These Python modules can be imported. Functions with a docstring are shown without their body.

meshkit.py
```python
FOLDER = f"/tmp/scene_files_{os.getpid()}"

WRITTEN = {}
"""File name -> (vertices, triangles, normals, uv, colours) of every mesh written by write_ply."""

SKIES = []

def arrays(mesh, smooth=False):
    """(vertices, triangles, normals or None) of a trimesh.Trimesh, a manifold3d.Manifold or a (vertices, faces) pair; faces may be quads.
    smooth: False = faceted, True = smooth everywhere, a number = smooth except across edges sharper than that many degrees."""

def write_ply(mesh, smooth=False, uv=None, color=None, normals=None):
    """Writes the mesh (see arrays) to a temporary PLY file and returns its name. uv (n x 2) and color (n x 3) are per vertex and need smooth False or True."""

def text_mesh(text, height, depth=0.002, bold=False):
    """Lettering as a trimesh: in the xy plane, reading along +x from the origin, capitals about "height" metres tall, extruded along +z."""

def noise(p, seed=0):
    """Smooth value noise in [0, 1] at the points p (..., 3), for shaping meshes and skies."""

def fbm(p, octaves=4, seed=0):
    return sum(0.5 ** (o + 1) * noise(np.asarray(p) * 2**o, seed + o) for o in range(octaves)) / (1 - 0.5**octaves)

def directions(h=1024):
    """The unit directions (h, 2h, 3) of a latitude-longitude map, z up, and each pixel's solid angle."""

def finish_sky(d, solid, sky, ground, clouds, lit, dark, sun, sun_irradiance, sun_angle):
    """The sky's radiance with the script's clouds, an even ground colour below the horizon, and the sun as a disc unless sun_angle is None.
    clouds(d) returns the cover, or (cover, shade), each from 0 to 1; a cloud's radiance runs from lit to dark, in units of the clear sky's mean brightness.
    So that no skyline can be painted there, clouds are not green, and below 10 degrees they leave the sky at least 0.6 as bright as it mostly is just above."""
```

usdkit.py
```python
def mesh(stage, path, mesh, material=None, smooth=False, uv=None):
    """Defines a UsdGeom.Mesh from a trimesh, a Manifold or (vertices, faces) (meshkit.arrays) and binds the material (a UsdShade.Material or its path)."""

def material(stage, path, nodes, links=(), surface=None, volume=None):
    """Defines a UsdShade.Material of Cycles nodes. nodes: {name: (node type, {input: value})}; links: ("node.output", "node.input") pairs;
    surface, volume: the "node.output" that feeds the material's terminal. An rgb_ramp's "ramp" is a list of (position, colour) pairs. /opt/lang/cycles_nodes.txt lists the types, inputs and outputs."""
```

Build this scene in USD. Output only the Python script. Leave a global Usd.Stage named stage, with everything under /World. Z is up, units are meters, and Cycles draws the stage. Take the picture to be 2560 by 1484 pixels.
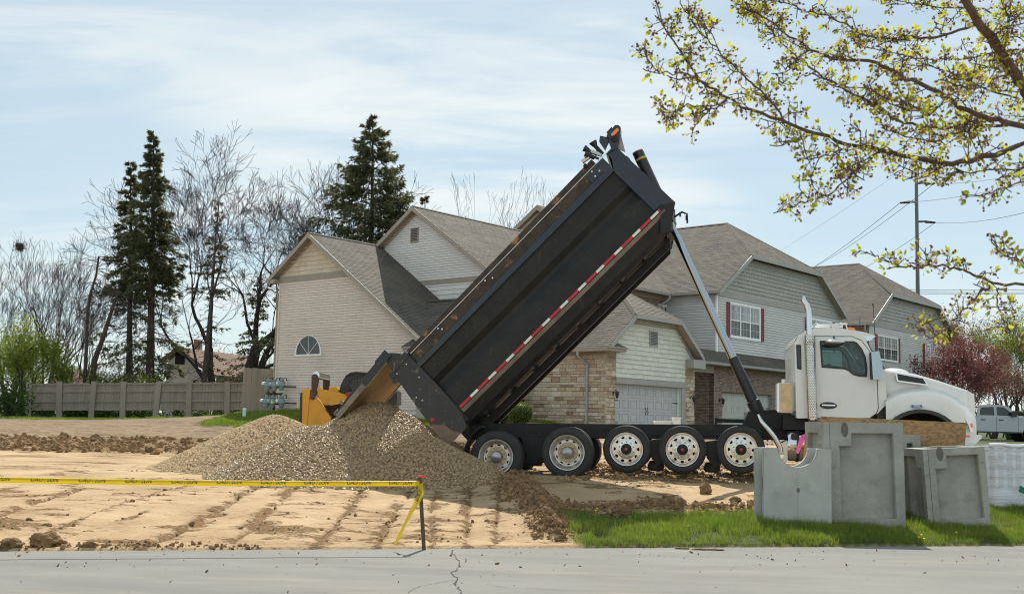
import math, random
import numpy as np
import trimesh
import shapely
from shapely import geometry as sg, affinity
from shapely.ops import unary_union
import meshkit, usdkit
from pxr import Usd, UsdGeom, UsdLux, UsdShade, Gf, Sdf, Vt

stage = Usd.Stage.CreateInMemory()
UsdGeom.SetStageUpAxis(stage, "Z"); UsdGeom.SetStageMetersPerUnit(stage, 1.0)
UsdGeom.Xform.Define(stage, "/World"); UsdGeom.Scope.Define(stage, "/World/Looks")
RNG = np.random.default_rng(7); random.seed(7)

# ------------------------------------------------------------------ camera, sky, sun, exposure
EYE = np.array([0, 0, 1.65]); FPX = 2750.0; CX, CY = 1280.0, 742.0
TH = math.atan(308 / 2750); RO = 0.024
_f = np.array([0, math.cos(TH), math.sin(TH)]); _u0 = np.array([0, -math.sin(TH), math.cos(TH)])
_r = math.cos(RO) * np.array([1.0, 0, 0]) + math.sin(RO) * _u0
_u = -math.sin(RO) * np.array([1.0, 0, 0]) + math.cos(RO) * _u0
cam = UsdGeom.Camera.Define(stage, "/World/camera")
cam.CreateHorizontalApertureAttr(36.0); cam.CreateVerticalApertureAttr(36.0 * 593 / 1024)
cam.CreateFocalLengthAttr(36.0 * FPX / 2560); cam.CreateClippingRangeAttr((0.1, 5000.0))
cam.CreateFStopAttr(8.0); cam.CreateFocusDistanceAttr(22.0)
cam.CreateExposureAttr(EXPOSURE := 0.32)
_m = Gf.Matrix4d(*map(float, (*_r, 0, *_u, 0, *(-_f), 0, *EYE, 1)))
cam.AddTransformOp().Set(_m)

SUN_EL, SUN_AZ = math.radians(47.5), math.radians(6.5)      # azimuth = atan2(x, y) of the direction towards the sun
SKY_STRENGTH, SUN_INT = 0.128, 1.25
SUN_DIR = np.array([math.cos(SUN_EL) * math.sin(SUN_AZ), math.cos(SUN_EL) * math.cos(SUN_AZ), math.sin(SUN_EL)])
sun = UsdLux.DistantLight.Define(stage, "/World/sun")
sun.CreateIntensityAttr(SUN_INT); sun.CreateNormalizeAttr(True); sun.CreateAngleAttr(0.5); sun.CreateColorAttr((1.0, 0.94, 0.82))
_z = SUN_DIR; _x = np.cross([0, 0, 1.0], _z); _x /= np.linalg.norm(_x); _y = np.cross(_z, _x)
sun.AddTransformOp().Set(Gf.Matrix4d(*map(float, (*_x, 0, *_y, 0, *_z, 0, 0, 0, 60, 1))))
sky = UsdLux.DomeLight.Define(stage, "/World/sky")
sky.CreateIntensityAttr(1.0)
sky.GetPrim().SetCustomDataByKey("kind", "structure")
SKY = usdkit.material(stage, "/World/Looks/sky_air", {
    "tc": ("texture_coordinate", {}),
    "sep": ("separate_xyz", {}),
    "zz": ("math", {"math_type": "add", "value2": 0.24}), "zc": ("math", {"math_type": "maximum", "value2": 0.0}),
    "ux": ("math", {"math_type": "divide"}), "uy": ("math", {"math_type": "divide"}),
    "cmb": ("combine_xyz", {"z": 0.0}),
    "mp": ("mapping", {"mapping_type": "point", "rotation": (0, 0, 0.75), "scale": (0.75, 2.3, 1.0), "location": (5.3, 0.2, 0)}),
    "mp2": ("mapping", {"mapping_type": "point", "rotation": (0, 0, 0.55), "scale": (0.7, 1.25, 1.0), "location": (5.3, 0.2, 0)}),
    "n1": ("noise_texture", {"scale": 1.5, "detail": 9.0, "roughness": 0.60, "distortion": 0.7}),
    "n2": ("noise_texture", {"scale": 0.9, "detail": 3.0, "roughness": 0.5, "distortion": 0.4}),
    "r1": ("map_range", {"range_type": "smoothstep", "from_min": 0.34, "from_max": 0.66, "to_min": 0.0, "to_max": 1.0, "clamp": True}),
    "r2": ("map_range", {"range_type": "smoothstep", "from_min": 0.40, "from_max": 0.60, "to_min": 0.10, "to_max": 1.0, "clamp": True}),
    "mul": ("math", {"math_type": "multiply"}),
    "cov": ("math", {"math_type": "multiply", "value2": 0.95}),
    "sky": ("sky_texture", {"sky_type": "single_scattering", "sun_disc": False, "sun_elevation": SUN_EL, "sun_rotation": SUN_AZ, "air_density": 1.0, "aerosol_density": 0.4, "ozone_density": 1.0}),
    "veil": ("mix_color", {"blend_type": "mix", "fac": 0.72, "b": (3.25, 4.05, 4.25), "use_clamp": False}),
    "mx": ("mix_color", {"blend_type": "mix", "b": (5.6, 5.95, 5.95), "use_clamp": False}),
    "bg": ("background_shader", {"strength": SKY_STRENGTH}),
}, [("tc.generated", "sep.vector"), ("sep.z", "zc.value1"), ("zc.value", "zz.value1"), ("sep.x", "ux.value1"), ("zz.value", "ux.value2"), ("sep.y", "uy.value1"), ("zz.value", "uy.value2"),
    ("ux.value", "cmb.x"), ("uy.value", "cmb.y"), ("cmb.vector", "mp.vector"), ("cmb.vector", "mp2.vector"), ("mp.vector", "n1.vector"), ("mp2.vector", "n2.vector"),
    ("n1.fac", "r1.value"), ("n2.fac", "r2.value"), ("r1.result", "mul.value1"), ("r2.result", "mul.value2"), ("mul.value", "cov.value1"),
    ("cov.value", "mx.fac"), ("sky.color", "veil.a"), ("veil.result", "mx.a"), ("mx.result", "bg.color")], surface="bg.background")
UsdShade.MaterialBindingAPI.Apply(sky.GetPrim()).Bind(SKY)

# ------------------------------------------------------------------ surveying helpers: where a sight line meets a plane of the place
def ray(px, py): return FPX * _f + (px - CX) * _r + (CY - py) * _u
def at(px, py, Y):
    d = ray(px, py); return EYE + d * (Y / d[1])
def on_plane(px, py, p, n):
    d = ray(px, py); return EYE + d * (np.dot(np.asarray(p) - EYE, n) / np.dot(d, n))

# ------------------------------------------------------------------ scene helpers
_used = {}
class Node:
    def __init__(s, path, loc): s.path, s.loc, s.prim = path, np.asarray(loc, float), stage.GetPrimAtPath(path)
def fresh(parent, name):
    k = (parent, name); n = _used.get(k, -1) + 1; _used[k] = n
    return f"{parent}/{name}" if n == 0 else f"{parent}/{name}_{n:03d}"
def tag(prim, label=None, cat=None, group=None, kind=None):
    for k, v in (("label", label), ("category", cat), ("group", group), ("kind", kind)):
        if v: prim.SetCustomDataByKey(k, v)
def thing(name, label, cat, loc=(0, 0, 0), group=None):
    path = fresh("/World", name); x = UsdGeom.Xform.Define(stage, path); x.AddTranslateOp().Set(Gf.Vec3d(*map(float, loc)))
    tag(x.GetPrim(), label, cat, group); return Node(path, loc)
def part(parent, name, mb, material, label=None, kind=None, smooth=False):
    path = fresh(parent.path, name); v, f = mb.get()
    if not len(f): return None
    usdkit.mesh(stage, path, (v - parent.loc, f), material, smooth=smooth)
    n = Node(path, parent.loc); tag(n.prim, label, kind=kind); return n
def solo(name, mb, material, label, cat, group=None, kind=None, smooth=False):
    path = fresh("/World", name); v, f = mb.get(); loc = np.array([*v.mean(0)[:2], v[:, 2].min()])
    m = usdkit.mesh(stage, path, (v - loc, f), material, smooth=smooth); m.AddTranslateOp().Set(Gf.Vec3d(*map(float, loc)))
    n = Node(path, loc); tag(n.prim, label, cat, group, kind); return n
def setting(name, mb, material, smooth=False, parent=None, kind="structure", label=None):
    path = fresh("/World" if parent is None else parent.path, name); v, f = mb.get()
    usdkit.mesh(stage, path, (v, f), material, smooth=smooth); n = Node(path, (0, 0, 0)); tag(n.prim, label, kind=kind); return n
def primvar(node, name, values, interp="vertex"):
    UsdGeom.PrimvarsAPI(node.prim).CreatePrimvar(name, Sdf.ValueTypeNames.FloatArray, interp).Set(Vt.FloatArray.FromNumpy(np.asarray(values, np.float32)))
def instancer(path, protos, idx, pos, quats, scales, kind="stuff", label=None, cat=None):
    """protos: [(name, MB, material)]"""
    pi = UsdGeom.PointInstancer.Define(stage, path); rel = pi.CreatePrototypesRel()
    for n, mb, m in protos:
        p = f"{path}/{n}"; v, f = mb.get(); usdkit.mesh(stage, p, (v, f), m, smooth=False); rel.AddTarget(p)
    pi.CreateProtoIndicesAttr(Vt.IntArray.FromNumpy(np.asarray(idx, np.int32)))
    pi.CreatePositionsAttr(Vt.Vec3fArray.FromNumpy(np.asarray(pos, np.float32)))
    q = np.asarray(quats, np.float32)  # w x y z
    pi.CreateOrientationsAttr(Vt.QuathArray([Gf.Quath(float(a), float(b), float(c), float(d)) for a, b, c, d in q]))
    pi.CreateScalesAttr(Vt.Vec3fArray.FromNumpy(np.asarray(scales, np.float32)))
    tag(pi.GetPrim(), label, cat, kind=kind); return pi
def rand_quats(n, rng):
    q = rng.normal(size=(n, 4)); return q / np.linalg.norm(q, axis=1, keepdims=True)

def nrm(v): v = np.asarray(v, float); return v / (np.linalg.norm(v) + 1e-12)
class Fr:
    """A frame: u along U, v along V, w along W = U x V."""
    def __init__(s, O, U, V=(0, 0, 1)):
        s.O = np.asarray(O, float); s.U = nrm(U); V = np.asarray(V, float); s.W = nrm(np.cross(s.U, V)); s.V = np.cross(s.W, s.U)
    def p(s, u, v=0, w=0):
        return s.O + np.multiply.outer(np.asarray(u, float), s.U) + np.multiply.outer(np.asarray(v, float), s.V) + np.multiply.outer(np.asarray(w, float), s.W)
    def uv(s, P): d = np.asarray(P, float) - s.O; return np.array([d @ s.U, d @ s.V, d @ s.W]).T
def tri(poly):
    v, f = trimesh.creation.triangulate_polygon(poly, engine="earcut"); return np.asarray(v), np.asarray(f)
def polys(g):
    if g.is_empty: return []
    return [x for x in (g.geoms if hasattr(g, "geoms") else [g]) if x.geom_type == "Polygon" and x.area > 1e-5]
class MB:
    def __init__(s): s.v, s.f, s.n = [], [], 0
    def add(s, v, f):
        v = np.asarray(v, float).reshape(-1, 3); f = np.asarray(f, int)
        if f.ndim == 2 and f.shape[1] == 4: f = np.vstack([f[:, [0, 1, 2]], f[:, [0, 2, 3]]])
        s.v.append(v); s.f.append(f + s.n); s.n += len(v); return s
    def get(s):
        if not s.v: return np.zeros((0, 3)), np.zeros((0, 3), int)
        return np.vstack(s.v), np.vstack(s.f)
    def mesh(s, m, fr=None):
        v = np.asarray(m.vertices)
        return s.add(v if fr is None else fr.p(v[:, 0], v[:, 1], v[:, 2]), m.faces)
    def obox(s, o, a, b, c):
        o, a, b, c = (np.asarray(x, float) for x in (o, a, b, c))
        if np.dot(np.cross(a, b), c) < 0: a, b = b, a
        v = [o, o + a, o + a + b, o + b, o + c, o + a + c, o + a + b + c, o + b + c]
        return s.add(v, [[0, 3, 2, 1], [4, 5, 6, 7], [0, 1, 5, 4], [1, 2, 6, 5], [2, 3, 7, 6], [3, 0, 4, 7]])
    def box(s, fr, u0, u1, v0, v1, w0, w1, bev=0.0):
        if bev <= 0: return s.obox(fr.p(u0, v0, w0), fr.U * (u1 - u0), fr.V * (v1 - v0), fr.W * (w1 - w0))
        P = []
        for a, sa in ((u0, 1), (u1, -1)):
            for b, sb in ((v0, 1), (v1, -1)):
                for c, sc in ((w0, 1), (w1, -1)):
                    P += [(a + sa * bev, b + sb * bev, c), (a + sa * bev, b, c + sc * bev), (a, b + sb * bev, c + sc * bev)]
        return s.hull(P, fr)
    def hull(s, P, fr=None):
        return s.mesh(trimesh.convex.convex_hull(np.asarray(P, float)), fr)
    def prism(s, fr, poly, w0, w1):
        """Polygon (shapely or list) in (u, v) extruded from w0 to w1."""
        g = poly if hasattr(poly, "geom_type") else sg.Polygon(poly)
        for q in polys(g.buffer(0)):
            m = trimesh.creation.extrude_polygon(q, w1 - w0, engine="earcut"); v = np.asarray(m.vertices)
            s.add(fr.p(v[:, 0], v[:, 1], v[:, 2] + w0), m.faces)
        return s
    def slab(s, fr, g, wf, back=-0.01):
        """Front face of polygon g at depth wf(u, v), with side walls to 'back'."""
        for q in polys(g):
            v, f = tri(q); s.add(fr.p(v[:, 0], v[:, 1], wf(v[:, 0], v[:, 1])), f)
            for ring, hole in [(q.exterior, 0)] + [(r, 1) for r in q.interiors]:
                c = np.asarray(ring.coords)[:-1]
                if (ring.is_ccw if not hole else not ring.is_ccw) is False: c = c[::-1]
                n = len(c); a = fr.p(c[:, 0], c[:, 1], wf(c[:, 0], c[:, 1])); b = fr.p(c[:, 0], c[:, 1], np.full(n, back))
                i = np.arange(n); j = (i + 1) % n; s.add(np.vstack([a, b]), np.c_[i + n, j + n, j, i])
        return s
    def tube(s, pts, rad, sides=8, cap=True):
        p = np.asarray(pts, float); n = len(p); rad = np.broadcast_to(np.asarray(rad, float), (n,))
        t = np.gradient(p, axis=0); t /= np.linalg.norm(t, axis=1, keepdims=True) + 1e-12
        a = np.zeros_like(p); ref = np.array([0, 0, 1.0]) if abs(t[0, 2]) < 0.9 else np.array([1.0, 0, 0])
        a[0] = nrm(np.cross(t[0], ref))
        for i in range(1, n):
            w = a[i - 1] - t[i] * np.dot(a[i - 1], t[i]); a[i] = nrm(w)
        b = np.cross(t, a); ang = np.arange(sides) * 2 * np.pi / sides
        v = p[:, None] + rad[:, None, None] * (np.cos(ang)[None, :, None] * a[:, None] + np.sin(ang)[None, :, None] * b[:, None])
        i, j = np.meshgrid(np.arange(n - 1), np.arange(sides), indexing="ij")
        q = np.stack([i * sides + j, i * sides + (j + 1) % sides, (i + 1) * sides + (j + 1) % sides, (i + 1) * sides + j], -1).reshape(-1, 4)
        s.add(v.reshape(-1, 3), q)
        if cap:
            for e, k in ((0, 1), (n - 1, 0)):
                ring = v[e]; c = ring.mean(0); idx = np.arange(sides); f = np.c_[idx, (idx + 1) % sides, np.full(sides, sides)]
                s.add(np.vstack([ring, c]), f[:, ::-1] if k else f)
        return s
    def cyl(s, a, b, r, sides=14, r2=None): return s.tube([a, b], [r, r if r2 is None else r2], sides)
    def lathe(s, O, axis, prof, sides=32, ref=None, closed=False):
        """prof: (radius, height along axis)."""
        ax = nrm(axis); ref = np.array([0, 0, 1.0]) if ref is None else np.asarray(ref, float)
        if abs(np.dot(ref, ax)) > .95: ref = np.array([1.0, 0, 0])
        a = nrm(np.cross(ax, ref)); b = np.cross(ax, a); pr = np.asarray(prof, float); ang = np.arange(sides) * 2 * np.pi / sides
        v = np.asarray(O, float) + pr[:, None, 1:2] * ax + pr[:, None, 0:1] * (np.cos(ang)[None, :, None] * a + np.sin(ang)[None, :, None] * b)
        n = len(pr); i, j = np.meshgrid(np.arange(n - 1 + closed), np.arange(sides), indexing="ij"); k = (i + 1) % n
        q = np.stack([i * sides + j, i * sides + (j + 1) % sides, k * sides + (j + 1) % sides, k * sides + j], -1).reshape(-1, 4)
        return s.add(v.reshape(-1, 3), q)
    def ball(s, c, r, sub=1, sc=(1, 1, 1)):
        m = trimesh.creation.icosphere(subdivisions=sub, radius=1.0); return s.add(np.asarray(m.vertices) * r * np.asarray(sc) + np.asarray(c), m.faces)
    def bar(s, a, b, w, h, up=(0, 0, 1)):
        """A board from a to b, w wide across, h high along up (a, b on its lower centre line)."""
        a, b = np.asarray(a, float), np.asarray(b, float); t = nrm(b - a); side = nrm(np.cross(t, up)); up = np.cross(side, t)
        return s.obox(a - side * w / 2, b - a, side * w, up * h)
def segments(P0, P1, R0, R1, sides=4):
    """Many tapered sticks at once."""
    P0, P1 = np.asarray(P0, float), np.asarray(P1, float); R0, R1 = np.asarray(R0, float), np.asarray(R1, float); n = len(P0)
    t = P1 - P0; t /= np.linalg.norm(t, axis=1, keepdims=True) + 1e-12
    ref = np.where(np.abs(t[:, 2:]) < .9, [[0, 0, 1.0]], [[1.0, 0, 0]]); a = np.cross(t, ref); a /= np.linalg.norm(a, axis=1, keepdims=True); b = np.cross(t, a)
    ang = np.arange(sides) * 2 * np.pi / sides
    ring = np.cos(ang)[None, :, None] * a[:, None] + np.sin(ang)[None, :, None] * b[:, None]
    v = np.concatenate([P0[:, None] + ring * R0[:, None, None], P1[:, None] + ring * R1[:, None, None]], 1).reshape(-1, 3)
    j = np.arange(sides); q = np.c_[j, (j + 1) % sides, (j + 1) % sides + sides, j + sides]
    f = (np.arange(n)[:, None, None] * 2 * sides + q[None]).reshape(-1, 4)
    return MB().add(v, f)
def leaves(C, size, rng, aspect=0.5, droop=None, N=None):
    """Rhombic leaf faces, centre C, random turn."""
    n = len(C); d = rng.normal(size=(n, 3)) if N is None else N + 0.5 * rng.normal(size=(n, 3)); d /= np.linalg.norm(d, axis=1, keepdims=True)
    e = np.cross(d, rng.normal(size=(n, 3))); e /= np.linalg.norm(e, axis=1, keepdims=True); size = np.broadcast_to(size, (n,))[:, None]
    v = np.stack([C - d * size / 2, C + e * size * aspect / 2, C + d * size / 2, C - e * size * aspect / 2], 1).reshape(-1, 3)
    return MB().add(v, np.arange(n)[:, None] * 4 + np.array([[0, 1, 2, 3]]))
# ------------------------------------------------------------------ materials
LK = "/World/Looks/"
def mat(name, c1, c2=None, scale=4.0, rough=0.6, metal=0.0, bump=0.0, bscale=40.0, spec=0.5, detail=5.0, lo=0.35, hi=0.65, island=0.0, obj=0.0, coat=0.0,
        stretch=(1, 1, 1), c3=None, s3=1.0, lo3=0.55, hi3=0.7, trans=0.0, rough2=None, stretch3=(1, 1, 1), bdist=0.02):
    """Noise-mottled principled surface; island / obj vary its value from piece to piece; c3 = a second layer of stains."""
    c2 = c1 if c2 is None else c2
    nd = {"g": ("geometry", {}), "m": ("mapping", {"mapping_type": "point", "scale": stretch}), "n": ("noise_texture", {"scale": scale, "detail": detail, "roughness": 0.6}),
          "r": ("map_range", {"from_min": lo, "from_max": hi, "clamp": True}), "mx": ("mix_color", {"a": c1, "b": c2}),
          "p": ("principled_bsdf", {"roughness": rough, "metallic": metal, "specular_ior_level": spec, "coat_weight": coat})}
    ln = [("g.position", "m.vector"), ("m.vector", "n.vector"), ("n.fac", "r.value"), ("r.result", "mx.fac")]
    out = "mx.result"
    if c3 is not None:
        nd["m3"] = ("mapping", {"mapping_type": "point", "scale": stretch3}); nd["n3"] = ("noise_texture", {"scale": s3, "detail": 7.0, "roughness": 0.65})
        nd["r3"] = ("map_range", {"from_min": lo3, "from_max": hi3, "clamp": True}); nd["mx3"] = ("mix_color", {"b": c3})
        ln += [("g.position", "m3.vector"), ("m3.vector", "n3.vector"), ("n3.fac", "r3.value"), ("r3.result", "mx3.fac"), (out, "mx3.a")]; out = "mx3.result"
        if rough2 is not None:
            nd["rr"] = ("mix_float", {"a": rough, "b": rough2}); ln += [("r3.result", "rr.fac"), ("rr.result", "p.roughness")]
    if island or obj:
        amt = island or obj
        nd["hv"] = ("map_range", {"from_min": 0.0, "from_max": 1.0, "to_min": 1 - amt, "to_max": 1 + amt}); nd["hs"] = ("hsv", {"hue": 0.5, "saturation": 1.0, "fac": 1.0})
        if obj: nd["oi"] = ("object_info", {})
        ln += [("g.random_per_island" if island else "oi.random", "hv.value"), ("hv.result", "hs.value"), (out, "hs.color")]; out = "hs.color"
    ln.append((out, "p.base_color"))
    if bump:
        nd["nb"] = ("noise_texture", {"scale": bscale, "detail": 4.0, "roughness": 0.6}); nd["b"] = ("bump", {"strength": bump, "distance": bdist})
        ln += [("g.position", "nb.vector"), ("nb.fac", "b.height"), ("b.normal", "p.normal")]
    if trans:
        nd["t"] = ("translucent_bsdf", {}); nd["ms"] = ("mix_closure", {"fac": trans}); ln += [(out, "t.color"), ("p.BSDF", "ms.closure1"), ("t.BSDF", "ms.closure2")]
        return usdkit.material(stage, LK + name, nd, ln, surface="ms.closure")
    return usdkit.material(stage, LK + name, nd, ln, surface="p.BSDF")
def glass(name, tint=(0.55, 0.6, 0.6), rough=0.02, ior=1.5):
    return usdkit.material(stage, LK + name, {"t": ("transparent_bsdf", {"color": tint}), "g": ("glossy_bsdf", {"color": (1, 1, 1), "roughness": rough}), "f": ("fresnel", {"IOR": ior}), "m": ("mix_closure", {})},
        [("f.fac", "m.fac"), ("t.BSDF", "m.closure1"), ("g.BSDF", "m.closure2")], surface="m.closure")

M = {}
# buildings
M["siding_tan"] = mat("siding_tan", (.64, .545, .465), (.59, .50, .425), 0.7, .55, obj=.04, c3=(.44, .39, .31), s3=.8, lo3=.54, hi3=.80, stretch3=(1, 1, .5))
M["siding_pale"] = mat("siding_pale", (.65, .62, .585), (.59, .565, .53), 0.7, .55, obj=.04, c3=(.34, .32, .29), s3=.6, lo3=.6, hi3=.85)
M["siding_grey"] = mat("siding_grey", (.53, .53, .515), (.48, .48, .465), 0.8, .55, obj=.04)
M["shake_cream"] = mat("shake_cream", (.60, .50, .37), (.52, .43, .32), 1.2, .65, island=.06, obj=.05, stretch=(8, 8, .8), scale=3.0)  if False else mat("shake_cream", (.60, .50, .37), (.50, .42, .31), 6.0, .65, obj=.06, stretch=(3, 3, .5))
M["shake_pale"] = mat("shake_pale", (.60, .61, .54), (.52, .53, .47), 6.0, .65, obj=.06, stretch=(3, 3, .5))
M["shake_grey"] = mat("shake_grey", (.36, .355, .32), (.29, .29, .265), 6.0, .65, obj=.07, stretch=(3, 3, .5))
M["trim"] = mat("trim_taupe", (.30, .255, .205), (.27, .23, .185), 2.0, .5)
M["trim_grey"] = mat("trim_grey", (.30, .295, .27), (.27, .265, .245), 2.0, .5)
M["soffit"] = mat("soffit", (.33, .28, .22), (.30, .25, .2), 2.0, .6)
M["roof"] = mat("roof_shingle", (.165, .145, .118), (.105, .094, .08), 1.1, .9, island=.22, bump=.5, bscale=90, c3=(.195, .17, .138), s3=.35, lo3=.5, hi3=.75, detail=7)
M["roof2"] = mat("roof_shingle_brown", (.15, .13, .102), (.095, .084, .07), .9, .9, island=.2, bump=.5, bscale=90, c3=(.075, .07, .063), s3=.5, lo3=.52, hi3=.7, stretch3=(1, 1, .15))
M["roof_red"] = mat("roof_red", (.235, .135, .10), (.16, .095, .075), .9, .9, island=.15)
M["stone"] = [mat(f"wall_stone_{'abcdef'[i]}", c, tuple(x * .8 for x in c), 9.0, .85, bump=.6, bscale=30, obj=.12) for i, c in enumerate([(.46, .36, .25), (.52, .42, .31), (.40, .29, .20), (.56, .48, .38), (.30, .19, .13), (.48, .37, .24)])]
M["mortar"] = mat("mortar", (.40, .36, .30), (.34, .3, .25), 6, .9)
M["conc"] = mat("precast_concrete", (.36, .355, .31), (.275, .27, .235), 2.2, .88, bump=.6, bscale=45, spec=.25, c3=(.19, .18, .15), s3=2.6, lo3=.55, hi3=.78)
M["conc_light"] = mat("precast_concrete_light", (.44, .445, .41), (.36, .365, .335), 1.8, .88, bump=.5, bscale=60, spec=.25, c3=(.27, .265, .23), s3=2.0, lo3=.55, hi3=.8)
M["conc_dark"] = mat("concrete_hollow", (.085, .08, .065), (.15, .14, .115), 30, .95)
M["foundation"] = mat("foundation", (.32, .30, .27), (.27, .26, .23), 2, .9, bump=.3)
def brick(name, wall_u):
    """Small fired bricks of a far-off wall: courses along the wall's own direction."""
    return usdkit.material(stage, LK + name, {
        "g": ("geometry", {}), "d": ("vector_math", {"math_type": "dot_product", "vector2": tuple(map(float, wall_u))}), "s": ("separate_xyz", {}), "c": ("combine_xyz", {}),
        "b": ("brick_texture", {"scale": 1.0, "brick_width": .203, "row_height": .0677, "mortar_size": .005, "color1": (.15, .085, .065), "color2": (.33, .22, .17), "mortar": (.42, .38, .33), "bias": -.1}),
        "n": ("noise_texture", {"scale": 5.0, "detail": 3.0}), "w": ("mix_color", {"blend_type": "multiply", "fac": .35, "use_clamp": False}), "bp": ("bump", {"strength": .6, "distance": .01, "invert": True}),
        "p": ("principled_bsdf", {"roughness": .85})},
        [("g.position", "d.vector1"), ("g.position", "s.vector"), ("d.value", "c.x"), ("s.z", "c.y"), ("c.vector", "b.vector"), ("g.position", "n.vector"), ("b.color", "w.a"), ("n.color", "w.b"), ("w.result", "p.base_color"), ("b.fac", "bp.height"), ("bp.normal", "p.normal")], surface="p.BSDF")
M["white"] = mat("white_vinyl", (.78, .78, .76), (.74, .74, .72), 2, .4)
M["door_grey"] = mat("garage_door", (.42, .43, .42), (.39, .4, .4), 1.5, .45)
M["door_tan"] = mat("garage_door_tan", (.47, .45, .41), (.43, .42, .38), 1.5, .45)
M["shutter"] = mat("shutter_red", (.20, .02, .03), (.16, .018, .025), 2, .5)
M["pane"] = usdkit.material(stage, LK + "window_pane", {"d": ("principled_bsdf", {"base_color": (.03, .034, .036), "roughness": .05, "specular_ior_level": .5})}, [], surface="d.BSDF")
M["pane_curtain_reflection"] = mat("curtain_reflection_pane", (.34, .35, .36), (.12, .125, .13), 1.0, .06, stretch=(7, 7, .25), lo=.42, hi=.6, spec=.5)  # curtain folds and the pale sky reflection, both painted into the pane colour
M["curtain"] = mat("curtain", (.62, .62, .62), (.5, .5, .52), 3, .9, stretch=(6, 6, .3))
M["iron"] = mat("black_iron", (.015, .015, .016), None, 5, .45)
M["rust"] = mat("rusty_steel", (.11, .06, .035), (.05, .035, .026), 8, .8, bump=.3)
# ground
M["asphalt"] = mat("asphalt", (.235, .232, .218), (.185, .185, .176), .8, .9, bump=.5, bscale=140, detail=9, spec=.25, c3=(.31, .275, .215), s3=.9, lo3=.54, hi3=.80, stretch3=(.35, 2.2, 1), stretch=(.5, 1.6, 1))
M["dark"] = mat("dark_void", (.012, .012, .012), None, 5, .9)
M["dirt"] = mat("dirt_clod", (.26, .155, .07), (.16, .092, .04), 9, .95, bump=.5, bscale=60, obj=.25)
M["mulch"] = mat("mulch", (.05, .035, .025), (.03, .02, .015), 20, .95, bump=.6)
M["gravel_dry"] = mat("gravel_dry", (.56, .41, .245), (.45, .325, .19), 30, .75, obj=.28, spec=.3)
M["gravel_wet"] = mat("gravel_wet", (.39, .275, .15), (.25, .17, .09), 30, .44, obj=.36, spec=.42)
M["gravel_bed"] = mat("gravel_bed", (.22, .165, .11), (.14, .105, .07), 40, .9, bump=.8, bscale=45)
M["grass"] = mat("grass_blade", (.15, .235, .022), (.25, .31, .04), 1.2, .5, obj=.28, trans=.42)
M["grass_dry"] = mat("grass_straw", (.36, .30, .14), (.25, .22, .08), 2, .7, obj=.2, trans=.3)
# plants
def leafm(name, c1, c2, tr=.45, isl=.25): return mat(name, c1, c2, 1.5, .5, island=isl, trans=tr)
M["needle"] = leafm("spruce_needle", (.18, .21, .10), (.26, .26, .12), .58, .4)
M["needle_olive"] = leafm("olive_needle", (.10, .105, .03), (.15, .13, .04), .35, .35)
M["leaf_spring"] = leafm("spring_leaf", (.24, .33, .03), (.36, .42, .06), .55)
M["leaf_bush"] = leafm("bush_leaf", (.06, .13, .022), (.12, .20, .03), .4)
M["leaf_box"] = leafm("boxwood_leaf", (.12, .19, .02), (.22, .29, .035), .35)
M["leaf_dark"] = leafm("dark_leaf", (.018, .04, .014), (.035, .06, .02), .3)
M["leaf_red"] = leafm("red_blossom_leaf", (.29, .075, .08), (.42, .17, .145), .5, .4)
M["leaf_pinkbrown"] = leafm("brown_bud", (.26, .16, .10), (.33, .22, .13), .4)
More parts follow.
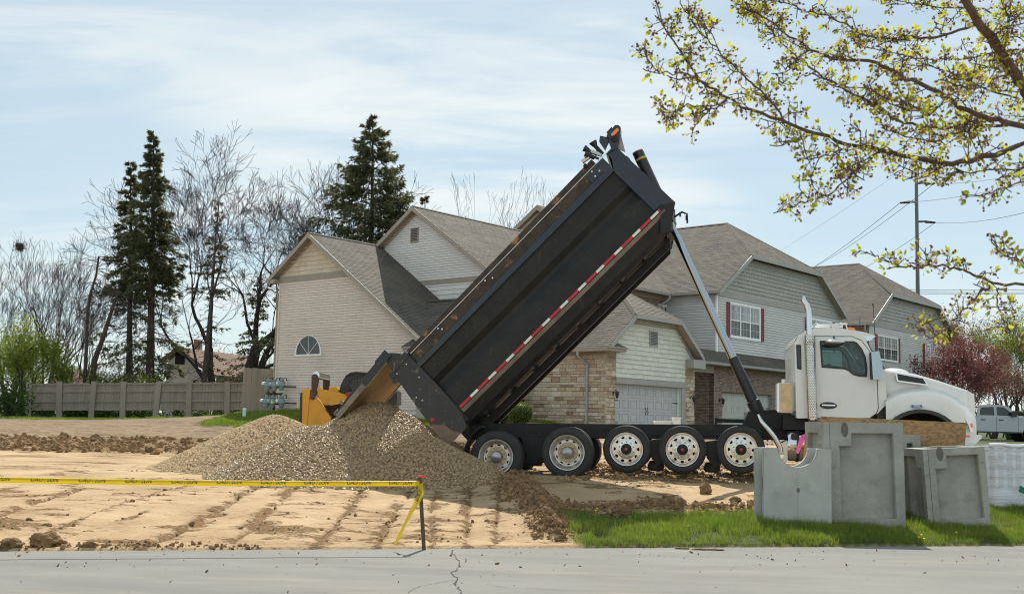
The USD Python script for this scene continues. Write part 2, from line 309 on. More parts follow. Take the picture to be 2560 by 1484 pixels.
M["leaf_crab"] = leafm("crabapple_leaf", (.46, .55, .05), (.68, .66, .09), .66, .3)
M["bud"] = leafm("crabapple_bud", (.42, .16, .12), (.60, .38, .22), .4, .45)
M["blossom"] = leafm("crabapple_blossom", (.62, .52, .40), (.70, .62, .52), .4, .15)
M["bark"] = mat("bark", (.045, .033, .025), (.085, .064, .05), 12, .95, bump=.6, bscale=50, stretch=(1, 1, .25))
M["bark_grey"] = mat("bark_grey", (.030, .023, .019), (.055, .043, .035), 9, .95, bump=.5, bscale=40, stretch=(1, 1, .3))
M["bark_crab"] = mat("bark_crabapple", (.06, .04, .028), (.12, .08, .055), 30, .85, bump=.5, bscale=150)
# truck and machines
M["white_paint"] = mat("white_paint", (.72, .71, .685), (.67, .66, .63), 1.5, .22, coat=.6, c3=(.54, .49, .41), s3=1.4, lo3=.52, hi3=.80, rough2=.55, stretch3=(1, 1, .6))
M["bed_black"] = mat("bed_black", (.007, .007, .007), (.018, .0165, .014), 1.6, .42, spec=.32, detail=8, c3=(.055, .046, .034), s3=6.0, lo3=.61, hi3=.80, rough2=.85, stretch3=(1, 1, .35))
M["bed_gloss"] = mat("bed_gloss", (.006, .009, .014), (.009, .012, .018), 3, .2, coat=.2, c3=(.05, .043, .035), s3=3, lo3=.6, hi3=.85, rough2=.6)
M["bed_scratched"] = mat("bed_scratched", (.008, .0085, .0095), (.016, .015, .014), 3, .34, coat=.1, c3=(.17, .135, .09), s3=13.0, lo3=.60, hi3=.68, rough2=.85, stretch3=(1, 1, .45))
M["bed_board"] = mat("bed_sideboard", (.024, .018, .014), (.048, .034, .023), 5, .75, bump=.3, bscale=25, c3=(.30, .14, .05), s3=3.4, lo3=.57, hi3=.66)
M["bed_lip"] = mat("dusty_lip", (.23, .185, .13), (.14, .115, .085), 3, .7)
M["gate_inside"] = mat("worn_gate_steel", (.36, .23, .085), (.25, .155, .06), 3, .62, c3=(.06, .05, .04), s3=2.2, lo3=.58, hi3=.75, metal=.2)
M["mud"] = mat("muddy_skirt", (.21, .135, .09), (.15, .10, .07), 5, .85)
M["chassis"] = mat("chassis_black", (.007, .0075, .0085), (.014, .013, .012), 4, .5, spec=.35, c3=(.07, .055, .038), s3=2.2, lo3=.60, hi3=.9, rough2=.85)
M["tyre"] = mat("tyre_rubber", (.014, .014, .0145), (.022, .021, .02), 5, .7, c3=(.06, .048, .034), s3=3.0, lo3=.55, hi3=.9)
M["chrome"] = mat("polished_metal", (.70, .72, .74), None, 3, .10, metal=1.0)
M["hoist_chrome"] = mat("hoist_chrome", (.40, .45, .50), None, 3, .12, metal=1.0)
M["alu"] = mat("polished_alloy_rim", (.75, .74, .72), (.62, .59, .55), 6, .17, metal=1.0, c3=(.42, .36, .28), s3=5, lo3=.58, hi3=.72, rough2=.6)
M["steel_rim"] = mat("grey_steel_rim", (.66, .65, .62), (.52, .49, .44), 5, .30, metal=.8, c3=(.24, .18, .11), s3=4, lo3=.58, hi3=.75)
M["hub_tan"] = mat("dusty_hub", (.66, .49, .28), (.52, .38, .22), 8, .7)
M["cap_steel"] = mat("hub_cap_steel", (.42, .42, .42), (.33, .32, .31), 6, .32, metal=.9)
M["scuff"] = mat("scuffed_paint", (.085, .072, .053), (.05, .043, .034), 9, .8)
M["red"] = mat("red_plastic", (.50, .015, .02), (.42, .012, .02), 3, .4)
M["red_hub"] = mat("red_hub_cap", (.32, .03, .035), None, 3, .4)
M["tape_white"] = mat("reflective_white", (.72, .70, .64), (.6, .57, .5), 6, .4)
M["amber"] = mat("amber_lens", (.85, .22, .02), None, 3, .3)
M["yellow"] = mat("machine_yellow", (.62, .30, .015), (.55, .26, .012), 1.5, .4, c3=(.36, .19, .03), s3=2.5, lo3=.55, hi3=.8)
M["machine_black"] = mat("machine_black", (.018, .018, .02), (.03, .028, .026), 4, .5)
M["brown_steel"] = mat("brown_steel", (.065, .042, .032), (.04, .028, .022), 5, .6)
M["glass"] = glass("cab_glass", (.62, .74, .72))
M["cyl_black"] = mat("cylinder_black", (.012, .013, .014), (.02, .02, .02), 5, .3)
M["cyl_yellow"] = mat("cylinder_band", (.45, .30, .03), None, 3, .5)
M["blue"] = mat("badge_blue", (.06, .16, .32), None, 3, .35)
M["silver_paint"] = mat("silver_paint", (.33, .36, .40), (.30, .33, .37), 2, .25, metal=.25, coat=.6)
M["orange_stake"] = mat("orange_stake", (.62, .28, .08), (.5, .25, .1), 6, .7)
M["pink"] = mat("pink_ribbon", (.80, .12, .38), None, 3, .5, trans=.3)
# loose things
M["tape"] = mat("caution_yellow", (.78, .56, .012), (.70, .48, .01), 5, .35, trans=.25)
M["ink"] = mat("black_ink", (.012, .011, .008), None, 5, .5)
M["stake"] = mat("wooden_stake", (.10, .07, .045), (.065, .045, .03), 15, .85, stretch=(3, 3, .3), bump=.3)
M["red_tape"] = mat("red_flagging", (.72, .07, .05), None, 3, .5)
M["osb"] = mat("strand_board", (.42, .25, .10), (.20, .12, .055), 14, .8, bump=.5, bscale=30, stretch=(1, 1, 2.2), c3=(.10, .065, .035), s3=7, lo3=.58, hi3=.7)
M["wrap"] = usdkit.material(stage, LK + "stretch_wrap", {"g": ("geometry", {}), "mp": ("mapping", {"mapping_type": "point", "scale": (1.5, 1.5, 26)}), "n": ("noise_texture", {"scale": 2.0, "detail": 4.0}), "bp": ("bump", {"strength": .5, "distance": .03}),
    "t": ("transparent_bsdf", {"color": (.95, .95, .97)}), "p": ("principled_bsdf", {"base_color": (.75, .77, .80), "roughness": .18, "specular_ior_level": .9}), "m": ("mix_closure", {"fac": .45})},
    [("g.position", "mp.vector"), ("mp.vector", "n.vector"), ("n.fac", "bp.height"), ("bp.normal", "p.normal"), ("t.BSDF", "m.closure1"), ("p.BSDF", "m.closure2")], surface="m.closure")
M["plank"] = mat("crate_plank", (.34, .28, .21), (.25, .2, .15), 6, .8, stretch=(1, 1, 6))
M["poly"] = mat("white_plastic_sheet", (.78, .79, .80), (.66, .68, .72), 3, .35)
M["green"] = mat("green_flag", (.02, .25, .17), None, 3, .5, trans=.3)
M["meter"] = mat("meter_grey", (.26, .33, .33), (.2, .26, .26), 6, .5)
M["pole"] = mat("grey_pole", (.16, .16, .155), (.11, .11, .105), 2, .85, stretch=(4, 4, .2))
M["fence"] = mat("fence_taupe", (.285, .235, .18), (.225, .187, .145), 1.5, .75, obj=.07, stretch=(1, 1, .4))
M["nest"] = mat("nest_twigs", (.07, .05, .03), None, 5, .9)
M["dandelion"] = mat("dandelion", (.85, .62, .02), None, 5, .6)
# ------------------------------------------------------------------ terrain
def sstep(a, b, x): t = np.clip((np.asarray(x, float) - a) / (b - a), 0, 1); return t * t * (3 - 2 * t)
EDGE_P, EDGE_D = np.array([-1.04, 14.27]), np.array([.9692, .2462])          # the road's far edge
EDGE_N = np.array([-.2462, .9692])
def road_v(x, y): return (x - EDGE_P[0]) * EDGE_N[0] + (y - EDGE_P[1]) * EDGE_N[1]
def terrain(x, y):
    x, y = np.asarray(x, float), np.asarray(y, float); v = road_v(x, y)
    s = sstep(-2.2, 1.6, x - .05 * np.maximum(v - 8, 0))
    slope = .052 + (.088 - .052) * s; pad = .40 + (.64 - .40) * s
    a = slope * v; z = np.where(a < pad, a, pad); k = .12
    z = -k * np.logaddexp(-a / k, -pad / k) + .03                             # soft minimum
    z = np.where(v < 0, np.minimum(z, 0), z)
    left = 1 - sstep(-3.5, 2.5, x - .12 * (y - 20))
    z = z + left * (1.06 - .42) * sstep(31.0, 46.0, y) + (1 - left) * (1.06 - .62) * sstep(26, 41, y)
    z = z + .46 * np.exp(-(((x + .2) / 3.0) ** 2 + ((y - 43.8) / 3.2) ** 2))
    z = z + .80 * np.exp(-(((x + 7.5) / 9.0) ** 2 + ((y - 53.5) / 6.5) ** 2))
    return z + .0 * x
def ground_hit(px, py, z0=.3):
    z = z0
    for _ in range(25):
        P = on_plane(px, py, (0, 0, z), (0, 0, 1)); z = .5 * z + .5 * float(terrain(P[0], P[1]))
    return P
# seams left between the tracks of the machine that levelled the pad
SEAMS = [[(360, 1372), (500, 1305), (625, 1225)], [(777, 1370), (839, 1312), (905, 1220)], [(949, 1352), (992, 1275), (1033, 1220)], [(1080, 1367), (1078, 1261), (1098, 1220)],
         [(1241, 1323), (1245, 1270), (1248, 1220)], [(1351, 1297), (1330, 1250), (1318, 1213)], [(-40, 1305), (91, 1253), (175, 1231)], [(77, 1341), (256, 1272), (439, 1217)], [(560, 1372), (640, 1310), (730, 1225)], [(60, 1375), (200, 1330), (330, 1285)], [(1165, 1368), (1168, 1290), (1176, 1222)]]
SEAMS = [np.array([ground_hit(*p)[:2] for p in s]) for s in SEAMS]
def seam_field(x, y):
    """Signed distance to the nearest seam and its strength."""
    best = np.full(x.shape, 9.0); side = np.zeros(x.shape)
    for k, s in enumerate(SEAMS):
        d = s[-1] - s[0]; ext = np.vstack([s[0] - d * .25, s, s[-1] + d * .15])
        for a, b in zip(ext[:-1], ext[1:]):
            ab = b - a; t = np.clip(((x - a[0]) * ab[0] + (y - a[1]) * ab[1]) / (ab @ ab), 0, 1)
            qx, qy = x - a[0] - t * ab[0], y - a[1] - t * ab[1]; dist = np.hypot(qx, qy); sg_ = np.sign(qx * ab[1] - qy * ab[0])
            m = dist < best; best = np.where(m, dist, best); side = np.where(m, sg_ * (1 if k % 2 else -1), side)
    return best, side
def lawn_mask(x, y):
    """Grass by the concrete castings, far lawns."""
    v = road_v(x, y); n = meshkit.fbm(np.stack([x * 1.3, y * 1.3, 0 * x], -1), 4, 5) - .5
    top = 2.35 + .9 * n + .45 * sstep(3.2, 5.5, x) + 1.2 * sstep(5.5, 8, x)
    a = sstep(-.04, .06, v) * (1 - sstep(-.15, .15, v - top)) * sstep(.72, 1.0, x - .16 * v * 0 + .5 * n + .10 * (v - 1))
    n2 = meshkit.fbm(np.stack([x * .5, y * .5, 0 * x], -1), 3, 15) - .5
    left = 1 - sstep(-2, 2.5, x - .12 * (y - 20))
    b = left * sstep(43.8, 44.2, y + 2.5 * n2 - 11 * sstep(-12.2, -13.4, x + 1.2 * n2))
    c = sstep(44, 46, y) * sstep(8, 11, x) + sstep(1.2, 3, road_v(x, y) - 8) * sstep(10, 13, x)
    return np.clip(np.maximum(np.maximum(a, b), c), 0, 1)
gx = np.unique(np.concatenate([np.linspace(-420, -40, 20), np.linspace(-40, -9.4, 60), np.arange(-9.4, 9.6, .05), np.linspace(9.6, 40, 50), np.linspace(40, 420, 20)]))
gy = np.unique(np.concatenate([np.linspace(-60, 9, 8), np.arange(11.2, 30.0, .05), np.arange(30, 48, .12), np.linspace(48, 90, 40), np.linspace(90, 900, 20)]))
GX, GY = np.meshgrid(gx, gy, indexing="xy"); GV = road_v(GX, GY)
GZ = terrain(GX, GY)
near = (GX > -9.6) & (GX < 9.8) & (GY < 31) & (GV > -.05)
P3 = lambda sx, sy, seed: np.stack([GX * sx, GY * sy, 0 * GX + seed], -1)
rough = meshkit.fbm(P3(.9, .8, 3), 4, 11); rough2 = meshkit.fbm(P3(2.6, 4.5, 9), 4, 21)
sd, sside = seam_field(GX, GY)
rough3 = meshkit.fbm(P3(1.6, 5.5, 13), 4, 51)
crumb = sstep(.53, .67, .42 * rough + .30 * rough2 + .30 * rough3) * .95
crumb = np.maximum(crumb, sstep(.28, .02, sd) * sstep(.48, .66, rough2 + .10 * sside) * (GY < 21.5))
crumb = np.maximum(crumb, .9 * np.exp(-(sd / .045) ** 2) * (GY < 21.5) * sstep(.3, .5, rough + .3 * (rough2 - .5)))
berm = sstep(31, 32.5, GY + 2.2 * (rough - .5) - .12 * (GX + 12)) * (1 - sstep(36.5, 39, GY + 3 * (rough2 - .5) - .12 * (GX + 12))) * (GX < 3)
crumb = np.maximum(crumb, berm * sstep(.30, .5, rough2 + .1))
wind = np.exp(-(((GX - (.15 + .5 * sstep(6.5, 1.0, GV))) / .30) ** 2)) * sstep(.3, .9, GV) * (1 - sstep(6.8, 7.6, GV))      # the loose windrow beside the pad
wind2 = np.exp(-(((GV - 3.0 - .35 * (rough - .5) * 4) / .40) ** 2)) * sstep(.6, 1.2, GX) * (1 - sstep(4.0, 5.0, GX)) * .8
under = sstep(6.0, 6.8, GV + .8 * (rough - .5)) * sstep(.8, 1.4, GX) * (1 - sstep(12, 14, GV)) * sstep(.42, .58, rough2)
crumb = np.clip(np.maximum.reduce([crumb, wind, wind2, under]), 0, 1)
fine = meshkit.fbm(P3(7, 9, 1), 4, 31) - .5; vfine = meshkit.fbm(P3(17, 22, 2), 3, 41) - .5
amp = near * 1.0 + (~near) * .6
seam_h = -.030 * np.exp(-(sd / .035) ** 2) + .014 * sside * np.exp(-np.maximum(sd, 0) / .25)
dz = np.where(GY < 21.8, seam_h, 0) * sstep(.0, .4, GV) + .05 * (rough - .5) + .014 * fine + crumb * (.045 * fine + .06 * vfine - .008) + berm * (.13 + .18 * fine) + wind * (.14 + .10 * fine + .08 * vfine) + wind2 * (.06 + .08 * fine + .07 * vfine)
lawn = lawn_mask(GX, GY)
dz = dz * (1 - .5 * lawn) + lawn * np.where(GY > 30, .10, .015)
GZ = GZ + dz * amp * sstep(0, .25, GV)
GZ = np.where(GV < .02, np.where(GV < -.04, -.06, -.012), GZ)
ny, nx = GX.shape; ii, jj = np.meshgrid(np.arange(ny - 1), np.arange(nx - 1), indexing="ij"); q = (ii * nx + jj).ravel()
gm = MB().add(np.stack([GX, GY, GZ], -1).reshape(-1, 3), np.c_[q, q + 1, q + nx + 1, q + nx])
M["soil"] = usdkit.material(stage, LK + "graded_soil", {
    "g": ("geometry", {}), "ac": ("attribute", {"attribute": "crumb"}), "al": ("attribute", {"attribute": "lawn"}), "am": ("attribute", {"attribute": "stony"}),
    "n1": ("noise_texture", {"scale": .8, "detail": 6.0, "roughness": .6}), "mp": ("mapping", {"mapping_type": "point", "scale": (3.5, 9.0, 6.0)}), "n2": ("noise_texture", {"scale": 2.4, "detail": 9.0, "roughness": .76, "distortion": .5}),
    "r1": ("map_range", {"from_min": .35, "from_max": .68, "clamp": True}), "tan": ("mix_color", {"a": (.49, .355, .215), "b": (.365, .25, .14)}),
    "va": ("math", {"math_type": "multiply_add", "value2": .20}), "vb": ("math", {"math_type": "multiply_add", "value2": .22}), "r2": ("map_range", {"from_min": .715, "from_max": .79, "clamp": True}), "flk": ("mix_color", {"b": (.25, .148, .065)}),
    "vo": ("voronoi_texture", {"feature": "distance_to_edge", "scale": 5.0, "randomness": 1.0}), "mv": ("mapping", {"mapping_type": "point", "scale": (1.0, 1.5, 1.0)}), "wv": ("mix_color", {"blend_type": "linear_light", "fac": .12, "use_clamp": False}),
    "rc": ("map_range", {"from_min": .0, "from_max": .032, "to_min": 0.9, "to_max": 0.0, "clamp": True}), "cm": ("math", {"math_type": "multiply"}), "rn": ("map_range", {"from_min": .50, "from_max": .66, "clamp": True}), "crk": ("mix_color", {"b": (.16, .10, .05)}),
    "dkm": ("math", {"math_type": "multiply", "value2": .28}), "hb": ("math", {"math_type": "multiply_add", "value2": -.9}), "dk": ("mix_color", {"b": (.165, .092, .040)}), "sn": ("noise_texture", {"scale": 3.2, "detail": 8.0, "roughness": .75}), "sr": ("map_range", {"from_min": .38, "from_max": .60, "clamp": True}), "stc": ("mix_color", {"a": (.12, .082, .05), "b": (.28, .205, .13)}), "st": ("mix_color", {}), "ln": ("mix_color", {"b": (.055, .075, .022)}),
    "n3": ("noise_texture", {"scale": 26.0, "detail": 5.0, "roughness": .7}), "gr": ("mix_color", {"blend_type": "soft_light", "fac": .7}), "bp": ("bump", {"strength": .8, "distance": .03}), "p": ("principled_bsdf", {"roughness": .95, "specular_ior_level": .2})},
    [("g.position", "n1.vector"), ("g.position", "mp.vector"), ("mp.vector", "n2.vector"), ("n1.fac", "r1.value"), ("r1.result", "tan.fac"), ("tan.result", "flk.a"), ("ac.fac", "va.value1"), ("n2.fac", "va.value3"), ("n1.fac", "vb.value1"), ("va.value", "vb.value3"), ("vb.value", "r2.value"), ("r2.result", "flk.fac"),
     ("g.position", "wv.a"), ("n2.color", "wv.b"), ("wv.result", "mv.vector"), ("mv.vector", "vo.vector"), ("vo.distance", "rc.value"), ("rc.result", "cm.value1"), ("n1.fac", "rn.value"), ("rn.result", "cm.value2"), ("cm.value", "crk.fac"), ("flk.result", "crk.a"),
     ("crk.result", "dk.a"), ("ac.fac", "dkm.value1"), ("dkm.value", "dk.fac"), ("dk.result", "st.a"), ("am.fac", "st.fac"), ("g.position", "sn.vector"), ("sn.fac", "sr.value"), ("sr.result", "stc.fac"), ("stc.result", "st.b"), ("st.result", "ln.a"), ("al.fac", "ln.fac"), ("g.position", "n3.vector"), ("ln.result", "gr.a"), ("n3.color", "gr.b"), ("gr.result", "p.base_color"),
     ("r2.result", "hb.value1"), ("n3.fac", "hb.value3"), ("hb.value", "bp.height"), ("bp.normal", "p.normal")], surface="p.BSDF")
ground = setting("ground", gm, M["soil"], smooth=True)
primvar(ground, "crumb", crumb.ravel()); primvar(ground, "lawn", lawn.ravel())
stony = sstep(36.5, 38.5, GY + 3 * (rough - .5)) * (1 - lawn) * .95
primvar(ground, "stony", stony.ravel())
def gz(x, y):
    """Height of the modelled ground surface."""
    x, y = np.atleast_1d(np.asarray(x, float)), np.atleast_1d(np.asarray(y, float)); i = np.clip(np.searchsorted(gy, y) - 1, 0, ny - 2); j = np.clip(np.searchsorted(gx, x) - 1, 0, nx - 2)
    ty, tx = (y - gy[i]) / (gy[i + 1] - gy[i]), (x - gx[j]) / (gx[j + 1] - gx[j])
    return (GZ[i, j] * (1 - tx) + GZ[i, j + 1] * tx) * (1 - ty) + (GZ[i + 1, j] * (1 - tx) + GZ[i + 1, j + 1] * tx) * ty

# ------------------------------------------------------------------ road
def E3(t, v, z=0.0): p = EDGE_P + EDGE_D * t + EDGE_N * v; return np.array([p[0], p[1], z])
mb = MB(); tt = np.concatenate([np.linspace(-220, -14, 12), np.arange(-14, 14, .12), np.linspace(14, 220, 12)]); edge = .025 * (meshkit.fbm(np.stack([tt * 2.5, 0 * tt, 0 * tt], -1), 3, 3) - .5)
vs = np.array([0, -.12, -.5, -1.5, -3, -4.5, -6, -9.5]); RP = np.array([[[*(EDGE_P + EDGE_D * t + EDGE_N * (v + (e if k == 0 else 0))), -.028 if k == 0 else 0.0 - .012 * (k == 1) * 0] for k, v in enumerate(vs)] for t, e in zip(tt, edge)])
nI, nJ = RP.shape[:2]; a, b = np.meshgrid(np.arange(nI - 1), np.arange(nJ - 1), indexing="ij"); k = (a * nJ + b).ravel(); mb.add(RP.reshape(-1, 3), np.c_[k, k + 1, k + nJ + 1, k + nJ])
RP2 = RP.copy(); RP2[..., 2] = np.maximum(RP2[..., 2], -.0)
mb = MB().add(np.where(np.isfinite(RP2.reshape(-1, 3)), RP2.reshape(-1, 3), 0), np.c_[k, k + 1, k + nJ + 1, k + nJ])
road = setting("road", mb, M["asphalt"])
def ribbon(pts, w, z):
    pts = np.asarray(pts, float); t = np.gradient(pts, axis=0); t /= np.linalg.norm(t, axis=1, keepdims=True) + 1e-9; nn = np.c_[-t[:, 1], t[:, 0]]; w = np.broadcast_to(w, (len(pts),))[:, None]
    v = np.vstack([np.c_[pts + nn * w / 2, np.full(len(pts), z)], np.c_[pts - nn * w / 2, np.full(len(pts), z)]]); n = len(pts); i = np.arange(n - 1)
    return MB().add(v, np.c_[i, i + n, i + n + 1, i + 1])
def road_pts(px): return np.array([on_plane(*p, (0, 0, 0), (0, 0, 1))[:2] for p in px])
def jitter(pts, n, amp, rng):
    pts = np.asarray(pts); s = np.linspace(0, len(pts) - 1, n); o = np.c_[np.interp(s, np.arange(len(pts)), pts[:, 0]), np.interp(s, np.arange(len(pts)), pts[:, 1])]; return o + rng.normal(size=o.shape) * amp
rg = np.random.default_rng(3)
for line, w in (([(1127, 1373), (1139, 1390), (1148, 1405), (1145, 1420), (1131, 1435), (1144, 1447), (1138, 1456), (1149, 1470), (1152, 1490)], .012), ([(1144, 1447), (1100, 1455), (1040, 1468), (1020, 1482)], .006), ([(1215, 1459), (1260, 1468), (1330, 1470), (1420, 1476)], .005)):
    setting("crack", ribbon(jitter(road_pts(line), 40, .012, rg), np.abs(rg.normal(w, w * .4, 40)), .004), M["dark"], parent=road, kind=None)

# ------------------------------------------------------------------ small rocks and clods
def rock(seed, sub=0, sc=(1, .8, .6)):
    m = trimesh.creation.icosphere(subdivisions=sub, radius=1.0); v = np.asarray(m.vertices); r = np.random.default_rng(seed)
    v = v * (1 + (.28 if sub == 0 else .62) * (r.random(len(v))[:, None] - .5)) * np.asarray(sc); return MB().add(v, m.faces)
ROCKS = [rock(1), rock(2, 0, (1, .75, .5)), rock(3, 0, (1, 1, .7)), rock(4, 0, (1.1, .7, .65))]
CLODS = [rock(11, 1, (1, .85, .6)), rock(12, 1, (1.1, .8, .55)), rock(13, 1, (1.15, .75, .6))]
rg = np.random.default_rng(17); C = []
def scatter(n, fx, fy, size, keep=None):
    x, y = fx(n), fy(n); s = size(n)
    if keep is not None: k = keep(x, y); x, y, s = x[k], y[k], s[k]
    C.append(np.c_[x, y, gz(x, y) + s * .15, s])
def vx(v, x):  # y where the perpendicular distance from the road is v
    return (v - (x - EDGE_P[0]) * EDGE_N[0]) / EDGE_N[1] + EDGE_P[1]
n = 2800; v = rg.uniform(.4, 7.4, n); x = .15 + .5 * sstep(6.5, 1.0, v) + rg.normal(0, .17, n); y = vx(v, x); s = np.clip(rg.gamma(1.8, .011, n), .008, .07); C.append(np.c_[x, y, gz(x, y) + s * .2, s])
n = 1500; x = rg.uniform(.7, 4.9, n); v = 3.0 + rg.normal(0, .33, n) + .25 * np.sin(x * 3); y = vx(v, x); s = np.clip(rg.gamma(1.6, .011, n), .008, .07); C.append(np.c_[x, y, gz(x, y) + s * .2, s])
n = 1500; x = rg.uniform(.9, 6, n); v = rg.uniform(6.2, 10.5, n); y = vx(v, x); s = np.clip(rg.gamma(2, .011, n), .01, .075); C.append(np.c_[x, y, gz(x, y) + s * .2, s])
n = 9000; x = rg.uniform(-8, 5, n); y = rg.uniform(13, 29, n); i = np.clip(np.searchsorted(gy, y) - 1, 0, ny - 2); j = np.clip(np.searchsorted(gx, x) - 1, 0, nx - 2); kp = (crumb[i, j] > .35) & (road_v(x, y) > .15) & (lawn[i, j] < .3); x, y = x[kp], y[kp]; s = np.clip(rg.gamma(1.7, .008, len(x)), .006, .05); C.append(np.c_[x, y, gz(x, y), s])
n = 3500; x = rg.uniform(-17, 1, n); y = rg.uniform(30.5, 38, n); i = np.clip(np.searchsorted(gy, y) - 1, 0, ny - 2); j = np.clip(np.searchsorted(gx, x) - 1, 0, nx - 2); kp = berm[i, j] > .3; x, y = x[kp], y[kp]; s = np.clip(rg.gamma(2, .03, len(x)), .02, .17); C.append(np.c_[x, y, gz(x, y), s])
n = 420; x = rg.uniform(-7.5, -3.0, n); v = np.abs(rg.normal(.1, .12, n)) + .03; y = vx(v, x); s = np.clip(rg.gamma(1.5, .008, n), .006, .04); C.append(np.c_[x, y, gz(x, y) + s * .2, s])
C = np.vstack(C)
instancer("/World/soil_clods", [(f"clod_{'abc'[k]}", CLODS[k], M["dirt"]) for k in range(3)], rg.integers(0, 3, len(C)), C[:, :3], rand_quats(len(C), rg), np.repeat(C[:, 3:], 3, 1), label="brown crumbs and clods of broken soil on the graded pad", cat="soil")
# the few big lumps one can pick out
for px, py, s, lb in ((115, 1361, .155, "largest dark clod of earth by the road, lower left"), (28, 1366, .11, "low flat clod of earth at the road's left end"), (1764, 1232, .13, "tall upright lump of clay on the grass edge left of the concrete"), (1555, 1290, .13, "dark lump of soil alone in the grass"), (1838, 1253, .085, "small clod at the grass edge touching the half-round concrete piece"), (222, 1366, .07, "small crumbly clod right of the largest dark clod")):
    g_ = ground_hit(px, py); m = trimesh.creation.icosphere(subdivisions=3, radius=1.0); v = np.asarray(m.vertices); d = meshkit.fbm(v * 2.2 + px, 4, 5)[:, None]; d2 = meshkit.fbm(v * 7 + px, 3, 7)[:, None]
    tall = 1.15 if px == 1764 else .72
    solo("earth_clod", MB().add(v * (.55 + .75 * d + .25 * (d2 - .5)) * np.array([1.25 if px != 1764 else .9, .9, tall]) * s + np.array([g_[0], g_[1], float(gz(g_[0], g_[1])[0]) + s * .42 * tall]), m.faces), M["dirt"], lb, "clod")
# crumbs dropped on the asphalt
rg = np.random.default_rng(23); n = 230; px = rg.uniform(0, 2560, n); py = np.clip(1376 + rg.gamma(1.2, 22, n), 1376, 1480); R = np.array([on_plane(a, b, (0, 0, 0), (0, 0, 1)) for a, b in zip(px, py)]); s = np.clip(rg.gamma(1.5, .004, n), .003, .02)
instancer("/World/road_crumbs", [("crumb", CLODS[1], M["dirt"])], np.zeros(n, int), np.c_[R[:, :2], s * .3 + .003], rand_quats(n, rg), np.c_[s * 1.6, s, s * .7], label="small crumbs of earth scattered on the asphalt", cat="soil")
for px, py, w, l_ in ((1705, 1371, .09, "thin flake of dried mud on the road edge, left of the longest flake"), (1770, 1374, .20, "longest flake of dried mud on the road edge below the grass"), (1700, 1376, .10, None)):
    if l_ is None: continue
    g_ = on_plane(px, py, (0, 0, 0), (0, 0, 1)); m = MB(); rr = np.random.default_rng(px)
    for k in range(7): m.add(CLODS[k % 3].get()[0] * np.array([w * .3, .035, .018]) + g_ + np.array([(k - 3) * w * .27, rr.normal(0, .02), .012]), CLODS[k % 3].get()[1])
    solo("mud_flake", m, M["dirt"], l_, "mud")
# ------------------------------------------------------------------ grass
def clump(seed, n=16, h=.085, spread=.035, w=.0042, bend=.5):
    r = np.random.default_rng(seed); mb = MB()
    for k in range(n):
        a = r.uniform(0, 2 * np.pi); b = np.array([math.cos(a), math.sin(a), 0]); o = np.array([*r.normal(0, spread, 2), 0]); hh = h * r.uniform(.5, 1.15); s = np.array([-b[1], b[0], 0]) * w / 2
        p1 = o + b * hh * .15 + np.array([0, 0, hh * .55]); p2 = o + b * hh * bend * r.uniform(.4, 1.2) + np.array([0, 0, hh])
        mb.add([o - s, o + s, p1 + s * .8, p1 - s * .8, p2], [[0, 1, 2], [0, 2, 3], [3, 2, 4]])
    return mb
CL = [("turf_a", clump(1), M["grass"]), ("turf_b", clump(2, 14, .11, .03), M["grass"]), ("turf_c", clump(3, 18, .06, .04), M["grass"]), ("straw", clump(4, 8, .07, .04, bend=1.1), M["grass_dry"])]
rg = np.random.default_rng(31); n = 30000; x = rg.uniform(.5, 9.5, n); v = rg.uniform(-.03, 4.2, n); y = vx(v, x); lm = lawn_mask(x, y); pa = meshkit.fbm(np.stack([x * 1.7, y * 1.7, 0 * x], -1), 4, 77)
bare = np.exp(-(((x - 1.55) / .25) ** 2 + ((v - 1.3) / .9) ** 2)) * .9
kp = rg.random(n) < lm * np.clip((pa - .30) * 5, .06, 1) * (1 - bare); x, y, v = x[kp], y[kp], v[kp]
idx = np.where(rg.random(len(x)) < .17, 3, rg.integers(0, 3, len(x))); s = rg.uniform(.7, 1.25, len(x)) * (1 - .25 * (v < .15)); a = rg.uniform(0, 6.28, len(x))
tall = meshkit.fbm(np.stack([x * .9, y * 1.5, 0 * x], -1), 3, 91); s *= .65 + .8 * tall
instancer("/World/verge_grass", CL, idx, np.c_[x, y, gz(x, y) - .005], np.c_[np.cos(a / 2), 0 * a, 0 * a, np.sin(a / 2)], np.c_[s, s, s * rg.uniform(.8, 1.3, len(x))], label="green verge grass growing along the road by the concrete castings", cat="grass")
FC = [("turf_a", clump(11, 20, .13, .10, .014), M["grass"]), ("turf_b", clump(12, 20, .10, .12, .016), M["grass"])]
n = 16000; x = rg.uniform(-32, 3, n); y = 43.4 + rg.gamma(1.3, 5, n); kp = (lawn_mask(x, y) > .4) & (y < 66); x, y = x[kp], y[kp]; a = rg.uniform(0, 6.28, len(x)); s = rg.uniform(.7, 1.2, len(x))
instancer("/World/back_lawn_grass", FC, rg.integers(0, 2, len(x)), np.c_[x, y, gz(x, y) - .01], np.c_[np.cos(a / 2), 0 * a, 0 * a, np.sin(a / 2)], np.c_[s, s, s], label="mown green lawn in front of the taupe fence and house", cat="grass")
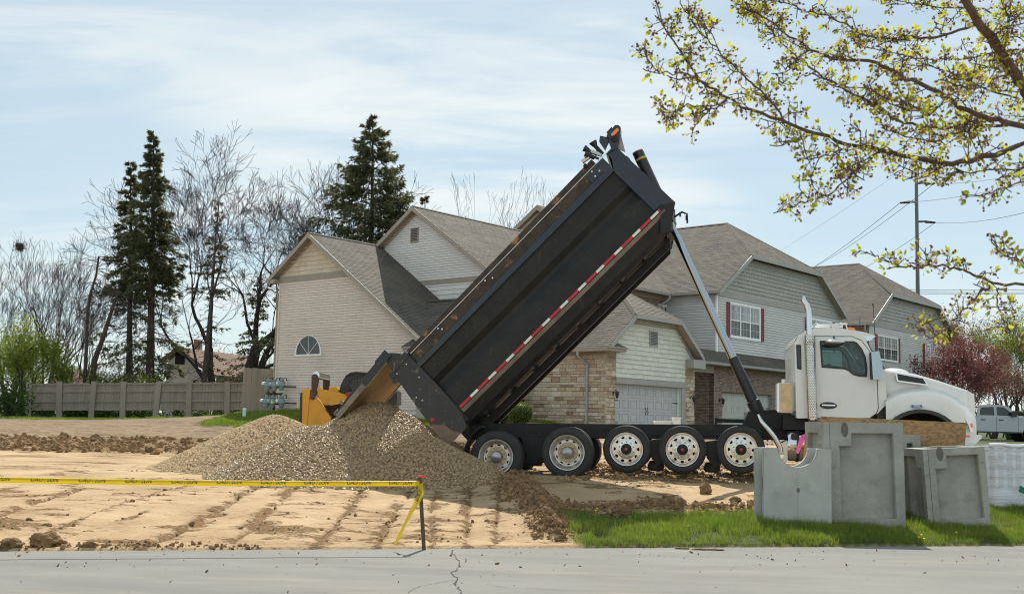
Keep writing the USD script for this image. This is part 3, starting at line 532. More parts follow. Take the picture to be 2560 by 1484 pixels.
for px, py in ((1492, 1285), (1488, 1290), (2303, 1352), (2296, 1356), (2310, 1358), (1720, 1330), (2390, 1345)):
    g_ = ground_hit(px, py); m = MB(); r_ = np.random.default_rng(px); k = float(gz(g_[0], g_[1])[0]); m.tube([[g_[0], g_[1], k], [g_[0] + .005, g_[1], k + .075]], [.002, .0015], 5); m.ball([g_[0] + .005, g_[1], k + .08], .017, 1, (1, 1, .5))
    solo("dandelion", m, M["dandelion"], {1492: "higher of two yellow dandelions at the grass edge near the windrow of clods", 1488: "lower of two yellow dandelions at the grass edge near the windrow of clods", 2303: "middle yellow dandelion of three below the low concrete box", 2296: "leftmost yellow dandelion of three below the low concrete box", 2310: "rightmost yellow dandelion of three below the low concrete box", 1720: "lone yellow dandelion in mid verge left of the concrete saddles", 2390: "lone yellow dandelion below the low concrete box's middle"}[px], "flower", "dandelions in the verge")
# ------------------------------------------------------------------ gravel heaps
def heap(c, top, R, ax, seed):
    """Returns height function of a heap: flattened cone on the terrain."""
    def h(x, y):
        dx, dy = (x - c[0]) / ax[0], (y - c[1]) / ax[1]; d = np.hypot(dx, dy); n = meshkit.fbm(np.stack([x * .9, y * .9, 0 * x + seed], -1), 4, seed) - .5
        t = np.clip(d + .10 * n, 0, 1.4); prof = np.where(t < .12, 1 - 1.9 * t * t / .24, 0); prof = 1 - (np.sqrt(t * t + .012) - .1095) / .9
        return top * prof + .05 * n
    return h
HEAPS = []
def build_heap(name, label, parts_, m, size, n, seed, bbox):
    hs = parts_; x0, x1, y0, y1 = bbox; xs = np.arange(x0, x1, .06); ys = np.arange(y0, y1, .06); X, Y = np.meshgrid(xs, ys); B = terrain(X, Y) - .03
    H = np.maximum.reduce([h(X, Y) for h in hs]); Z = np.where(H > 0, B + H, B - .3)
    t = thing(name, label, "gravel heap", (parts_c := ((x0 + x1) / 2, (y0 + y1) / 2, 0)))
    nyy, nxx = X.shape; a_, b_ = np.meshgrid(np.arange(nyy - 1), np.arange(nxx - 1), indexing="ij"); k = (a_ * nxx + b_).ravel(); F = np.c_[k, k + 1, k + nxx + 1, k + nxx]
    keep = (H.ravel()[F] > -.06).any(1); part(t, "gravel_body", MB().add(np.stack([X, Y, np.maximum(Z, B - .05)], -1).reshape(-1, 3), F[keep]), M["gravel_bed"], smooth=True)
    r = np.random.default_rng(seed); x = r.uniform(x0, x1, n * 3); y = r.uniform(y0, y1, n * 3); hh = np.maximum.reduce([h(x, y) for h in hs]); kp = hh > -.02; x, y, hh = x[kp][:n], y[kp][:n], hh[kp][:n]
    sz = size * r.uniform(.65, 1.35, len(x)); z = terrain(x, y) - .03 + np.maximum(hh, .02) + sz * r.uniform(-.15, .55, len(x))
    instancer(t.path + "/stones", [(f"stone_{'abcd'[k]}", ROCKS[k], m) for k in range(4)], r.integers(0, 4, len(x)), np.c_[x - t.loc[0], y - t.loc[1], z], rand_quats(len(x), r), np.repeat(sz[:, None], 3, 1))
    # loose stones that rolled off the foot
    return t
A1 = at(945, 1003, 23.9); A2 = at(690, 1036, 25.6)
h1 = heap(A1, A1[2] - float(terrain(A1[0], A1[1])), 1, (2.9, 3.35), 3); h1b = heap((A1[0] + 1.0, A1[1] - 1.35, 0), 1.0, 1, (1.95, 1.95), 4); h1c = heap((A1[0] - 1.2, A1[1] - .9, 0), 1.08, 1, (2.1, 2.5), 6)
h2 = heap(A2, A2[2] - float(terrain(A2[0], A2[1])), 1, (2.75, 2.8), 5)
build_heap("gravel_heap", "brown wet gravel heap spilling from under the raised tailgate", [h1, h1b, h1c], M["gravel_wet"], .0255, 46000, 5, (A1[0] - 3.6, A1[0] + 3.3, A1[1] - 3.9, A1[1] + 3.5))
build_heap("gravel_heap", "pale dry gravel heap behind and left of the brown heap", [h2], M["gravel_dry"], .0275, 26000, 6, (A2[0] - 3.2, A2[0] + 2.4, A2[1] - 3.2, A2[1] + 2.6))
# ------------------------------------------------------------------ houses: a runs left and away, b right and away, z up
eB = nrm([2340, 2750, 0]); eA = np.array([-eB[1], eB[0], 0]); G0 = np.array([3.70288, 42.80488, 0.0])
def H(a, b, z): return G0 + eA * a + eB * b + np.array([0, 0, z])
def onA(px, py, a):
    P = on_plane(px, py, G0 + eA * a, eA) - G0; return np.array([P @ eB, P[2]])          # (b, z) on a wall of constant a
def onB(px, py, b):
    P = on_plane(px, py, G0 + eB * b, eB) - G0; return np.array([-(P @ eA), P[2]])       # (-a, z) on a wall of constant b
def frA(a): return Fr(H(a, 0, 0), eB)      # u = b
def frB(b): return Fr(H(0, b, 0), -eA)     # u = -a
def lap(parent, name, fr, wall, v0, v1, h, m, proud=.028, w0=.0, cut=None, pieces=None, seed=1, gap=.0):
    """Lapped courses of height h on polygon 'wall' (u, v); pieces = (min, max) widths cuts each course into single shakes."""
    r = np.random.default_rng(seed); v = v0; u0, _, u1, _ = wall.bounds
    while v < v1 - .01:
        top = min(v + h, v1)
        if pieces is None: cells = [(u0 - 1, u1 + 1)]
        else:
            e = [u0 - r.uniform(0, pieces[1])]
            while e[-1] < u1: e.append(e[-1] + r.uniform(*pieces))
            cells = list(zip(e[:-1], e[1:]))
        for c0, c1 in cells:
            g = wall.intersection(sg.box(c0 + gap / 2, v + (r.uniform(-.006, .006) if pieces else 0), c1 - gap / 2, top + .002))
            if cut is not None: g = g.difference(cut)
            pr = proud * (r.uniform(.8, 1.25) if pieces else 1); vv = v
            ps = [q for q in polys(g) if q.area > .002]
            if not ps: continue
            for q in ps: part(parent, name, MB().slab(fr, q, lambda U, V: w0 + .002 + pr * (1 - np.clip((V - vv) / h, 0, 1)), back=w0 - .008), m)
        v = top
def roof_plane(parent, pts, m, thick=.14, expo=.143, seed=1, name="roof_deck", shingle=True, under=None):
    """pts: 3D outline; the first edge is the eave, counter-clockwise seen from above."""
    pts = [np.asarray(p, float) for p in pts]; n = np.cross(pts[1] - pts[0], pts[-1] - pts[0])
    if n[2] < 0: n = -n
    U = nrm(pts[1] - pts[0]); W = nrm(n); fr = Fr(pts[0], U, np.cross(W, U))
    P = np.array([fr.uv(p)[:2] for p in pts]); g = sg.Polygon(P).buffer(0)
    deck = part(parent, name, MB().prism(fr, g, -thick, -.004), M["soffit"] if under is None else under)
    if not shingle: return fr, g
    r = np.random.default_rng(seed); mb = MB(); vs0, vs1 = g.bounds[1], g.bounds[3]; v = vs0 - .02; VV, FF, cnt = [], [], 0
    while v < vs1:
        va, vb = max(v, vs0 + 1e-4), min(v + expo, vs1 - 1e-4)
        ea, eb = (g.intersection(sg.LineString([(-200, q), (400, q)])) for q in (va, vb))
        if not ea.is_empty and not eb.is_empty and vb > va:
            (a0, _, a1, _), (b0, _, b1, _) = ea.bounds, eb.bounds; L = max(a1 - a0, .01); k = max(1, int(L / .33)); cuts = np.sort(np.r_[0, np.clip((np.arange(1, k) + r.uniform(-.45, .45, k - 1)) / k, 0, 1), 1]) if k > 1 else np.array([0, 1.0])
            ta, tb = a0 + cuts * (a1 - a0), b0 + cuts * (b1 - b0)
            for i in range(k):
                w = r.uniform(.009, .017); q = fr.p([ta[i] + .003, ta[i + 1] - .003, tb[i + 1] - .003, tb[i] + .003, ta[i] + .003, ta[i + 1] - .003], [va, va, vb + .01, vb + .01, va, va], [w, w, .003, .003, -.002, -.002])
                VV.append(q); FF.append(np.array([[0, 1, 2], [0, 2, 3], [4, 5, 1], [4, 1, 0]]) + cnt); cnt += 6
        v += expo
    if VV: part(parent, "shingles", MB().add(np.vstack(VV), np.vstack(FF)), m, kind="stuff")
    return fr, g
def cap(parent, a, b, m, w=.26, name="ridge_cap"):
    a, b = np.asarray(a, float), np.asarray(b, float); n = max(2, int(np.linalg.norm(b - a) / .2)); mb = MB(); t = nrm(b - a); s = nrm(np.cross(t, [0, 0, 1])); up = np.cross(s, t)
    for i in range(n):
        p, q = a + (b - a) * i / n, a + (b - a) * (i + 1.12) / n; h0, h1 = .022, .034
        v = [p - s * w / 2 - up * .055, p + up * h0, p + s * w / 2 - up * .055, q - s * w / 2 - up * .045, q + up * h1, q + s * w / 2 - up * .045]
        mb.add(v, [[0, 1, 4], [0, 4, 3], [1, 2, 5], [1, 5, 4], [3, 4, 5], [0, 2, 1]])
    part(parent, name, mb, m, kind="stuff")
def rake(parent, a, b, m, h=.22, t=.03, out=None, name="rake_board", drop=.0):
    """Barge board hanging under the roof edge from a to b."""
    a, b = np.asarray(a, float) - [0, 0, drop], np.asarray(b, float) - [0, 0, drop]; out = np.asarray(out, float)
    part(parent, name, MB().obox(a + out * .002, b - a, np.array([0, 0, -h]), out * t), m)
def gutter(parent, a, b, out, m):
    a, b, out = np.asarray(a, float), np.asarray(b, float), np.asarray(out, float); z = np.array([0, 0, 1.0]); L = b - a; mb = MB()
    mb.obox(a + out * .01 - z * .02, L, out * .01, -z * .12).obox(a + out * .01 - z * .13, L, out * .085, -z * .01).obox(a + out * .095 - z * .015, L, out * .012, -z * .095).obox(a + out * .085 - z * .008, L, out * .03, -z * .012)
    for e in (a, b - nrm(L) * .006): mb.obox(e + out * .012 - z * .02, nrm(L) * .006, out * .09, -z * .11)
    part(parent, "gutter", mb, m)
def downspout(parent, pts, m, w=.075):
    mb = MB()
    for p, q in zip(pts[:-1], pts[1:]):
        p, q = np.asarray(p, float), np.asarray(q, float); t = nrm(q - p); s = nrm(np.cross(t, eB + .01)); u = np.cross(s, t); mb.obox(p - s * w / 2 - u * w / 2, q - p + t * .01, s * w, u * w)
    part(parent, "downspout", mb, m)
def vent(parent, fr, u0, u1, v0, v1, m):
    p = part(parent, "gable_vent", MB().prism(fr, sg.box(u0, v0, u1, v1).difference(sg.box(u0 + .05, v0 + .05, u1 - .05, v1 - .05)), .012, .05), m)
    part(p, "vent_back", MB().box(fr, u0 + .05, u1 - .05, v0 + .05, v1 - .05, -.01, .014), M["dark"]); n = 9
    for i in range(n):
        v = v0 + .055 + (v1 - v0 - .12) * i / (n - 1); part(p, "louvre", MB().add(fr.p([u0 + .05, u1 - .05, u1 - .05, u0 + .05, u0 + .05, u1 - .05], [v, v, v + .045, v + .045, v + .008, v + .008], [.042, .042, .018, .018, .042, .042]), [[0, 1, 2], [0, 2, 3], [0, 4, 5], [0, 5, 1]]), m)
def sash_window(parent, fr, u0, u1, v0, v1, ncol=3, shutters=True, grid=(3, 2), curtain=True, sh=.30):
    """ncol double-hung units side by side with muntins."""
    w = part(parent, "window", MB().prism(fr, sg.box(u0 - .085, v0 - .085, u1 + .085, v1 + .085).difference(sg.box(u0, v0, u1, v1)), .0, .062), M["white"])
    W = (u1 - u0) / ncol; vm = (v0 + v1) / 2
    for c in range(ncol):
        a, b = u0 + c * W, u0 + (c + 1) * W
        part(w, "sash", MB().prism(fr, sg.box(a, v0, b, v1).difference(unary_union([sg.box(a + .045, v0 + .05, b - .045, vm - .025), sg.box(a + .045, vm + .025, b - .045, v1 - .05)])), .005, .04), M["white"])
        for lo, hi in ((v0 + .05, vm - .025), (vm + .025, v1 - .05)):
            part(w, "pane", MB().box(fr, a + .04, b - .04, lo - .005, hi + .005, .012, .018), M["pane_curtain_reflection"] if lo > vm and curtain else M["pane"])  # upper panes get the painted curtain and reflection tone
            mb = MB()
            for g_ in range(1, grid[0]): x = a + .045 + (b - a - .09) * g_ / grid[0]; mb.box(fr, x - .0055, x + .0055, lo, hi, .0185, .024)
            for g_ in range(1, grid[1]): y = lo + (hi - lo) * g_ / grid[1]; mb.box(fr, a + .045, b - .045, y - .0055, y + .0055, .0187, .0238)
            part(w, "muntin", mb, M["white"])
    if shutters:
        for a in (u0 - .09 - sh, u1 + .09):
            s = part(parent, "shutter", MB().prism(fr, sg.box(a, v0 - .06, a + sh, v1 + .06).difference(unary_union([sg.box(a + .05, v0, a + sh - .05, vm - .05), sg.box(a + .05, vm + .04, a + sh - .05, v1 - .0)])), .006, .075), M["shutter"])
            part(s, "shutter_panel", MB().box(fr, a + .04, a + sh - .04, v0 - .01, v1 + .01, .008, .058), M["shutter"])
    return w
def garage_door(parent, fr, u0, u1, v0, v1, m):
    d = part(parent, "garage_door", MB().box(fr, u0, u1, v0, v1, -.19, -.165), m); n = 4; hh = (v1 - v0) / n
    for i in range(n):
        a, b = v0 + i * hh + .006, v0 + (i + 1) * hh - .006; k = 8; W = (u1 - u0) / k; holes = [sg.box(u0 + c * W + .07, a + .09, u0 + (c + 1) * W - .07, b - .09) for c in range(k)]
        p = part(d, "door_section", MB().prism(fr, sg.box(u0 + .01, a, u1 - .01, b).difference(unary_union(holes)), -.165, -.150), m)
        for h_ in holes: part(p, "raised_panel", MB().prism(fr, h_.buffer(-.035), -.165, -.152), m)
    for x, s in ((u0 + .03, 1), (u1 - .03, -1)):
        for i in (0, 2): y = v0 + (i + 1) * hh - .12 if i else v0 + .62; part(d, "hinge_strap", MB().hull([(x, y - .03, -.149), (x, y + .03, -.149), (x + s * .36, y - .012, -.149), (x + s * .36, y + .012, -.149), (x, y, -.140), (x + s * .4, y, -.142)], fr), M["iron"])
    for s in (-1, 1):
        c = (u0 + u1) / 2 + s * .06; part(d, "pull_handle", MB().tube(fr.p([c, c + s * .02, c, c + s * .03], [v0 + .95, v0 + 1.05, v0 + 1.15, v0 + 1.27], [-.148, -.11, -.11, -.148]), .012, 6), M["iron"])
def lantern(parent, fr, u, v):
    l_ = part(parent, "wall_lantern", MB().hull([(u - .05, v + .0, .01), (u + .05, v, .01), (u - .05, v + .2, .01), (u + .05, v + .2, .01), (u, v + .1, .04)], fr), M["iron"])
    part(l_, "lantern_arm", MB().tube(fr.p([u, u, u, u], [v + .08, v + .17, v + .22, v + .16], [.03, .10, .16, .20]), .014, 6), M["iron"])
    part(l_, "lantern_cap", MB().lathe(fr.p(u, v - .02, .20), fr.V, [(.0, .20), (.03, .19), (.085, .13), (.09, .115), (.0, .115)], 8), M["iron"])
    part(l_, "lantern_glass", MB().lathe(fr.p(u, v - .02, .20), fr.V, [(.0, .114), (.068, .112), (.04, -.06), (.0, -.07)], 8), M["white"])
    part(l_, "lantern_cage", MB().lathe(fr.p(u, v - .02, .20), fr.V, [(.075, .11), (.078, .10), (.05, -.06), (.046, -.06)], 8).lathe(fr.p(u, v - .02, .20), fr.V, [(.0, -.13), (.02, -.10), (.05, -.06), (.0, -.055)], 8), M["iron"])
def stones(parent, fr, wall, rows_h, lens, seed, cut=None, w0=0.0):
    r = np.random.default_rng(seed); u0, v, u1, v1 = wall.bounds
    while v < v1 - .02:
        h = r.choice(rows_h); h = h if v + h < v1 - .05 else v1 - v; u = u0 - r.uniform(0, .3)
        while u < u1:
            L = r.uniform(*lens) * (1.25 if h < .12 else 1); split = r.random() < .22 and h > .16; bits = [(u, v, u + L, v + h)] if not split else [(u, v, u + L, v + h * .5), (u, v + h * .5, u + L, v + h)]
            for q0, q1, q2, q3 in bits:
                g = sg.box(q0 + .006, q1 + .006, q2 - .006, q3 - .006).intersection(wall)
                if cut is not None: g = g.difference(cut)
                for q in polys(g):
                    if q.area < .003: continue
                    x0, y0, x1, y1 = q.bounds; d = r.uniform(.012, .045); b = min(.012, (x1 - x0) / 4, (y1 - y0) / 4); j = lambda: r.uniform(-.006, .006)
                    P = [(x0, y0, w0 - .01), (x1, y0, w0 - .01), (x1, y1, w0 - .01), (x0, y1, w0 - .01), (x0, y0, w0 + d * .55), (x1, y0, w0 + d * .55), (x1, y1, w0 + d * .55), (x0, y1, w0 + d * .55), (x0 + b, y0 + b, w0 + d + j()), (x1 - b, y0 + b, w0 + d + j()), (x1 - b, y1 - b, w0 + d + j()), (x0 + b, y1 - b, w0 + d + j())]
                    part(parent, "stone", MB().add(fr.p(*np.array(P).T), [[4, 5, 9, 8], [5, 6, 10, 9], [6, 7, 11, 10], [7, 4, 8, 11], [8, 9, 10, 11], [0, 1, 5, 4], [1, 2, 6, 5], [2, 3, 7, 6], [3, 0, 4, 7]]), M["stone"][r.choice(6, p=[.27, .2, .2, .15, .08, .10])])
            u += L
        v += h

# ---- left house: two stepped gables and the stone garage wing
PITCH = .686
LH = thing("house", "tan house with stepped gables, half-round window and stone garage wing behind the raised bed", "house", H(10, 4, 0))
fB = frB(0.0); za = lambda a: 10.55 - PITCH * abs(18.0 - a)
wall1 = sg.Polygon([(-20.5, 1.95), (-10.35, 1.78), (-10.35, za(10.35)), (-18.0, za(18.0)), (-20.5, za(20.5))])
band = sg.box(-20.5, 8.37, -10, 8.66).intersection(wall1)
wc = (-(onB(738, 890, 0)[0] + onB(804, 889, 0)[0]) / 2); WU = -18.02; WR = 1.03; WV = 4.57
hw = sg.Point(WU, WV).buffer(WR, 24).intersection(sg.box(WU - 2, WV, WU + 2, WV + 2)); 
part(LH, "wall_gable", MB().prism(fB, wall1, -.20, -.012), M["siding_tan"])
lap(LH, "siding_plank", fB, wall1.intersection(sg.box(-30, 0, 0, 8.37)), 2.0, 8.37, .127, M["siding_tan"], cut=hw)
lap(LH, "shake", fB, wall1.intersection(sg.box(-30, 8.66, 0, 11)), 8.66, 10.6, .225, M["shake_cream"], proud=.026, pieces=(.28, .62), seed=5, gap=.006)
part(LH, "band_board", MB().prism(fB, band, -.01, .048), M["trim"])
part(LH, "corner_board", MB().box(fB, -20.53, -20.42, 1.95, 8.36, -.02, .045), M["siding_tan"])
part(LH, "foundation", MB().prism(fB, [(-20.45, .9), (-10.4, .9), (-10.4, 1.77), (-20.45, 1.94)], -.19, -.02), M["foundation"])
w = part(LH, "half_round_window", MB().prism(fB, hw.difference(sg.Point(WU, WV + .085).buffer(WR - .105, 24).intersection(sg.box(WU - 2, WV + .085, WU + 2, WV + 2))), -.03, .045), M["white"])
part(w, "pane", MB().prism(fB, hw.buffer(-.06), -.02, -.005), M["pane"])
for ang in (90, 138, 42): p_ = np.array([WU, WV + .07]); q_ = p_ + (WR - .05) * np.array([math.cos(math.radians(ang)), math.sin(math.radians(ang))]); part(w, "muntin", MB().bar(fB.p(*p_, -.003), fB.p(*q_, -.003), .022, .014, up=fB.W), M["white"])
# left side wall and main roof
part(LH, "wall_side", MB().obox(H(20.5, .0, 1.7), eB * 9.5, -eA * .2, [0, 0, 6.9]), M["siding_tan"])
zr = lambda a: 10.70 - PITCH * abs(18.0 - a)
roof_plane(LH, [H(21.1, 4.6, zr(21.1)), H(21.1, -.35, zr(21.1)), H(18, -.35, 10.7), H(18, 4.6, 10.7)], M["roof"], seed=2)
roof_plane(LH, [H(9.0, -.35, zr(9.0)), H(9.0, 4.6, zr(9.0)), H(18, 4.6, 10.7), H(18, -.35, 10.7)], M["roof"], seed=3)
cap(LH, H(18, -.35, 10.71), H(18, 4.5, 10.71), M["roof"])
for s in (21.1, 9.95): rake(LH, H(s, -.35, zr(s)), H(18, -.35, 10.70), M["trim"], h=.24, out=-eB, drop=.005)
for s in (20.6, 10.35): rake(LH, H(s, -.0, zr(s) - .16), H(18, -.0, 10.70 - .16), M["trim"], h=.26, t=.022, out=-eB, name="frieze_board")
part(LH, "eave_return", MB().obox(H(21.1, -.36, zr(21.1) - .26), -eA * .58, eB * .34, [0, 0, .22]), M["trim"])
gutter(LH, H(21.1, -.35, zr(21.1) - .02), H(21.1, 4.5, zr(21.1) - .02), eA, M["trim"])
downspout(LH, [H(21.2, -.25, zr(21.1) - .16), H(21.2, -.25, 8.15), H(20.62, -.03, 7.8), H(20.62, -.03, 2.1)], M["trim"])
# cornice return at the gable's right foot
part(LH, "cornice_return", MB().obox(H(10.95, -.38, 4.62), -eA * .95, eB * .36, [0, 0, .13]).obox(H(11.02, -.43, 4.75), -eA * 1.05, eB * .42, [0, 0, .07]), M["trim"])
part(LH, "cornice_cap", MB().hull([H(11.02, -.43, 4.822), H(9.98, -.43, 4.822), H(11.02, 0, 4.822), H(9.98, 0, 4.822), H(10.5, 0, 5.28)]), M["roof"])
# tall gable behind
fT = frB(4.5); zt = lambda a: 12.36 - .675 * abs(15.3 - a)
wall2 = sg.Polygon([(-17.6, 6.5), (-8.9, 6.5), (-8.9, zt(8.9)), (-15.3, zt(15.3)), (-17.6, zt(17.6))])
part(LH, "wall_tall_gable", MB().prism(fT, wall2, -.2, -.012), M["siding_pale"])
ventbox = sg.box(-15.67, 10.64, -15.09, 11.42)
lap(LH, "siding_plank", fT, wall2.intersection(sg.box(-30, 8.62, 0, 13)), 8.62, 12.4, .127, M["siding_pale"], cut=ventbox)
lap(LH, "shake", fT, wall2.intersection(sg.box(-30, 6.5, 0, 8.36)), 6.7, 8.36, .225, M["siding_pale"], proud=.026, pieces=(.28, .62), seed=6, gap=.006)
part(LH, "band_board", MB().prism(fT, wall2.intersection(sg.box(-30, 8.36, 0, 8.62)), -.01, .035), M["trim"])
vent(LH, fT, -15.67, -15.09, 10.64, 11.42, M["trim"])
part(LH, "wall_side", MB().obox(H(17.6, 4.7, 6.0), eB * 9, -eA * .2, [0, 0, zt(17.6) - 6.1]), M["siding_pale"])
zq = lambda a: 12.5 - .675 * abs(15.3 - a)
roof_plane(LH, [H(18.02, 15, zq(18.02)), H(18.02, 4.15, zq(18.02)), H(15.3, 4.15, 12.5), H(15.3, 15, 12.5)], M["roof"], seed=4)
roof_plane(LH, [H(8.2, 4.15, zq(8.2)), H(8.2, 15, zq(8.2)), H(15.3, 15, 12.5), H(15.3, 4.15, 12.5)], M["roof"], seed=5)
cap(LH, H(15.3, 4.15, 12.51), H(15.3, 15, 12.51), M["roof"])
for s in (18.02, 8.2): rake(LH, H(s, 4.15, zq(s)), H(15.3, 4.15, 12.5), M["trim"], h=.24, out=-eB, drop=.005)
for s in (17.7, 8.9): rake(LH, H(s, 4.5, zq(s) - .16), H(15.3, 4.5, 12.34), M["trim"], h=.26, t=.022, out=-eB, name="frieze_board")
# third gable crossing the ridge further back
g3 = 15.0; r0, r1 = onB(1278, 575, g3), onB(1343, 512, g3); pk = -r1[0]; lo = -r0[0]; s3 = (r1[1] - r0[1]) / (lo - pk); R_ = 2 * pk - lo - 2
w3 = sg.Polygon([(-lo + .3, 6), (-R_, 6), (-R_, r1[1] - .2 - s3 * (pk - R_)), (-pk, r1[1] - .2), (-lo + .3, r1[1] - .2 - s3 * (lo - pk - .3))]); f3 = frB(g3 + .35)
part(LH, "wall_back_gable", MB().prism(f3, w3.buffer(0), -.2, 0), M["siding_tan"])
for s, sd_ in ((lo, 7), (R_, 8)):
    e = [H(s, g3, r1[1] - s3 * abs(pk - s)), H(s, g3 + 7, r1[1] - s3 * abs(pk - s)), H(pk, g3 + 7, r1[1]), H(pk, g3, r1[1])]; roof_plane(LH, e if s < pk else [e[1], e[0], e[3], e[2]], M["roof"], seed=sd_)
    rake(LH, H(s, g3, r1[1] - s3 * abs(pk - s)), H(pk, g3, r1[1]), M["trim"], h=.3, out=-eB, drop=.005)
# garage wing: stone side wall and corner
WE, WRZ, WS = 4.52, 7.35, .775
sw = sg.Polygon([(-10.4, .7), (0, .9), (0, 4.33), (-10.4, 4.33)])
part(LH, "wall_stone", MB().prism(fB, sg.Polygon([(-10.36, .7), (-.0, .7), (0, 4.6), (-10.36, 4.6)]), -.2, -.005), M["mortar"])
stones(LH, fB, sg.box(-4.6, .95, .03, 4.30), [.10, .15, .19, .22], (.28, .62), 9)
part(LH, "frieze_board", MB().box(fB, -10.3, -.06, 4.30, 4.50, -.01, .05), M["trim"])
fA = frA(0.0); DU0, DU1, DV0, DV1 = .69, 5.54, 1.04, 3.19
gw = sg.Polygon([(0, .8), (6.62, .8), (6.62, 4.4), (4.96, 5.86), (1.55, 5.86), (0, 4.4)])
part(LH, "wall_garage", MB().prism(fA, gw.difference(sg.box(DU0, 0, DU1, DV1)), -.2, -.01), M["shake_pale"])
shk = sg.Polygon([(.68, 3.42), (5.86, 3.42), (5.86, 5.0), (4.96, 5.84), (1.55, 5.84), (.68, 5.05)]); vb = (onA(1623, 826, 0), onA(1641, 867, 0))
vx0, vx1, vz0, vz1 = vb[0][0] - .02, vb[1][0] + .05, vb[1][1], vb[0][1]
lap(LH, "shake", fA, shk, 3.44, 5.86, .19, M["shake_pale"], proud=.030, pieces=(.26, .60), seed=7, gap=.007, cut=sg.box(vx0, vz0, vx1, vz1))
vent(LH, fA, vx0, vx1, vz0, vz1, M["trim_grey"])
stones(LH, fA, sg.box(-.03, .95, .66, 4.36), [.13, .17, .21], (.25, .5), 10)
stones(LH, fA, sg.box(5.9, .95, 6.62, 4.0), [.13, .17, .21], (.25, .5), 11)
part(LH, "door_header", MB().box(fA, .66, 5.88, 3.20, 3.42, -.02, .06), M["trim_grey"]); part(LH, "door_jamb", MB().box(fA, 5.56, 5.88, .9, 3.198, -.19, .03), M["trim_grey"]); part(LH, "door_jamb", MB().box(fA, .60, .69, .9, 3.198, -.19, -.0), M["trim_grey"])
part(LH, "door_stop", MB().box(fA, 5.50, 5.555, .95, 3.19, -.15, -.12), M["white"])
garage_door(LH, fA, DU0, DU1, DV0, DV1, M["door_grey"])
lantern(LH, fA, .52, 2.72); lantern(LH, fA, 6.30, 2.72)
hp = 1.75
roof_plane(LH, [H(9.5, -.35, WE), H(-.35, -.35, WE), H(-.35, 1.55, 5.99), H(hp, 3.3, WRZ), H(13.3, 3.3, WRZ)], M["roof"], seed=9)
roof_plane(LH, [H(-.35, 6.95, WE), H(9.5, 6.95, WE), H(12, 3.3, WRZ), H(hp, 3.3, WRZ), H(-.35, 4.99, 5.99)][:5], M["roof"], seed=10)
roof_plane(LH, [H(-.35, 1.55, 5.99), H(-.35, 5.05, 5.99), H(hp, 3.3, WRZ)], M["roof"], seed=11)
cap(LH, H(hp, 3.3, WRZ + .01), H(13.0, 3.3, WRZ + .01), M["roof"]); cap(LH, H(-.35, 1.55, 6.0), H(hp, 3.3, WRZ + .01), M["roof"], name="hip_cap"); cap(LH, H(-.35, 5.05, 6.0), H(hp, 3.3, WRZ + .01), M["roof"], name="hip_cap")
rake(LH, H(-.35, -.15, WE + .15), H(-.35, 1.56, 5.99), M["trim_grey"], h=.22, out=-eA); rake(LH, H(-.35, 1.55, 5.985), H(-.35, 5.05, 5.985), M["trim_grey"], h=.17, out=-eA, t=.05, name="fascia_board"); rake(LH, H(-.35, 6.75, WE + .15), H(-.35, 5.04, 5.99), M["trim_grey"], h=.22, out=-eA)
for p, q in (((.0, 4.45), (1.55, 5.78)), ((1.55, 5.78), (5.05, 5.78)), ((6.6, 4.45), (5.05, 5.78))): rake(LH, H(0, *p), H(0, *q), M["trim_grey"], h=.16, t=.03, out=-eA, name="frieze_board")
gutter(LH, H(9.4, -.35, WE), H(-.40, -.35, WE), -eB, M["trim"]); part(LH, "cornice_return", MB().obox(H(-.02, -.40, 4.40), -eA * .42, eB * 1.18, [0, 0, .12]).obox(H(-.0, -.44, 4.52), -eA * .50, eB * 1.26, [0, 0, .05]), M["trim"])
part(LH, "cornice_cap", MB().hull([H(-.02, .1, 4.575), H(-.48, .1, 4.575), H(-.02, .82, 4.575), H(-.48, .80, 4.575), H(-.03, .3, 4.86)]), M["roof"])
part(LH, "cornice_return", MB().obox(H(-.02, 5.92, 4.05), -eA * .38, eB * 1.0, [0, 0, .38]), M["trim_grey"])
downspout(LH, [H(1.05, -.42, WE - .1), H(1.05, -.42, 4.25), H(.82, -.08, 3.9), H(.82, -.08, .8)], M["trim_grey"])
part(LH, "wall_vent", MB().lathe(H(4.15, -.03, 1.95), -eB, [(.0, .07), (.06, .07), (.075, .0)], 10), M["iron"])
part(LH, "wall_right", MB().obox(H(.0, 6.6, .8), eA * 9, -eB * .2, [0, 0, 3.7]), M["shake_pale"])

# ---- brick and grey siding house in the middle
BH = thing("house", "grey sided house with red shutters above a brown brick garage, right of the stone garage", "house", H(3, 17, 0))
M["brick_front"] = brick("brick_front", eB); M["brick_side"] = brick("brick_side", eA)
a0, b0 = .8, 9.7; f2 = frA(a0); D2 = (onA(1806, 979, a0), onA(1932, 990, a0)); d0, d1 = D2[0][0], D2[0][0] + 4.88
BZ1 = 4.42
part(BH, "wall_brick_front", MB().prism(f2, sg.box(b0, .7, 25.6, BZ1).difference(sg.box(d0, 0, d1, 3.19)), -.25, 0), M["brick_front"])
part(BH, "wall_brick_side", MB().obox(H(a0 + .002, b0, .7), eA * 4, eB * .2, [0, 0, BZ1 - .7]), M["brick_side"])
lint = MB(); k = 0
for i in range(int((d1 - d0 + .3) / .075)):
    u = d0 - .15 + i * .075; q = part(BH, "lintel_brick", MB().box(f2, u + .004, u + .071, 3.20, 3.40, .001, .012 + .004 * (i % 3)), M["brick_front"] if i % 2 else M["stone"][4])
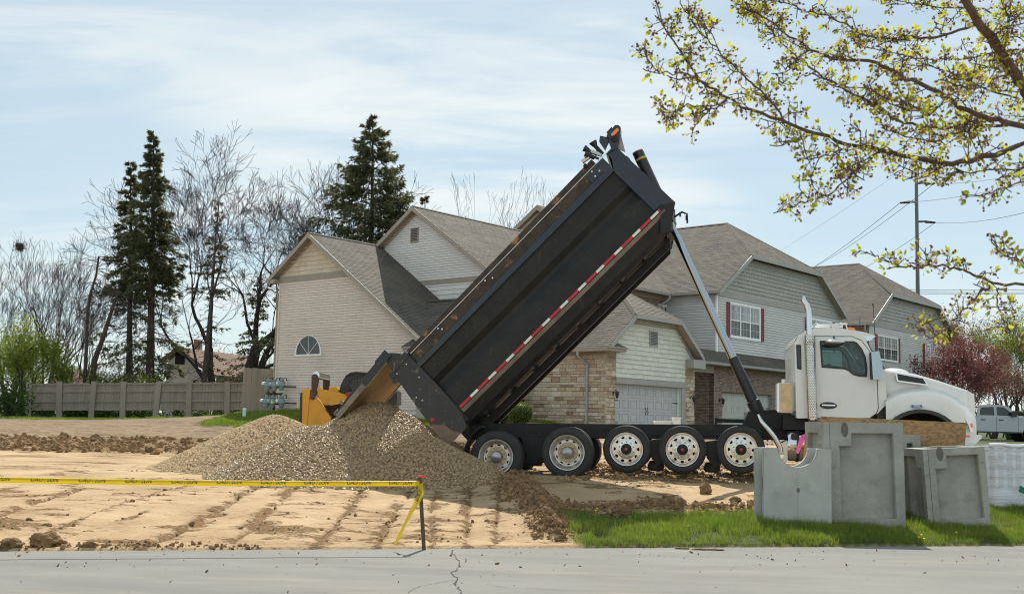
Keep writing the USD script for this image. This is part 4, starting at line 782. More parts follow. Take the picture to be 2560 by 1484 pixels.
for i in range(int((24.5 - b0) / .075)):
    u = b0 + i * .075
    if u < 19.5: part(BH, "soldier_brick", MB().box(f2, u + .004, u + .071, 4.16, 4.36, .001, .010 + .004 * (i % 3)), M["brick_front"] if i % 3 else M["stone"][4])
garage_door(BH, f2, d0, d1, 1.04, 3.19, M["door_tan"]); part(BH, "door_jamb", MB().box(f2, d1 - .02, d1 + .10, .9, 3.19, -.20, -.02), M["trim_grey"])
lantern(BH, f2, d0 - .28, 2.72)
part(BH, "porch_beam", MB().obox(H(a0, 6.7, 4.02), eB * 3.0, eA * .2, [0, 0, .36]), M["trim"])
PE = .35
roof_plane(BH, [H(PE, 6.75, 4.50), H(PE, 26.0, 4.50), H(1.65, 26.0, 5.18), H(1.65, 6.75, 5.18)], M["roof"], seed=21, thick=.08)
gutter(BH, H(PE, 6.7, 4.50), H(PE, 26.0, 4.50), -eA, M["trim_grey"]); part(BH, "porch_soffit", MB().obox(H(PE, 6.75, 4.36), eB * 19.2, eA * 1.2, [0, 0, .04]), M["trim_grey"])
a1, b1 = 1.6, 11.27; fU = frA(a1); bz = .5 * (onA(1790, 738, a1)[1] + onA(2100, 800, a1)[1]); b2 = onA(2103, 800, a1)[0]
tl, tr, rl, rr = onA(1880.6, 641, a1 - .35), onA(2055, 679, a1 - .35), onA(1799, 722, a1 - .35), onA(2120, 794, a1 - .35); zt2 = .5 * (tl[1] + tr[1]); ze = .5 * (rl[1] + rr[1]) - .02
up = sg.Polygon([(b1, 4.6), (b2, 4.6), (b2, bz + .3), (tr[0] - .1, zt2 - .2), (tl[0] + .1, zt2 - .2), (b1, bz + .3)])
wins = [(onA(1824, 757, a1), onA(1899, 853, a1))]
W0 = (wins[0][0][0] + .05, wins[0][1][0] - .05, wins[0][1][1] + .06, wins[0][0][1] - .03); w2b = onA(2016, 800, a1)[0]; W1 = (w2b + .15, w2b + .15 + (W0[1] - W0[0]), W0[2], W0[3])
cutw = unary_union([sg.box(w_[0] - .06, w_[2] - .06, w_[1] + .06, w_[3] + .06) for w_ in (W0, W1)])
part(BH, "wall_upper_front", MB().prism(fU, up, -.25, -.012), M["siding_grey"])
lap(BH, "siding_plank", fU, sg.box(b1, 4.7, b2, bz), 4.8, bz, .127, M["siding_grey"], cut=cutw)
lap(BH, "shake_course", fU, up.intersection(sg.box(0, bz + .26, 60, 30)), bz + .26, zt2, .20, M["shake_grey"], proud=.032, pieces=(1.6, 3.2), seed=12, gap=.008)
jm = MB(); r_ = np.random.default_rng(4); v = bz + .26
while v < zt2 - .2:
    u = b1
    while u < b2:
        u += r_.uniform(.2, .55)
        if up.buffer(-.1).contains(sg.Point(u, v + .1)): jm.box(fU, u - .004, u + .004, v + .02, v + .19, .004, .021)
    v += .20
part(BH, "shake_joints", jm, M["trim_grey"], kind="stuff")
part(BH, "band_board", MB().box(fU, b1 - .02, b2 + .02, bz, bz + .26, -.01, .04), M["trim_grey"])
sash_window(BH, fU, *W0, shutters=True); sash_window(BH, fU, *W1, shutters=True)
part(BH, "corner_board", MB().box(fU, b1 - .03, b1 + .10, 4.7, bz, -.02, .048), M["white"])
fS = frB(b1); ab = onB(1672, 733, b1); aW = -ab[0]; part(BH, "wall_upper_side", MB().obox(H(a1 + .002, b1, 4.6), eA * (aW + .4 - a1), eB * .2, [0, 0, bz - 4.4]), M["siding_grey"])
lap(BH, "siding_plank", fS, sg.box(-aW - .2, 4.7, -a1, bz + .1), 4.8, bz + .1, .127, M["siding_grey"])
# recessed brick link with a small window
link = frA(aW + .15); part(BH, "wall_link", MB().prism(link, sg.box(b1 - 5.5, 4.6, b1 + .05, ze - .05), -.2, 0), M["brick_front"])
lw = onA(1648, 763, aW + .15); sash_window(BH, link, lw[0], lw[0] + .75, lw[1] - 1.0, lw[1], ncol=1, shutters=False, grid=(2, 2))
# main roof with clipped gable
bm = .5 * (tl[0] + tr[0]); ap = onB(1818, 558, bm); aa, zz_ = -ap[0], ap[1]; sl = (zt2 - ze) / (tl[0] - rl[0]); eav = rl[0]; eavr = rr[0]
zl = ze
roof_plane(BH, [H(16, eav - .1, zl), H(a1 - .35, eav - .1, zl), H(a1 - .35, tl[0], zt2), H(aa, bm, zz_), H(16, bm, zz_)], M["roof2"], seed=22)
roof_plane(BH, [H(a1 - .35, eavr, zl), H(16, eavr, zl), H(16, bm, zz_), H(aa, bm, zz_), H(a1 - .35, tr[0], zt2)], M["roof2"], seed=23)
roof_plane(BH, [H(a1 - .35, tl[0], zt2), H(a1 - .35, tr[0], zt2), H(aa, bm, zz_)], M["roof2"], seed=24)
cap(BH, H(aa, bm, zz_ + .01), H(16, bm, zz_ + .01), M["roof2"]); cap(BH, H(a1 - .35, tl[0], zt2 + .01), H(aa, bm, zz_ + .01), M["roof2"], name="hip_cap"); cap(BH, H(a1 - .35, tr[0], zt2 + .01), H(aa, bm, zz_ + .01), M["roof2"], name="hip_cap")
rake(BH, H(a1 - .35, eav, zl), H(a1 - .35, tl[0], zt2), M["trim_grey"], h=.24, out=-eA); rake(BH, H(a1 - .35, eavr, zl), H(a1 - .35, tr[0], zt2), M["trim_grey"], h=.24, out=-eA); rake(BH, H(a1 - .35, tl[0], zt2), H(a1 - .35, tr[0], zt2), M["trim_grey"], h=.2, t=.05, out=-eA, name="fascia_board")
for p, q in (((b1, bz + .32), (tl[0] + .05, zt2 - .18)), ((tl[0], zt2 - .18), (tr[0], zt2 - .18)), ((b2, bz + .32), (tr[0] - .05, zt2 - .18))): rake(BH, H(a1, *p), H(a1, *q), M["trim_grey"], h=.18, t=.03, out=-eA, name="frieze_board")
gutter(BH, H(aW + .3, eav - .1, zl), H(a1 - .4, eav - .1, zl), -eB, M["trim_grey"])
# cross roof over the link
lk0, lk1 = onA(1560, 692, aW - .3), onA(1676, 728, aW - .3)
roof_plane(BH, [H(aW - .3, b1 - 6, zl), H(aW - .3, b1 + .2, zl), H(aW + 4.2, b1 + 4.4, zl + 4.4 * sl), H(aW + 4.2, b1 - 6, zl + 4.4 * sl)], M["roof2"], seed=25)
gutter(BH, H(aW - .3, b1 - 6, zl), H(aW - .3, b1 - .1, zl), -eA, M["trim_grey"])
part(BH, "frieze_board", MB().obox(H(aW + .15, b1 - 5.5, zl - .32), eB * 5.5, -eA * .03, [0, 0, .26]), M["trim"])
downspout(BH, [H(aW - .38, b1 - .5, zl - .1), H(aW - .38, b1 - .5, zl - .3), H(aW + .08, b1 - .9, zl - .7), H(aW + .08, b1 - .9, 5.0)], M["trim_grey"])
part(BH, "wall_right", MB().obox(H(a1 + .0, b2, .8), eA * 12, -eB * .2, [0, 0, zl - .9]), M["siding_grey"])
downspout(BH, [H(PE - .08, 20.6, 4.4), H(PE - .08, 20.6, 4.2), H(a0 - .06, 20.2, 3.9), H(a0 - .06, 20.2, .9)], M["trim_grey"])

# ---- third house at the right
TH3 = thing("house", "farthest grey house with a brown hip roof behind the truck cab and red-leaved tree", "house", H(4, 34, 0))
a3 = 2.6; f3h = frA(a3); tl3, tr3, rl3 = onA(2231, 729, a3 - .35), onA(2351, 767, a3 - .35), onA(2181, 806, a3 - .35); zt3 = .5 * (tl3[1] + tr3[1]); z3e = rl3[1]; bl3 = rl3[0] + .3; br3 = tr3[0] + (tl3[0] - rl3[0])
bz3 = onA(2240, 826, a3)[1]
up3 = sg.Polygon([(bl3, 1), (br3, 1), (br3, z3e), (tr3[0], zt3 - .2), (tl3[0], zt3 - .2), (bl3, z3e)])
part(TH3, "wall_front", MB().prism(f3h, up3, -.25, -.012), M["siding_grey"])
q0, q1 = onA(2193, 836, a3), onA(2243, 894, a3); W3 = (q0[0], q1[0], q1[1] - .25, q0[1] - .05)
lap(TH3, "siding_plank", f3h, sg.box(bl3, 2, br3, bz3), 2, bz3, .127, M["siding_grey"], cut=sg.box(W3[0] - .06, W3[2] - .06, W3[1] + .06, W3[3] + .06))
lap(TH3, "shake_course", f3h, up3.intersection(sg.box(0, bz3 + .28, 90, 30)), bz3 + .28, zt3, .22, M["shake_grey"], proud=.032, pieces=(.4, .9), seed=14, gap=.012)
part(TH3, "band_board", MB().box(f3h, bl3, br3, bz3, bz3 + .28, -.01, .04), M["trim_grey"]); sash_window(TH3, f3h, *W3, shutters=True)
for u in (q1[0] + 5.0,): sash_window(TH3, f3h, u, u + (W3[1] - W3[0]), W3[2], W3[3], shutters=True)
bm3 = .5 * (tl3[0] + tr3[0]); ap3 = onB(2147.5, 658.6, bm3); aa3, zz3 = -ap3[0], ap3[1]
el = rl3[0]; er = br3 + .3
roof_plane(TH3, [H(20, el, z3e), H(a3 - .35, el, z3e), H(a3 - .35, tl3[0], zt3), H(aa3, bm3, zz3), H(20, bm3, zz3)], M["roof2"], seed=31)
roof_plane(TH3, [H(a3 - .35, er, z3e), H(20, er, z3e), H(20, bm3, zz3), H(aa3, bm3, zz3), H(a3 - .35, tr3[0], zt3)], M["roof2"], seed=32)
roof_plane(TH3, [H(a3 - .35, tl3[0], zt3), H(a3 - .35, tr3[0], zt3), H(aa3, bm3, zz3)], M["roof2"], seed=33)
cap(TH3, H(aa3, bm3, zz3), H(20, bm3, zz3), M["roof2"]); cap(TH3, H(a3 - .35, tl3[0], zt3), H(aa3, bm3, zz3), M["roof2"], name="hip_cap"); cap(TH3, H(a3 - .35, tr3[0], zt3), H(aa3, bm3, zz3), M["roof2"], name="hip_cap")
rake(TH3, H(a3 - .35, el, z3e), H(a3 - .35, tl3[0], zt3), M["trim_grey"], h=.28, out=-eA); rake(TH3, H(a3 - .35, er, z3e), H(a3 - .35, tr3[0], zt3), M["trim_grey"], h=.28, out=-eA); rake(TH3, H(a3 - .35, tl3[0], zt3), H(a3 - .35, tr3[0], zt3), M["trim_grey"], h=.24, t=.06, out=-eA, name="fascia_board")
for p, q in (((bl3, z3e), (tl3[0], zt3 - .2)), ((tl3[0], zt3 - .2), (tr3[0], zt3 - .2))): rake(TH3, H(a3, *p), H(a3, *q), M["trim_grey"], h=.2, t=.03, out=-eA, name="frieze_board")
part(TH3, "wall_side", MB().obox(H(a3 + .002, bl3, 1), eA * 14, eB * .2, [0, 0, z3e - 1]), M["brick_side"])
gutter(TH3, H(16, el, z3e), H(a3 - .4, el, z3e), -eB, M["trim_grey"]); downspout(TH3, [H(a3 + .1, el - .05, z3e - .1), H(a3 + .1, el - .05, z3e - .4), H(a3 + .1, bl3 - .06, z3e - .8), H(a3 + .1, bl3 - .06, 1.2)], M["trim_grey"])

# ---- shrubs at the stone wall
def shrub(name, label, cat, c, rx, rz, n, m, lf=.05, seed=1, top=1.0, group=None, stem=True):
    r = np.random.default_rng(seed); t = thing(name, label, cat, (c[0], c[1], c[2]), group)
    d = r.normal(size=(n, 3)); d /= np.linalg.norm(d, axis=1, keepdims=True); bump_ = 1 + .10 * (meshkit.fbm(d * 3 + seed, 3, seed) - .5); rad = (1 - .16 * r.random(n) ** 2) * bump_
    zc = d[:, 2] * rad; w_ = np.ones(n) if top >= 1 else np.clip(1 - (1 - top) * (zc * .5 + .5), .05, 1)
    C_ = np.c_[d[:, 0] * rad * rx * w_, d[:, 1] * rad * rx * w_, zc * rz] + np.array(c) + [0, 0, rz * .95]
    part(t, "foliage", leaves(C_, lf * r.uniform(.7, 1.3, n), r, .6, N=d), m)
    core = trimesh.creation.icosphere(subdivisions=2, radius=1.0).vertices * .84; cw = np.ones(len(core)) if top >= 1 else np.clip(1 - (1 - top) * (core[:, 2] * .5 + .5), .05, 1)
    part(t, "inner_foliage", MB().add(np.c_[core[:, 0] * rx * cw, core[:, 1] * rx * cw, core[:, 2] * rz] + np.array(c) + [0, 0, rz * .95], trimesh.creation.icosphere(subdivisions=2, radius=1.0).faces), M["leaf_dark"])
    part(t, "stem", MB().cyl(np.array(c) - [0, 0, .1], np.array(c) + [0, 0, rz], .04, 6), M["bark"]); return t
def wallpt(px, py, off, z):
    P = on_plane(px, py, H(0, -off, 0), eB); return np.array([P[0], P[1], z])
c1 = wallpt(1300, 1050, 2.4, 1.50); c2_ = wallpt(1240, 1040, 2.4, 1.48); c3_ = wallpt(1283, 1000, .8, 1.42)
shrub("round_shrub", "clipped round green shrub by the corner of the stone wall, right one of the two", "shrub", c1, .47, .44, 2600, M["leaf_box"], .055, 3)
shrub("round_shrub", "clipped round green shrub half hidden behind the raised bed's lower edge", "shrub", c2_, .50, .50, 2600, M["leaf_box"], .055, 4)
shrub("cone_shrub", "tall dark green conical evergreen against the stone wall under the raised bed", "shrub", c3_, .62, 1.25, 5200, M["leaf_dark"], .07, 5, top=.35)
mlc = MB(); r_ = np.random.default_rng(8)
for i in range(40): p = wallpt(r_.uniform(1225, 1325), 1050, r_.uniform(.3, 2.2), 1.46); v_, f_ = CLODS[i % 3].get(); mlc.add(v_ * r_.uniform(.1, .22) * np.array([1, 1, .4]) + p, f_)
setting("planting_bed", mlc, M["mulch"])
# ------------------------------------------------------------------ dump truck: s forward, t away from the road, z up
_ps = math.atan2(-.16, .987); eS = np.array([math.cos(_ps), math.sin(_ps), 0]); eT = np.array([-eS[1], eS[0], 0]); T0 = np.array([1.13, 22.5, 0.0])
def K(s, t, z): return T0 + np.multiply.outer(np.asarray(s, float), eS) + np.multiply.outer(np.asarray(t, float), eT) + np.multiply.outer(np.asarray(z, float), [0, 0, 1.0])
def onT(px, py, t=0.0):
    P = on_plane(px, py, T0 + eT * t, eT) - T0; return np.array([P @ eS, P[2]])
FT = Fr(T0, eS)                      # u = s, v = z, w = -t (towards the road)
TR = thing("dump_truck", "white and black six-axle dump truck tipping gravel from its raised bed", "dump truck", K(2, 1.2, .5))
def ex(name, poly, t0, t1, m, parent=None, **k): return part(TR if parent is None else parent, name, MB().prism(FT, poly, -t1, -t0), m, **k)
def rounded(poly, r): g = sg.Polygon(poly) if not hasattr(poly, "geom_type") else poly; return g.buffer(-r).buffer(r, 6)
# wheels
def wheel(s, z, t, R, rim, kind, near=True, width=.28, rot=0.0, lat=None):
    """Tyre with tread grooves, rim, hub and nuts; t = outer face."""
    ax = -eT if near else eT; O = K(s, t, z); W = width
    w_ = part(TR, "wheel", MB().lathe(O, ax, [(rim * .985, -W + .02), (rim * 1.02, -W + .0), (R * .82, -W - .012), (R * .95, -W + .0), (R * .985, -W + .025)] + [p for g in range(4) for p in ((R, -W + .035 + g * (W - .07) / 4), (R, -W + .025 + (g + .8) * (W - .07) / 4), (R - .014, -W + .03 + (g + .83) * (W - .07) / 4), (R - .014, -W + .03 + (g + .97) * (W - .07) / 4))] + [(R, -.035), (R * .985, -.025), (R * .955, -.004), (R * .93, .0), (R * .925, -.004), (R * .90, .004), (R * .80, .010), (R * .74, .007), (rim * 1.07, -.004), (rim * 1.02, -.012), (rim * .985, -.02)], 56, closed=False), M["tyre"], smooth=40)
    if kind == "bare": return w_
    rm = {"steel": M["steel_rim"], "alloy": M["alu"]}[kind]; d = -.17 if kind == "steel" else -.03          # dish depth
    part(w_, "rim", MB().lathe(O, ax, [(rim * 1.03, -.012), (rim * 1.045, .004), (rim * 1.03, .012), (rim * .99, .008), (rim * .965, -.006), (rim * (.93 if kind == "steel" else .95), -.05 if kind == "steel" else -.016)] + ([(rim * .86, -.10), (rim * .80, d + .012), (rim * .74, d + .006)] if kind == "steel" else [(rim * .93, -.012), (rim * .86, .004), (rim * .78, .012)]), 48), rm, smooth=40)
    a = nrm(np.cross(ax, [0, 0, 1.0])); b = np.cross(ax, a); fr = Fr(O, a, b); nh = 10; r0 = rim * (.765 if kind == "steel" else .755); hr = rim * .105 if kind == "alloy" else rim * .115
    disc = sg.Point(0, 0).buffer(rim * (.90 if kind == "steel" else .87), 24); hub_r = rim * (.38 if kind == "steel" else .30)
    holes = [sg.Point(r0 * math.cos(rot + k * 2 * math.pi / nh), r0 * math.sin(rot + k * 2 * math.pi / nh)).buffer(hr, 8) for k in range(nh)]
    part(w_, "wheel_disc", MB().prism(fr, disc.difference(unary_union(holes + [sg.Point(0, 0).buffer(hub_r, 16)])), d - .02, d + .008 if kind == "steel" else .010), rm)
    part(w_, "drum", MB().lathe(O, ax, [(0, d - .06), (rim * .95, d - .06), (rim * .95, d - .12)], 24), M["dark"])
    if kind == "steel":
        part(w_, "hub_flange", MB().lathe(O, ax, [(rim * .60, d + .006), (rim * .60, d + .022), (rim * .38, d + .028), (rim * .36, d + .03)], 32), M["hub_tan"], smooth=40)
        part(w_, "hub_cap", MB().lathe(O, ax, [(rim * .35, d + .0), (rim * .35, d + .12), (rim * .33, d + .15), (rim * .24, d + .175), (0, d + .19)], 28), M["cap_steel"], smooth=50)
        nr, nz = rim * .49, d + .022
    else:
        part(w_, "hub_flange", MB().lathe(O, ax, [(rim * .62, .008), (rim * .60, .026), (rim * .34, .032), (rim * .33, .0)], 32), M["alu"], smooth=40)
        part(w_, "hub", MB().lathe(O, ax, [(rim * .34, -.02), (rim * .34, .05), (rim * .31, .062), (rim * .20, .066), (rim * .20, .10), (rim * .17, .115), (0, .118)], 24), M["chassis"], smooth=40)
        part(w_, "hub_centre", MB().lathe(O, ax, [(rim * .10, .117), (rim * .09, .124), (0, .126)], 16), M["red_hub"])
        nr, nz = rim * .47, .026
    for k in range(10):
        c = fr.p(nr * math.cos(rot + .3 + k * .6283), nr * math.sin(rot + .3 + k * .6283), nz); q = rim * .052
        part(w_, "lug_nut", MB().lathe(c, ax, [(q * 1.25, 0), (q * 1.2, .008), (q, .01), (q * .95, .034), (q * .6, .042), (0, .044)], 8), M["chrome"] if kind == "alloy" else M["steel_rim"])
    return w_
FARW = 2.44
for (s, z, k) in ((-1.40, .90, 1), (.06, 1.03, 2)):
    wheel(s, z, 0.0, .52 if k == 2 else .535, .345, "steel", rot=.2 * k); wheel(s, z, .33, .52, .345, "bare"); wheel(s, z, FARW, .52, .345, "steel", near=False); wheel(s, z, FARW - .33, .52, .345, "bare", near=False)
for i, (s, z) in enumerate(((1.25, 1.13), (2.37, 1.15), (3.52, 1.18))):
    wheel(s, z, .15, .478, .325, "alloy", rot=.31 * i); wheel(s, z, FARW - .15, .478, .325, "alloy", near=False)
wheel(6.93, 1.24, .10, .52, .33, "alloy", width=.36); wheel(6.93, 1.24, FARW - .10, .52, .33, "alloy", near=False, width=.36)
# axles, chassis
for s, z in ((-1.40, .90), (.06, 1.03), (1.25, 1.13), (2.37, 1.15), (3.52, 1.18), (6.93, 1.24)): part(TR, "axle", MB().cyl(K(s, .3, z), K(s, FARW - .3, z), .075, 12), M["chassis"])
RZ = lambda s: 1.56 + .0195 * (s + 1.8)
for t0 in (.78, 1.58):
    g = [(-1.9, RZ(-1.9)), (8.0, RZ(8.0)), (8.0, RZ(8) - .29), (-1.9, RZ(-1.9) - .29)]
    ex("frame_rail", g, t0, t0 + .02, M["chassis"]); ex("frame_flange", [(-1.9, RZ(-1.9) + .012), (8, RZ(8) + .012), (8, RZ(8) - .002), (-1.9, RZ(-1.9) - .002)], t0 - .0, t0 + .09, M["chassis"]); ex("frame_flange", [(-1.9, RZ(-1.9) - .278), (8, RZ(8) - .278), (8, RZ(8) - .292), (-1.9, RZ(-1.9) - .292)], t0, t0 + .09, M["chassis"])
for s in (-1.75, -.65, .65, 1.85, 2.95, 4.1, 5.2): part(TR, "crossmember", MB().obox(K(s, .80, RZ(s) - .26), eS * .10, eT * .8, [0, 0, .2]), M["chassis"])
bolts = MB(); r_ = np.random.default_rng(2)
for s0, z0, nx_, nz_, dx, dz_ in ((-.95, 1.40, 8, 1, .13, .1), (-.80, 1.28, 5, 2, .07, .07), (-.30, 1.28, 3, 2, .07, .07), (.75, 1.5, 6, 1, .09, .1), (1.72, 1.42, 3, 3, .07, .07), (2.86, 1.44, 4, 3, .07, .07), (3.9, 1.45, 5, 3, .09, .08)):
    for i in range(nx_):
        for j in range(nz_): c = K(s0 + i * dx, .78, z0 - j * dz_); bolts.lathe(c, -eT, [(.017, 0), (.017, .012), (.009, .018), (0, .018)], 6)
part(TR, "frame_bolts", bolts, M["chassis"], kind="stuff")
# hangers, springs, brackets between the wheels
ex("suspension_bracket", [(-.98, 1.32), (-.42, 1.32), (-.42, 1.02), (-.55, .72), (-.80, .72), (-.90, 1.02)], .60, .76, M["chassis"]); ex("shock_mount", [(-.48, 1.16), (-.36, 1.16), (-.36, .86), (-.48, .80)], .40, .55, M["chassis"])
for i in range(6): ex("leaf_spring", [(-1.05 - .03 * i + .1, .86 - .02 * i), (-.35 + .02 * i, .92 - .02 * i), (-.35 + .02 * i, .905 - .02 * i), (-1.05 - .03 * i + .1, .845 - .02 * i)], .52, .62, M["chassis"])
for s in (1.85, 2.98): 
    ex("lift_bracket", [(s - .22, 1.30), (s + .10, 1.36), (s + .16, .86), (s + .02, .80), (s - .12, .98)], .35, .75, M["chassis"]); part(TR, "air_spring", MB().lathe(K(s - .02, .55, .80), [0, 0, 1], [(0, -.10), (.13, -.10), (.17, -.05), (.17, .02), (.12, .10), (0, .1)], 16), M["tyre"])
ex("rear_crossplate", [(-2.1, 1.54), (-1.85, 1.54), (-1.85, 1.20), (-2.05, 1.24)], .55, 1.85, M["chassis"])
def fender_strip(s0, z0, R, a0, a1, t0, t1, m, name="mud_guard", th=.02):
    A = np.radians(np.linspace(a0, a1, 16)); P = [(s0 + R * math.cos(a), z0 + R * math.sin(a)) for a in A] + [(s0 + (R - th) * math.cos(a), z0 + (R - th) * math.sin(a)) for a in A[::-1]]; ex(name, P, t0, t1, m)
fender_strip(-1.40, .90, .70, 118, 190, .10, .62, M["chassis"]); fender_strip(-1.40, .90, .70, 118, 190, FARW - .62, FARW - .1, M["chassis"])
for q in ((-.14, 1.50), (.12, 1.50)): pass
ex("subframe_tube", [(3.05, 1.79), (3.85, 1.79), (3.85, 1.71), (3.05, 1.71)], 1.2, 1.3, M["chassis"]); ex("subframe_post", [(3.03, 1.80), (3.08, 1.80), (3.08, 1.62), (3.03, 1.62)], 1.15, 1.35, M["chassis"])
ex("hoist_cradle", [(3.70, 1.94), (4.55, 1.98), (4.55, 1.62), (4.0, 1.60), (3.9, 1.2), (3.62, 1.2), (3.62, 1.76)], .74, 1.66, M["chassis"])
ex("hoist_plate", [(3.75, 1.965), (4.35, 2.0), (4.35, 1.975), (3.75, 1.94)], .70, 1.70, M["chassis"])
# telescopic hoist
CB, CT = K(3.99, 1.22, 1.78), K(1.36, 1.22, 7.52); CD = nrm(CT - CB); CL = np.linalg.norm(CT - CB)
hs = part(TR, "hoist_cylinder", MB().cyl(CB, CB + CD * 1.42, .115, 20), M["cyl_black"], smooth=40)
part(hs, "hoist_collar", MB().lathe(CB, CD, [(.0, -.05), (.10, -.05), (.14, .02), (.14, .07), (.145, .36), (.145, .42), (.12, .44)], 20), M["cyl_black"], smooth=40)
part(hs, "hoist_stage", MB().cyl(CB + CD * 1.42, CB + CD * 2.95, .090, 20), M["hoist_chrome"], smooth=40); part(hs, "hoist_stage", MB().cyl(CB + CD * 2.95, CB + CD * 4.25, .078, 20), M["hoist_chrome"], smooth=40); part(hs, "hoist_stage", MB().cyl(CB + CD * 4.25, CB + CD * 4.95, .066, 20), M["hoist_chrome"], smooth=40)
part(hs, "hoist_barrel", MB().cyl(CB + CD * 4.9, CB + CD * (CL - .20), .125, 24), M["cyl_black"], smooth=40); part(hs, "hoist_band", MB().cyl(CB + CD * (CL - .20), CB + CD * (CL - .15), .128, 24), M["cyl_yellow"], smooth=40); part(hs, "hoist_head", MB().cyl(CB + CD * (CL - .15), CB + CD * CL, .125, 24), M["bed_gloss"], smooth=40); part(hs, "hoist_cap", MB().cyl(CB + CD * CL, CB + CD * (CL + .02), .118, 24), M["amber"])
# ---- dump bed: p along the floor (up and forward), q out of the floor, r across
OB = np.array([-2.0, 1.5]); dB = nrm([.703, .711]); nB_ = np.array([-dB[1], dB[0]])
FB = Fr(T0 + eS * OB[0] + np.array([0, 0, OB[1]]), eS * dB[0] + np.array([0, 0, dB[1]]), eS * nB_[0] + np.array([0, 0, nB_[1]]))      # w = U x V = towards the road
def toB(sz): d = np.asarray(sz) - OB; return np.array([d @ dB, d @ nB_])
BW = 2.44
bed = lambda name, poly, r0, r1, m, parent=None, **k: part(TR if parent is None else parent, name, MB().prism(FB, poly, -r1, -r0), m, **k)
def bedside(near):
    sgn = -1 if near else 1; o = 0.0 if near else BW                # outer face position across
    def R(d0, d1): return (o + min(d0, d1), o + max(d0, d1)) if near else (o - max(d0, d1), o - min(d0, d1))
    # side sheet with a longitudinal vee crease: profile in (q, depth)
    prof = [(.43, .05), (.70, .06), (.86, .075), (1.02, .15), (1.12, .15), (1.24, .065), (1.70, .045)]
    V_, n = [], len(prof)
    for p in (.12, 5.90):
        for q, d in prof: V_.append(FB.p(p, q, -(o + (d if near else -d))))
    F_ = [[i, i + n, i + n + 1, i + 1] if near else [i, i + 1, i + n + 1, i + n] for i in range(n - 1)]
    V2 = [FB.p(p, q, -(o + ((d + .02) if near else -(d + .02)))) for p in (.12, 5.90) for q, d in prof]
    part(TR, "bed_side", MB().add(V_, F_).add(V2, [f[::-1] for f in F_]), M["bed_black"])
    bed("bed_inner_side", [(.12, .3), (5.9, .3), (5.9, 1.78), (.12, 1.68)], *R(.17, .185), M["gate_inside"])
    bed("top_rail", [(.12, 1.60), (5.86, 1.66), (5.86, 1.80), (.12, 1.70)], *R(-.015, .14), M["bed_gloss"])
    bd = bed("sideboard", [(.14, 1.703), (5.70, 1.803), (5.70, 2.18), (.14, 2.05)], *R(.02, .07), M["bed_board"]); bed("sideboard_trim", [(.16, 1.945), (6.2, 2.042), (6.2, 2.054), (.16, 1.957)], *R(.008, .019), M["tape_white"], parent=bd)
    bed("sideboard_bracket", [(5.36, 1.805), (5.88, 1.805), (5.88, 2.03), (5.36, 2.02)], *R(-.002, .018), M["bed_gloss"])
    for p, q in ((5.50, 1.86), (5.64, 1.88), (5.52, 1.98), (2.35, 1.93), (2.5, 1.86), (1.0, 1.84), (.95, 1.91)):
        c = FB.p(p, q, -(o + (-.004 if near else .004))); part(TR, "bed_bolt", MB().lathe(c, -eT if near else eT, [(.02, 0), (.02, .008), (.01, .016), (0, .018)], 8), M["tape_white"])
    # bottom rail: flat band with tape, dusty lip, then a face tucked under
    bed("bottom_rail", [(.12, .35), (6.0, .35), (6.0, .46), (.12, .46)], *R(-.02, .12), M["bed_black"])
    def strip(p0, p1, q0, d0, q1, d1, name, m): 
        a = lambda p, q, d: FB.p(p, q, -(o + (d if near else -d))); v = [a(p0, q0, d0), a(p1, q0, d0), a(p1, q1, d1), a(p0, q1, d1), a(p0, q0, d0 + .02), a(p1, q0, d0 + .02), a(p1, q1, d1 + .02), a(p0, q1, d1 + .02)]
        part(TR, name, MB().add(v, [[0, 1, 2, 3], [7, 6, 5, 4], [0, 4, 5, 1], [3, 2, 6, 7], [0, 3, 7, 4], [1, 5, 6, 2]]), m)
    strip(.14, 6.0, .275, .030, .352, -.022, "dusty_ledge", M["bed_lip"]); strip(.0, 5.95, .06, .10, .274, .028, "under_rail", M["bed_black"]); strip(.3, 5.8, -.03, .22, .062, .102, "under_rail", M["chassis"])
    # front post and headboard return
    bed("front_post", [(5.84, .47), (6.02, .47), (6.02, 1.90), (5.84, 1.66)], *R(-.02, .12), M["bed_gloss"]); bed("front_post", [(6.02, .30), (6.26, .30), (6.24, 1.97), (6.02, 1.97)], *R(.005, .10), M["bed_gloss"])
    bed("nose_plate", [(5.78, -.04), (6.27, .30), (6.02, .47), (5.6, .06)], *R(.0, .03), M["bed_black"])
    # rear corner plate
    px_ = [(1013.6, 878.5), (1024.7, 891), (1089, 956), (1150, 1024), (1156, 1032), (1168, 1066), (1121, 1116), (1095, 1087), (1050, 1026), (1000, 956), (978, 921)]
    rp = [toB(onT(*p)) for p in px_]; bed("rear_corner_plate", rp, *R(-.035, .0), M["bed_scratched"])
    cut = [toB(onT(*p)) for p in ((1090, 1063), (1165, 1052), (1200, 1120), (1080, 1130))]; mud = sg.Polygon(rp).buffer(0).intersection(sg.Polygon(cut).buffer(0))
    mud = sg.Polygon(rp).buffer(0).intersection(sg.Polygon([toB(onT(*p)) for p in ((1080, 1062), (1110, 1060), (1130, 1075), (1155, 1082), (1175, 1085), (1160, 1140), (1080, 1140))]).buffer(0)); bed("muddy_edge", mud, *R(-.038, -.0355), M["mud"])
    bed("rear_post", [(-.05, .1), (.13, .1), (.15, 2.0), (-.02, 2.0)], *R(.0, .14), M["bed_black"])
    bed("post_top_box", [toB(onT(*p)) for p in ((1013.6, 878.5), (1024, 889), (987, 930), (975, 918))], *R(-.06, .12), M["bed_scratched"])
bedside(True); bedside(False)
bed("bed_floor", [(.0, .06), (5.95, .06), (5.95, .12), (.0, .12)], .18, BW - .18, M["chassis"]); 
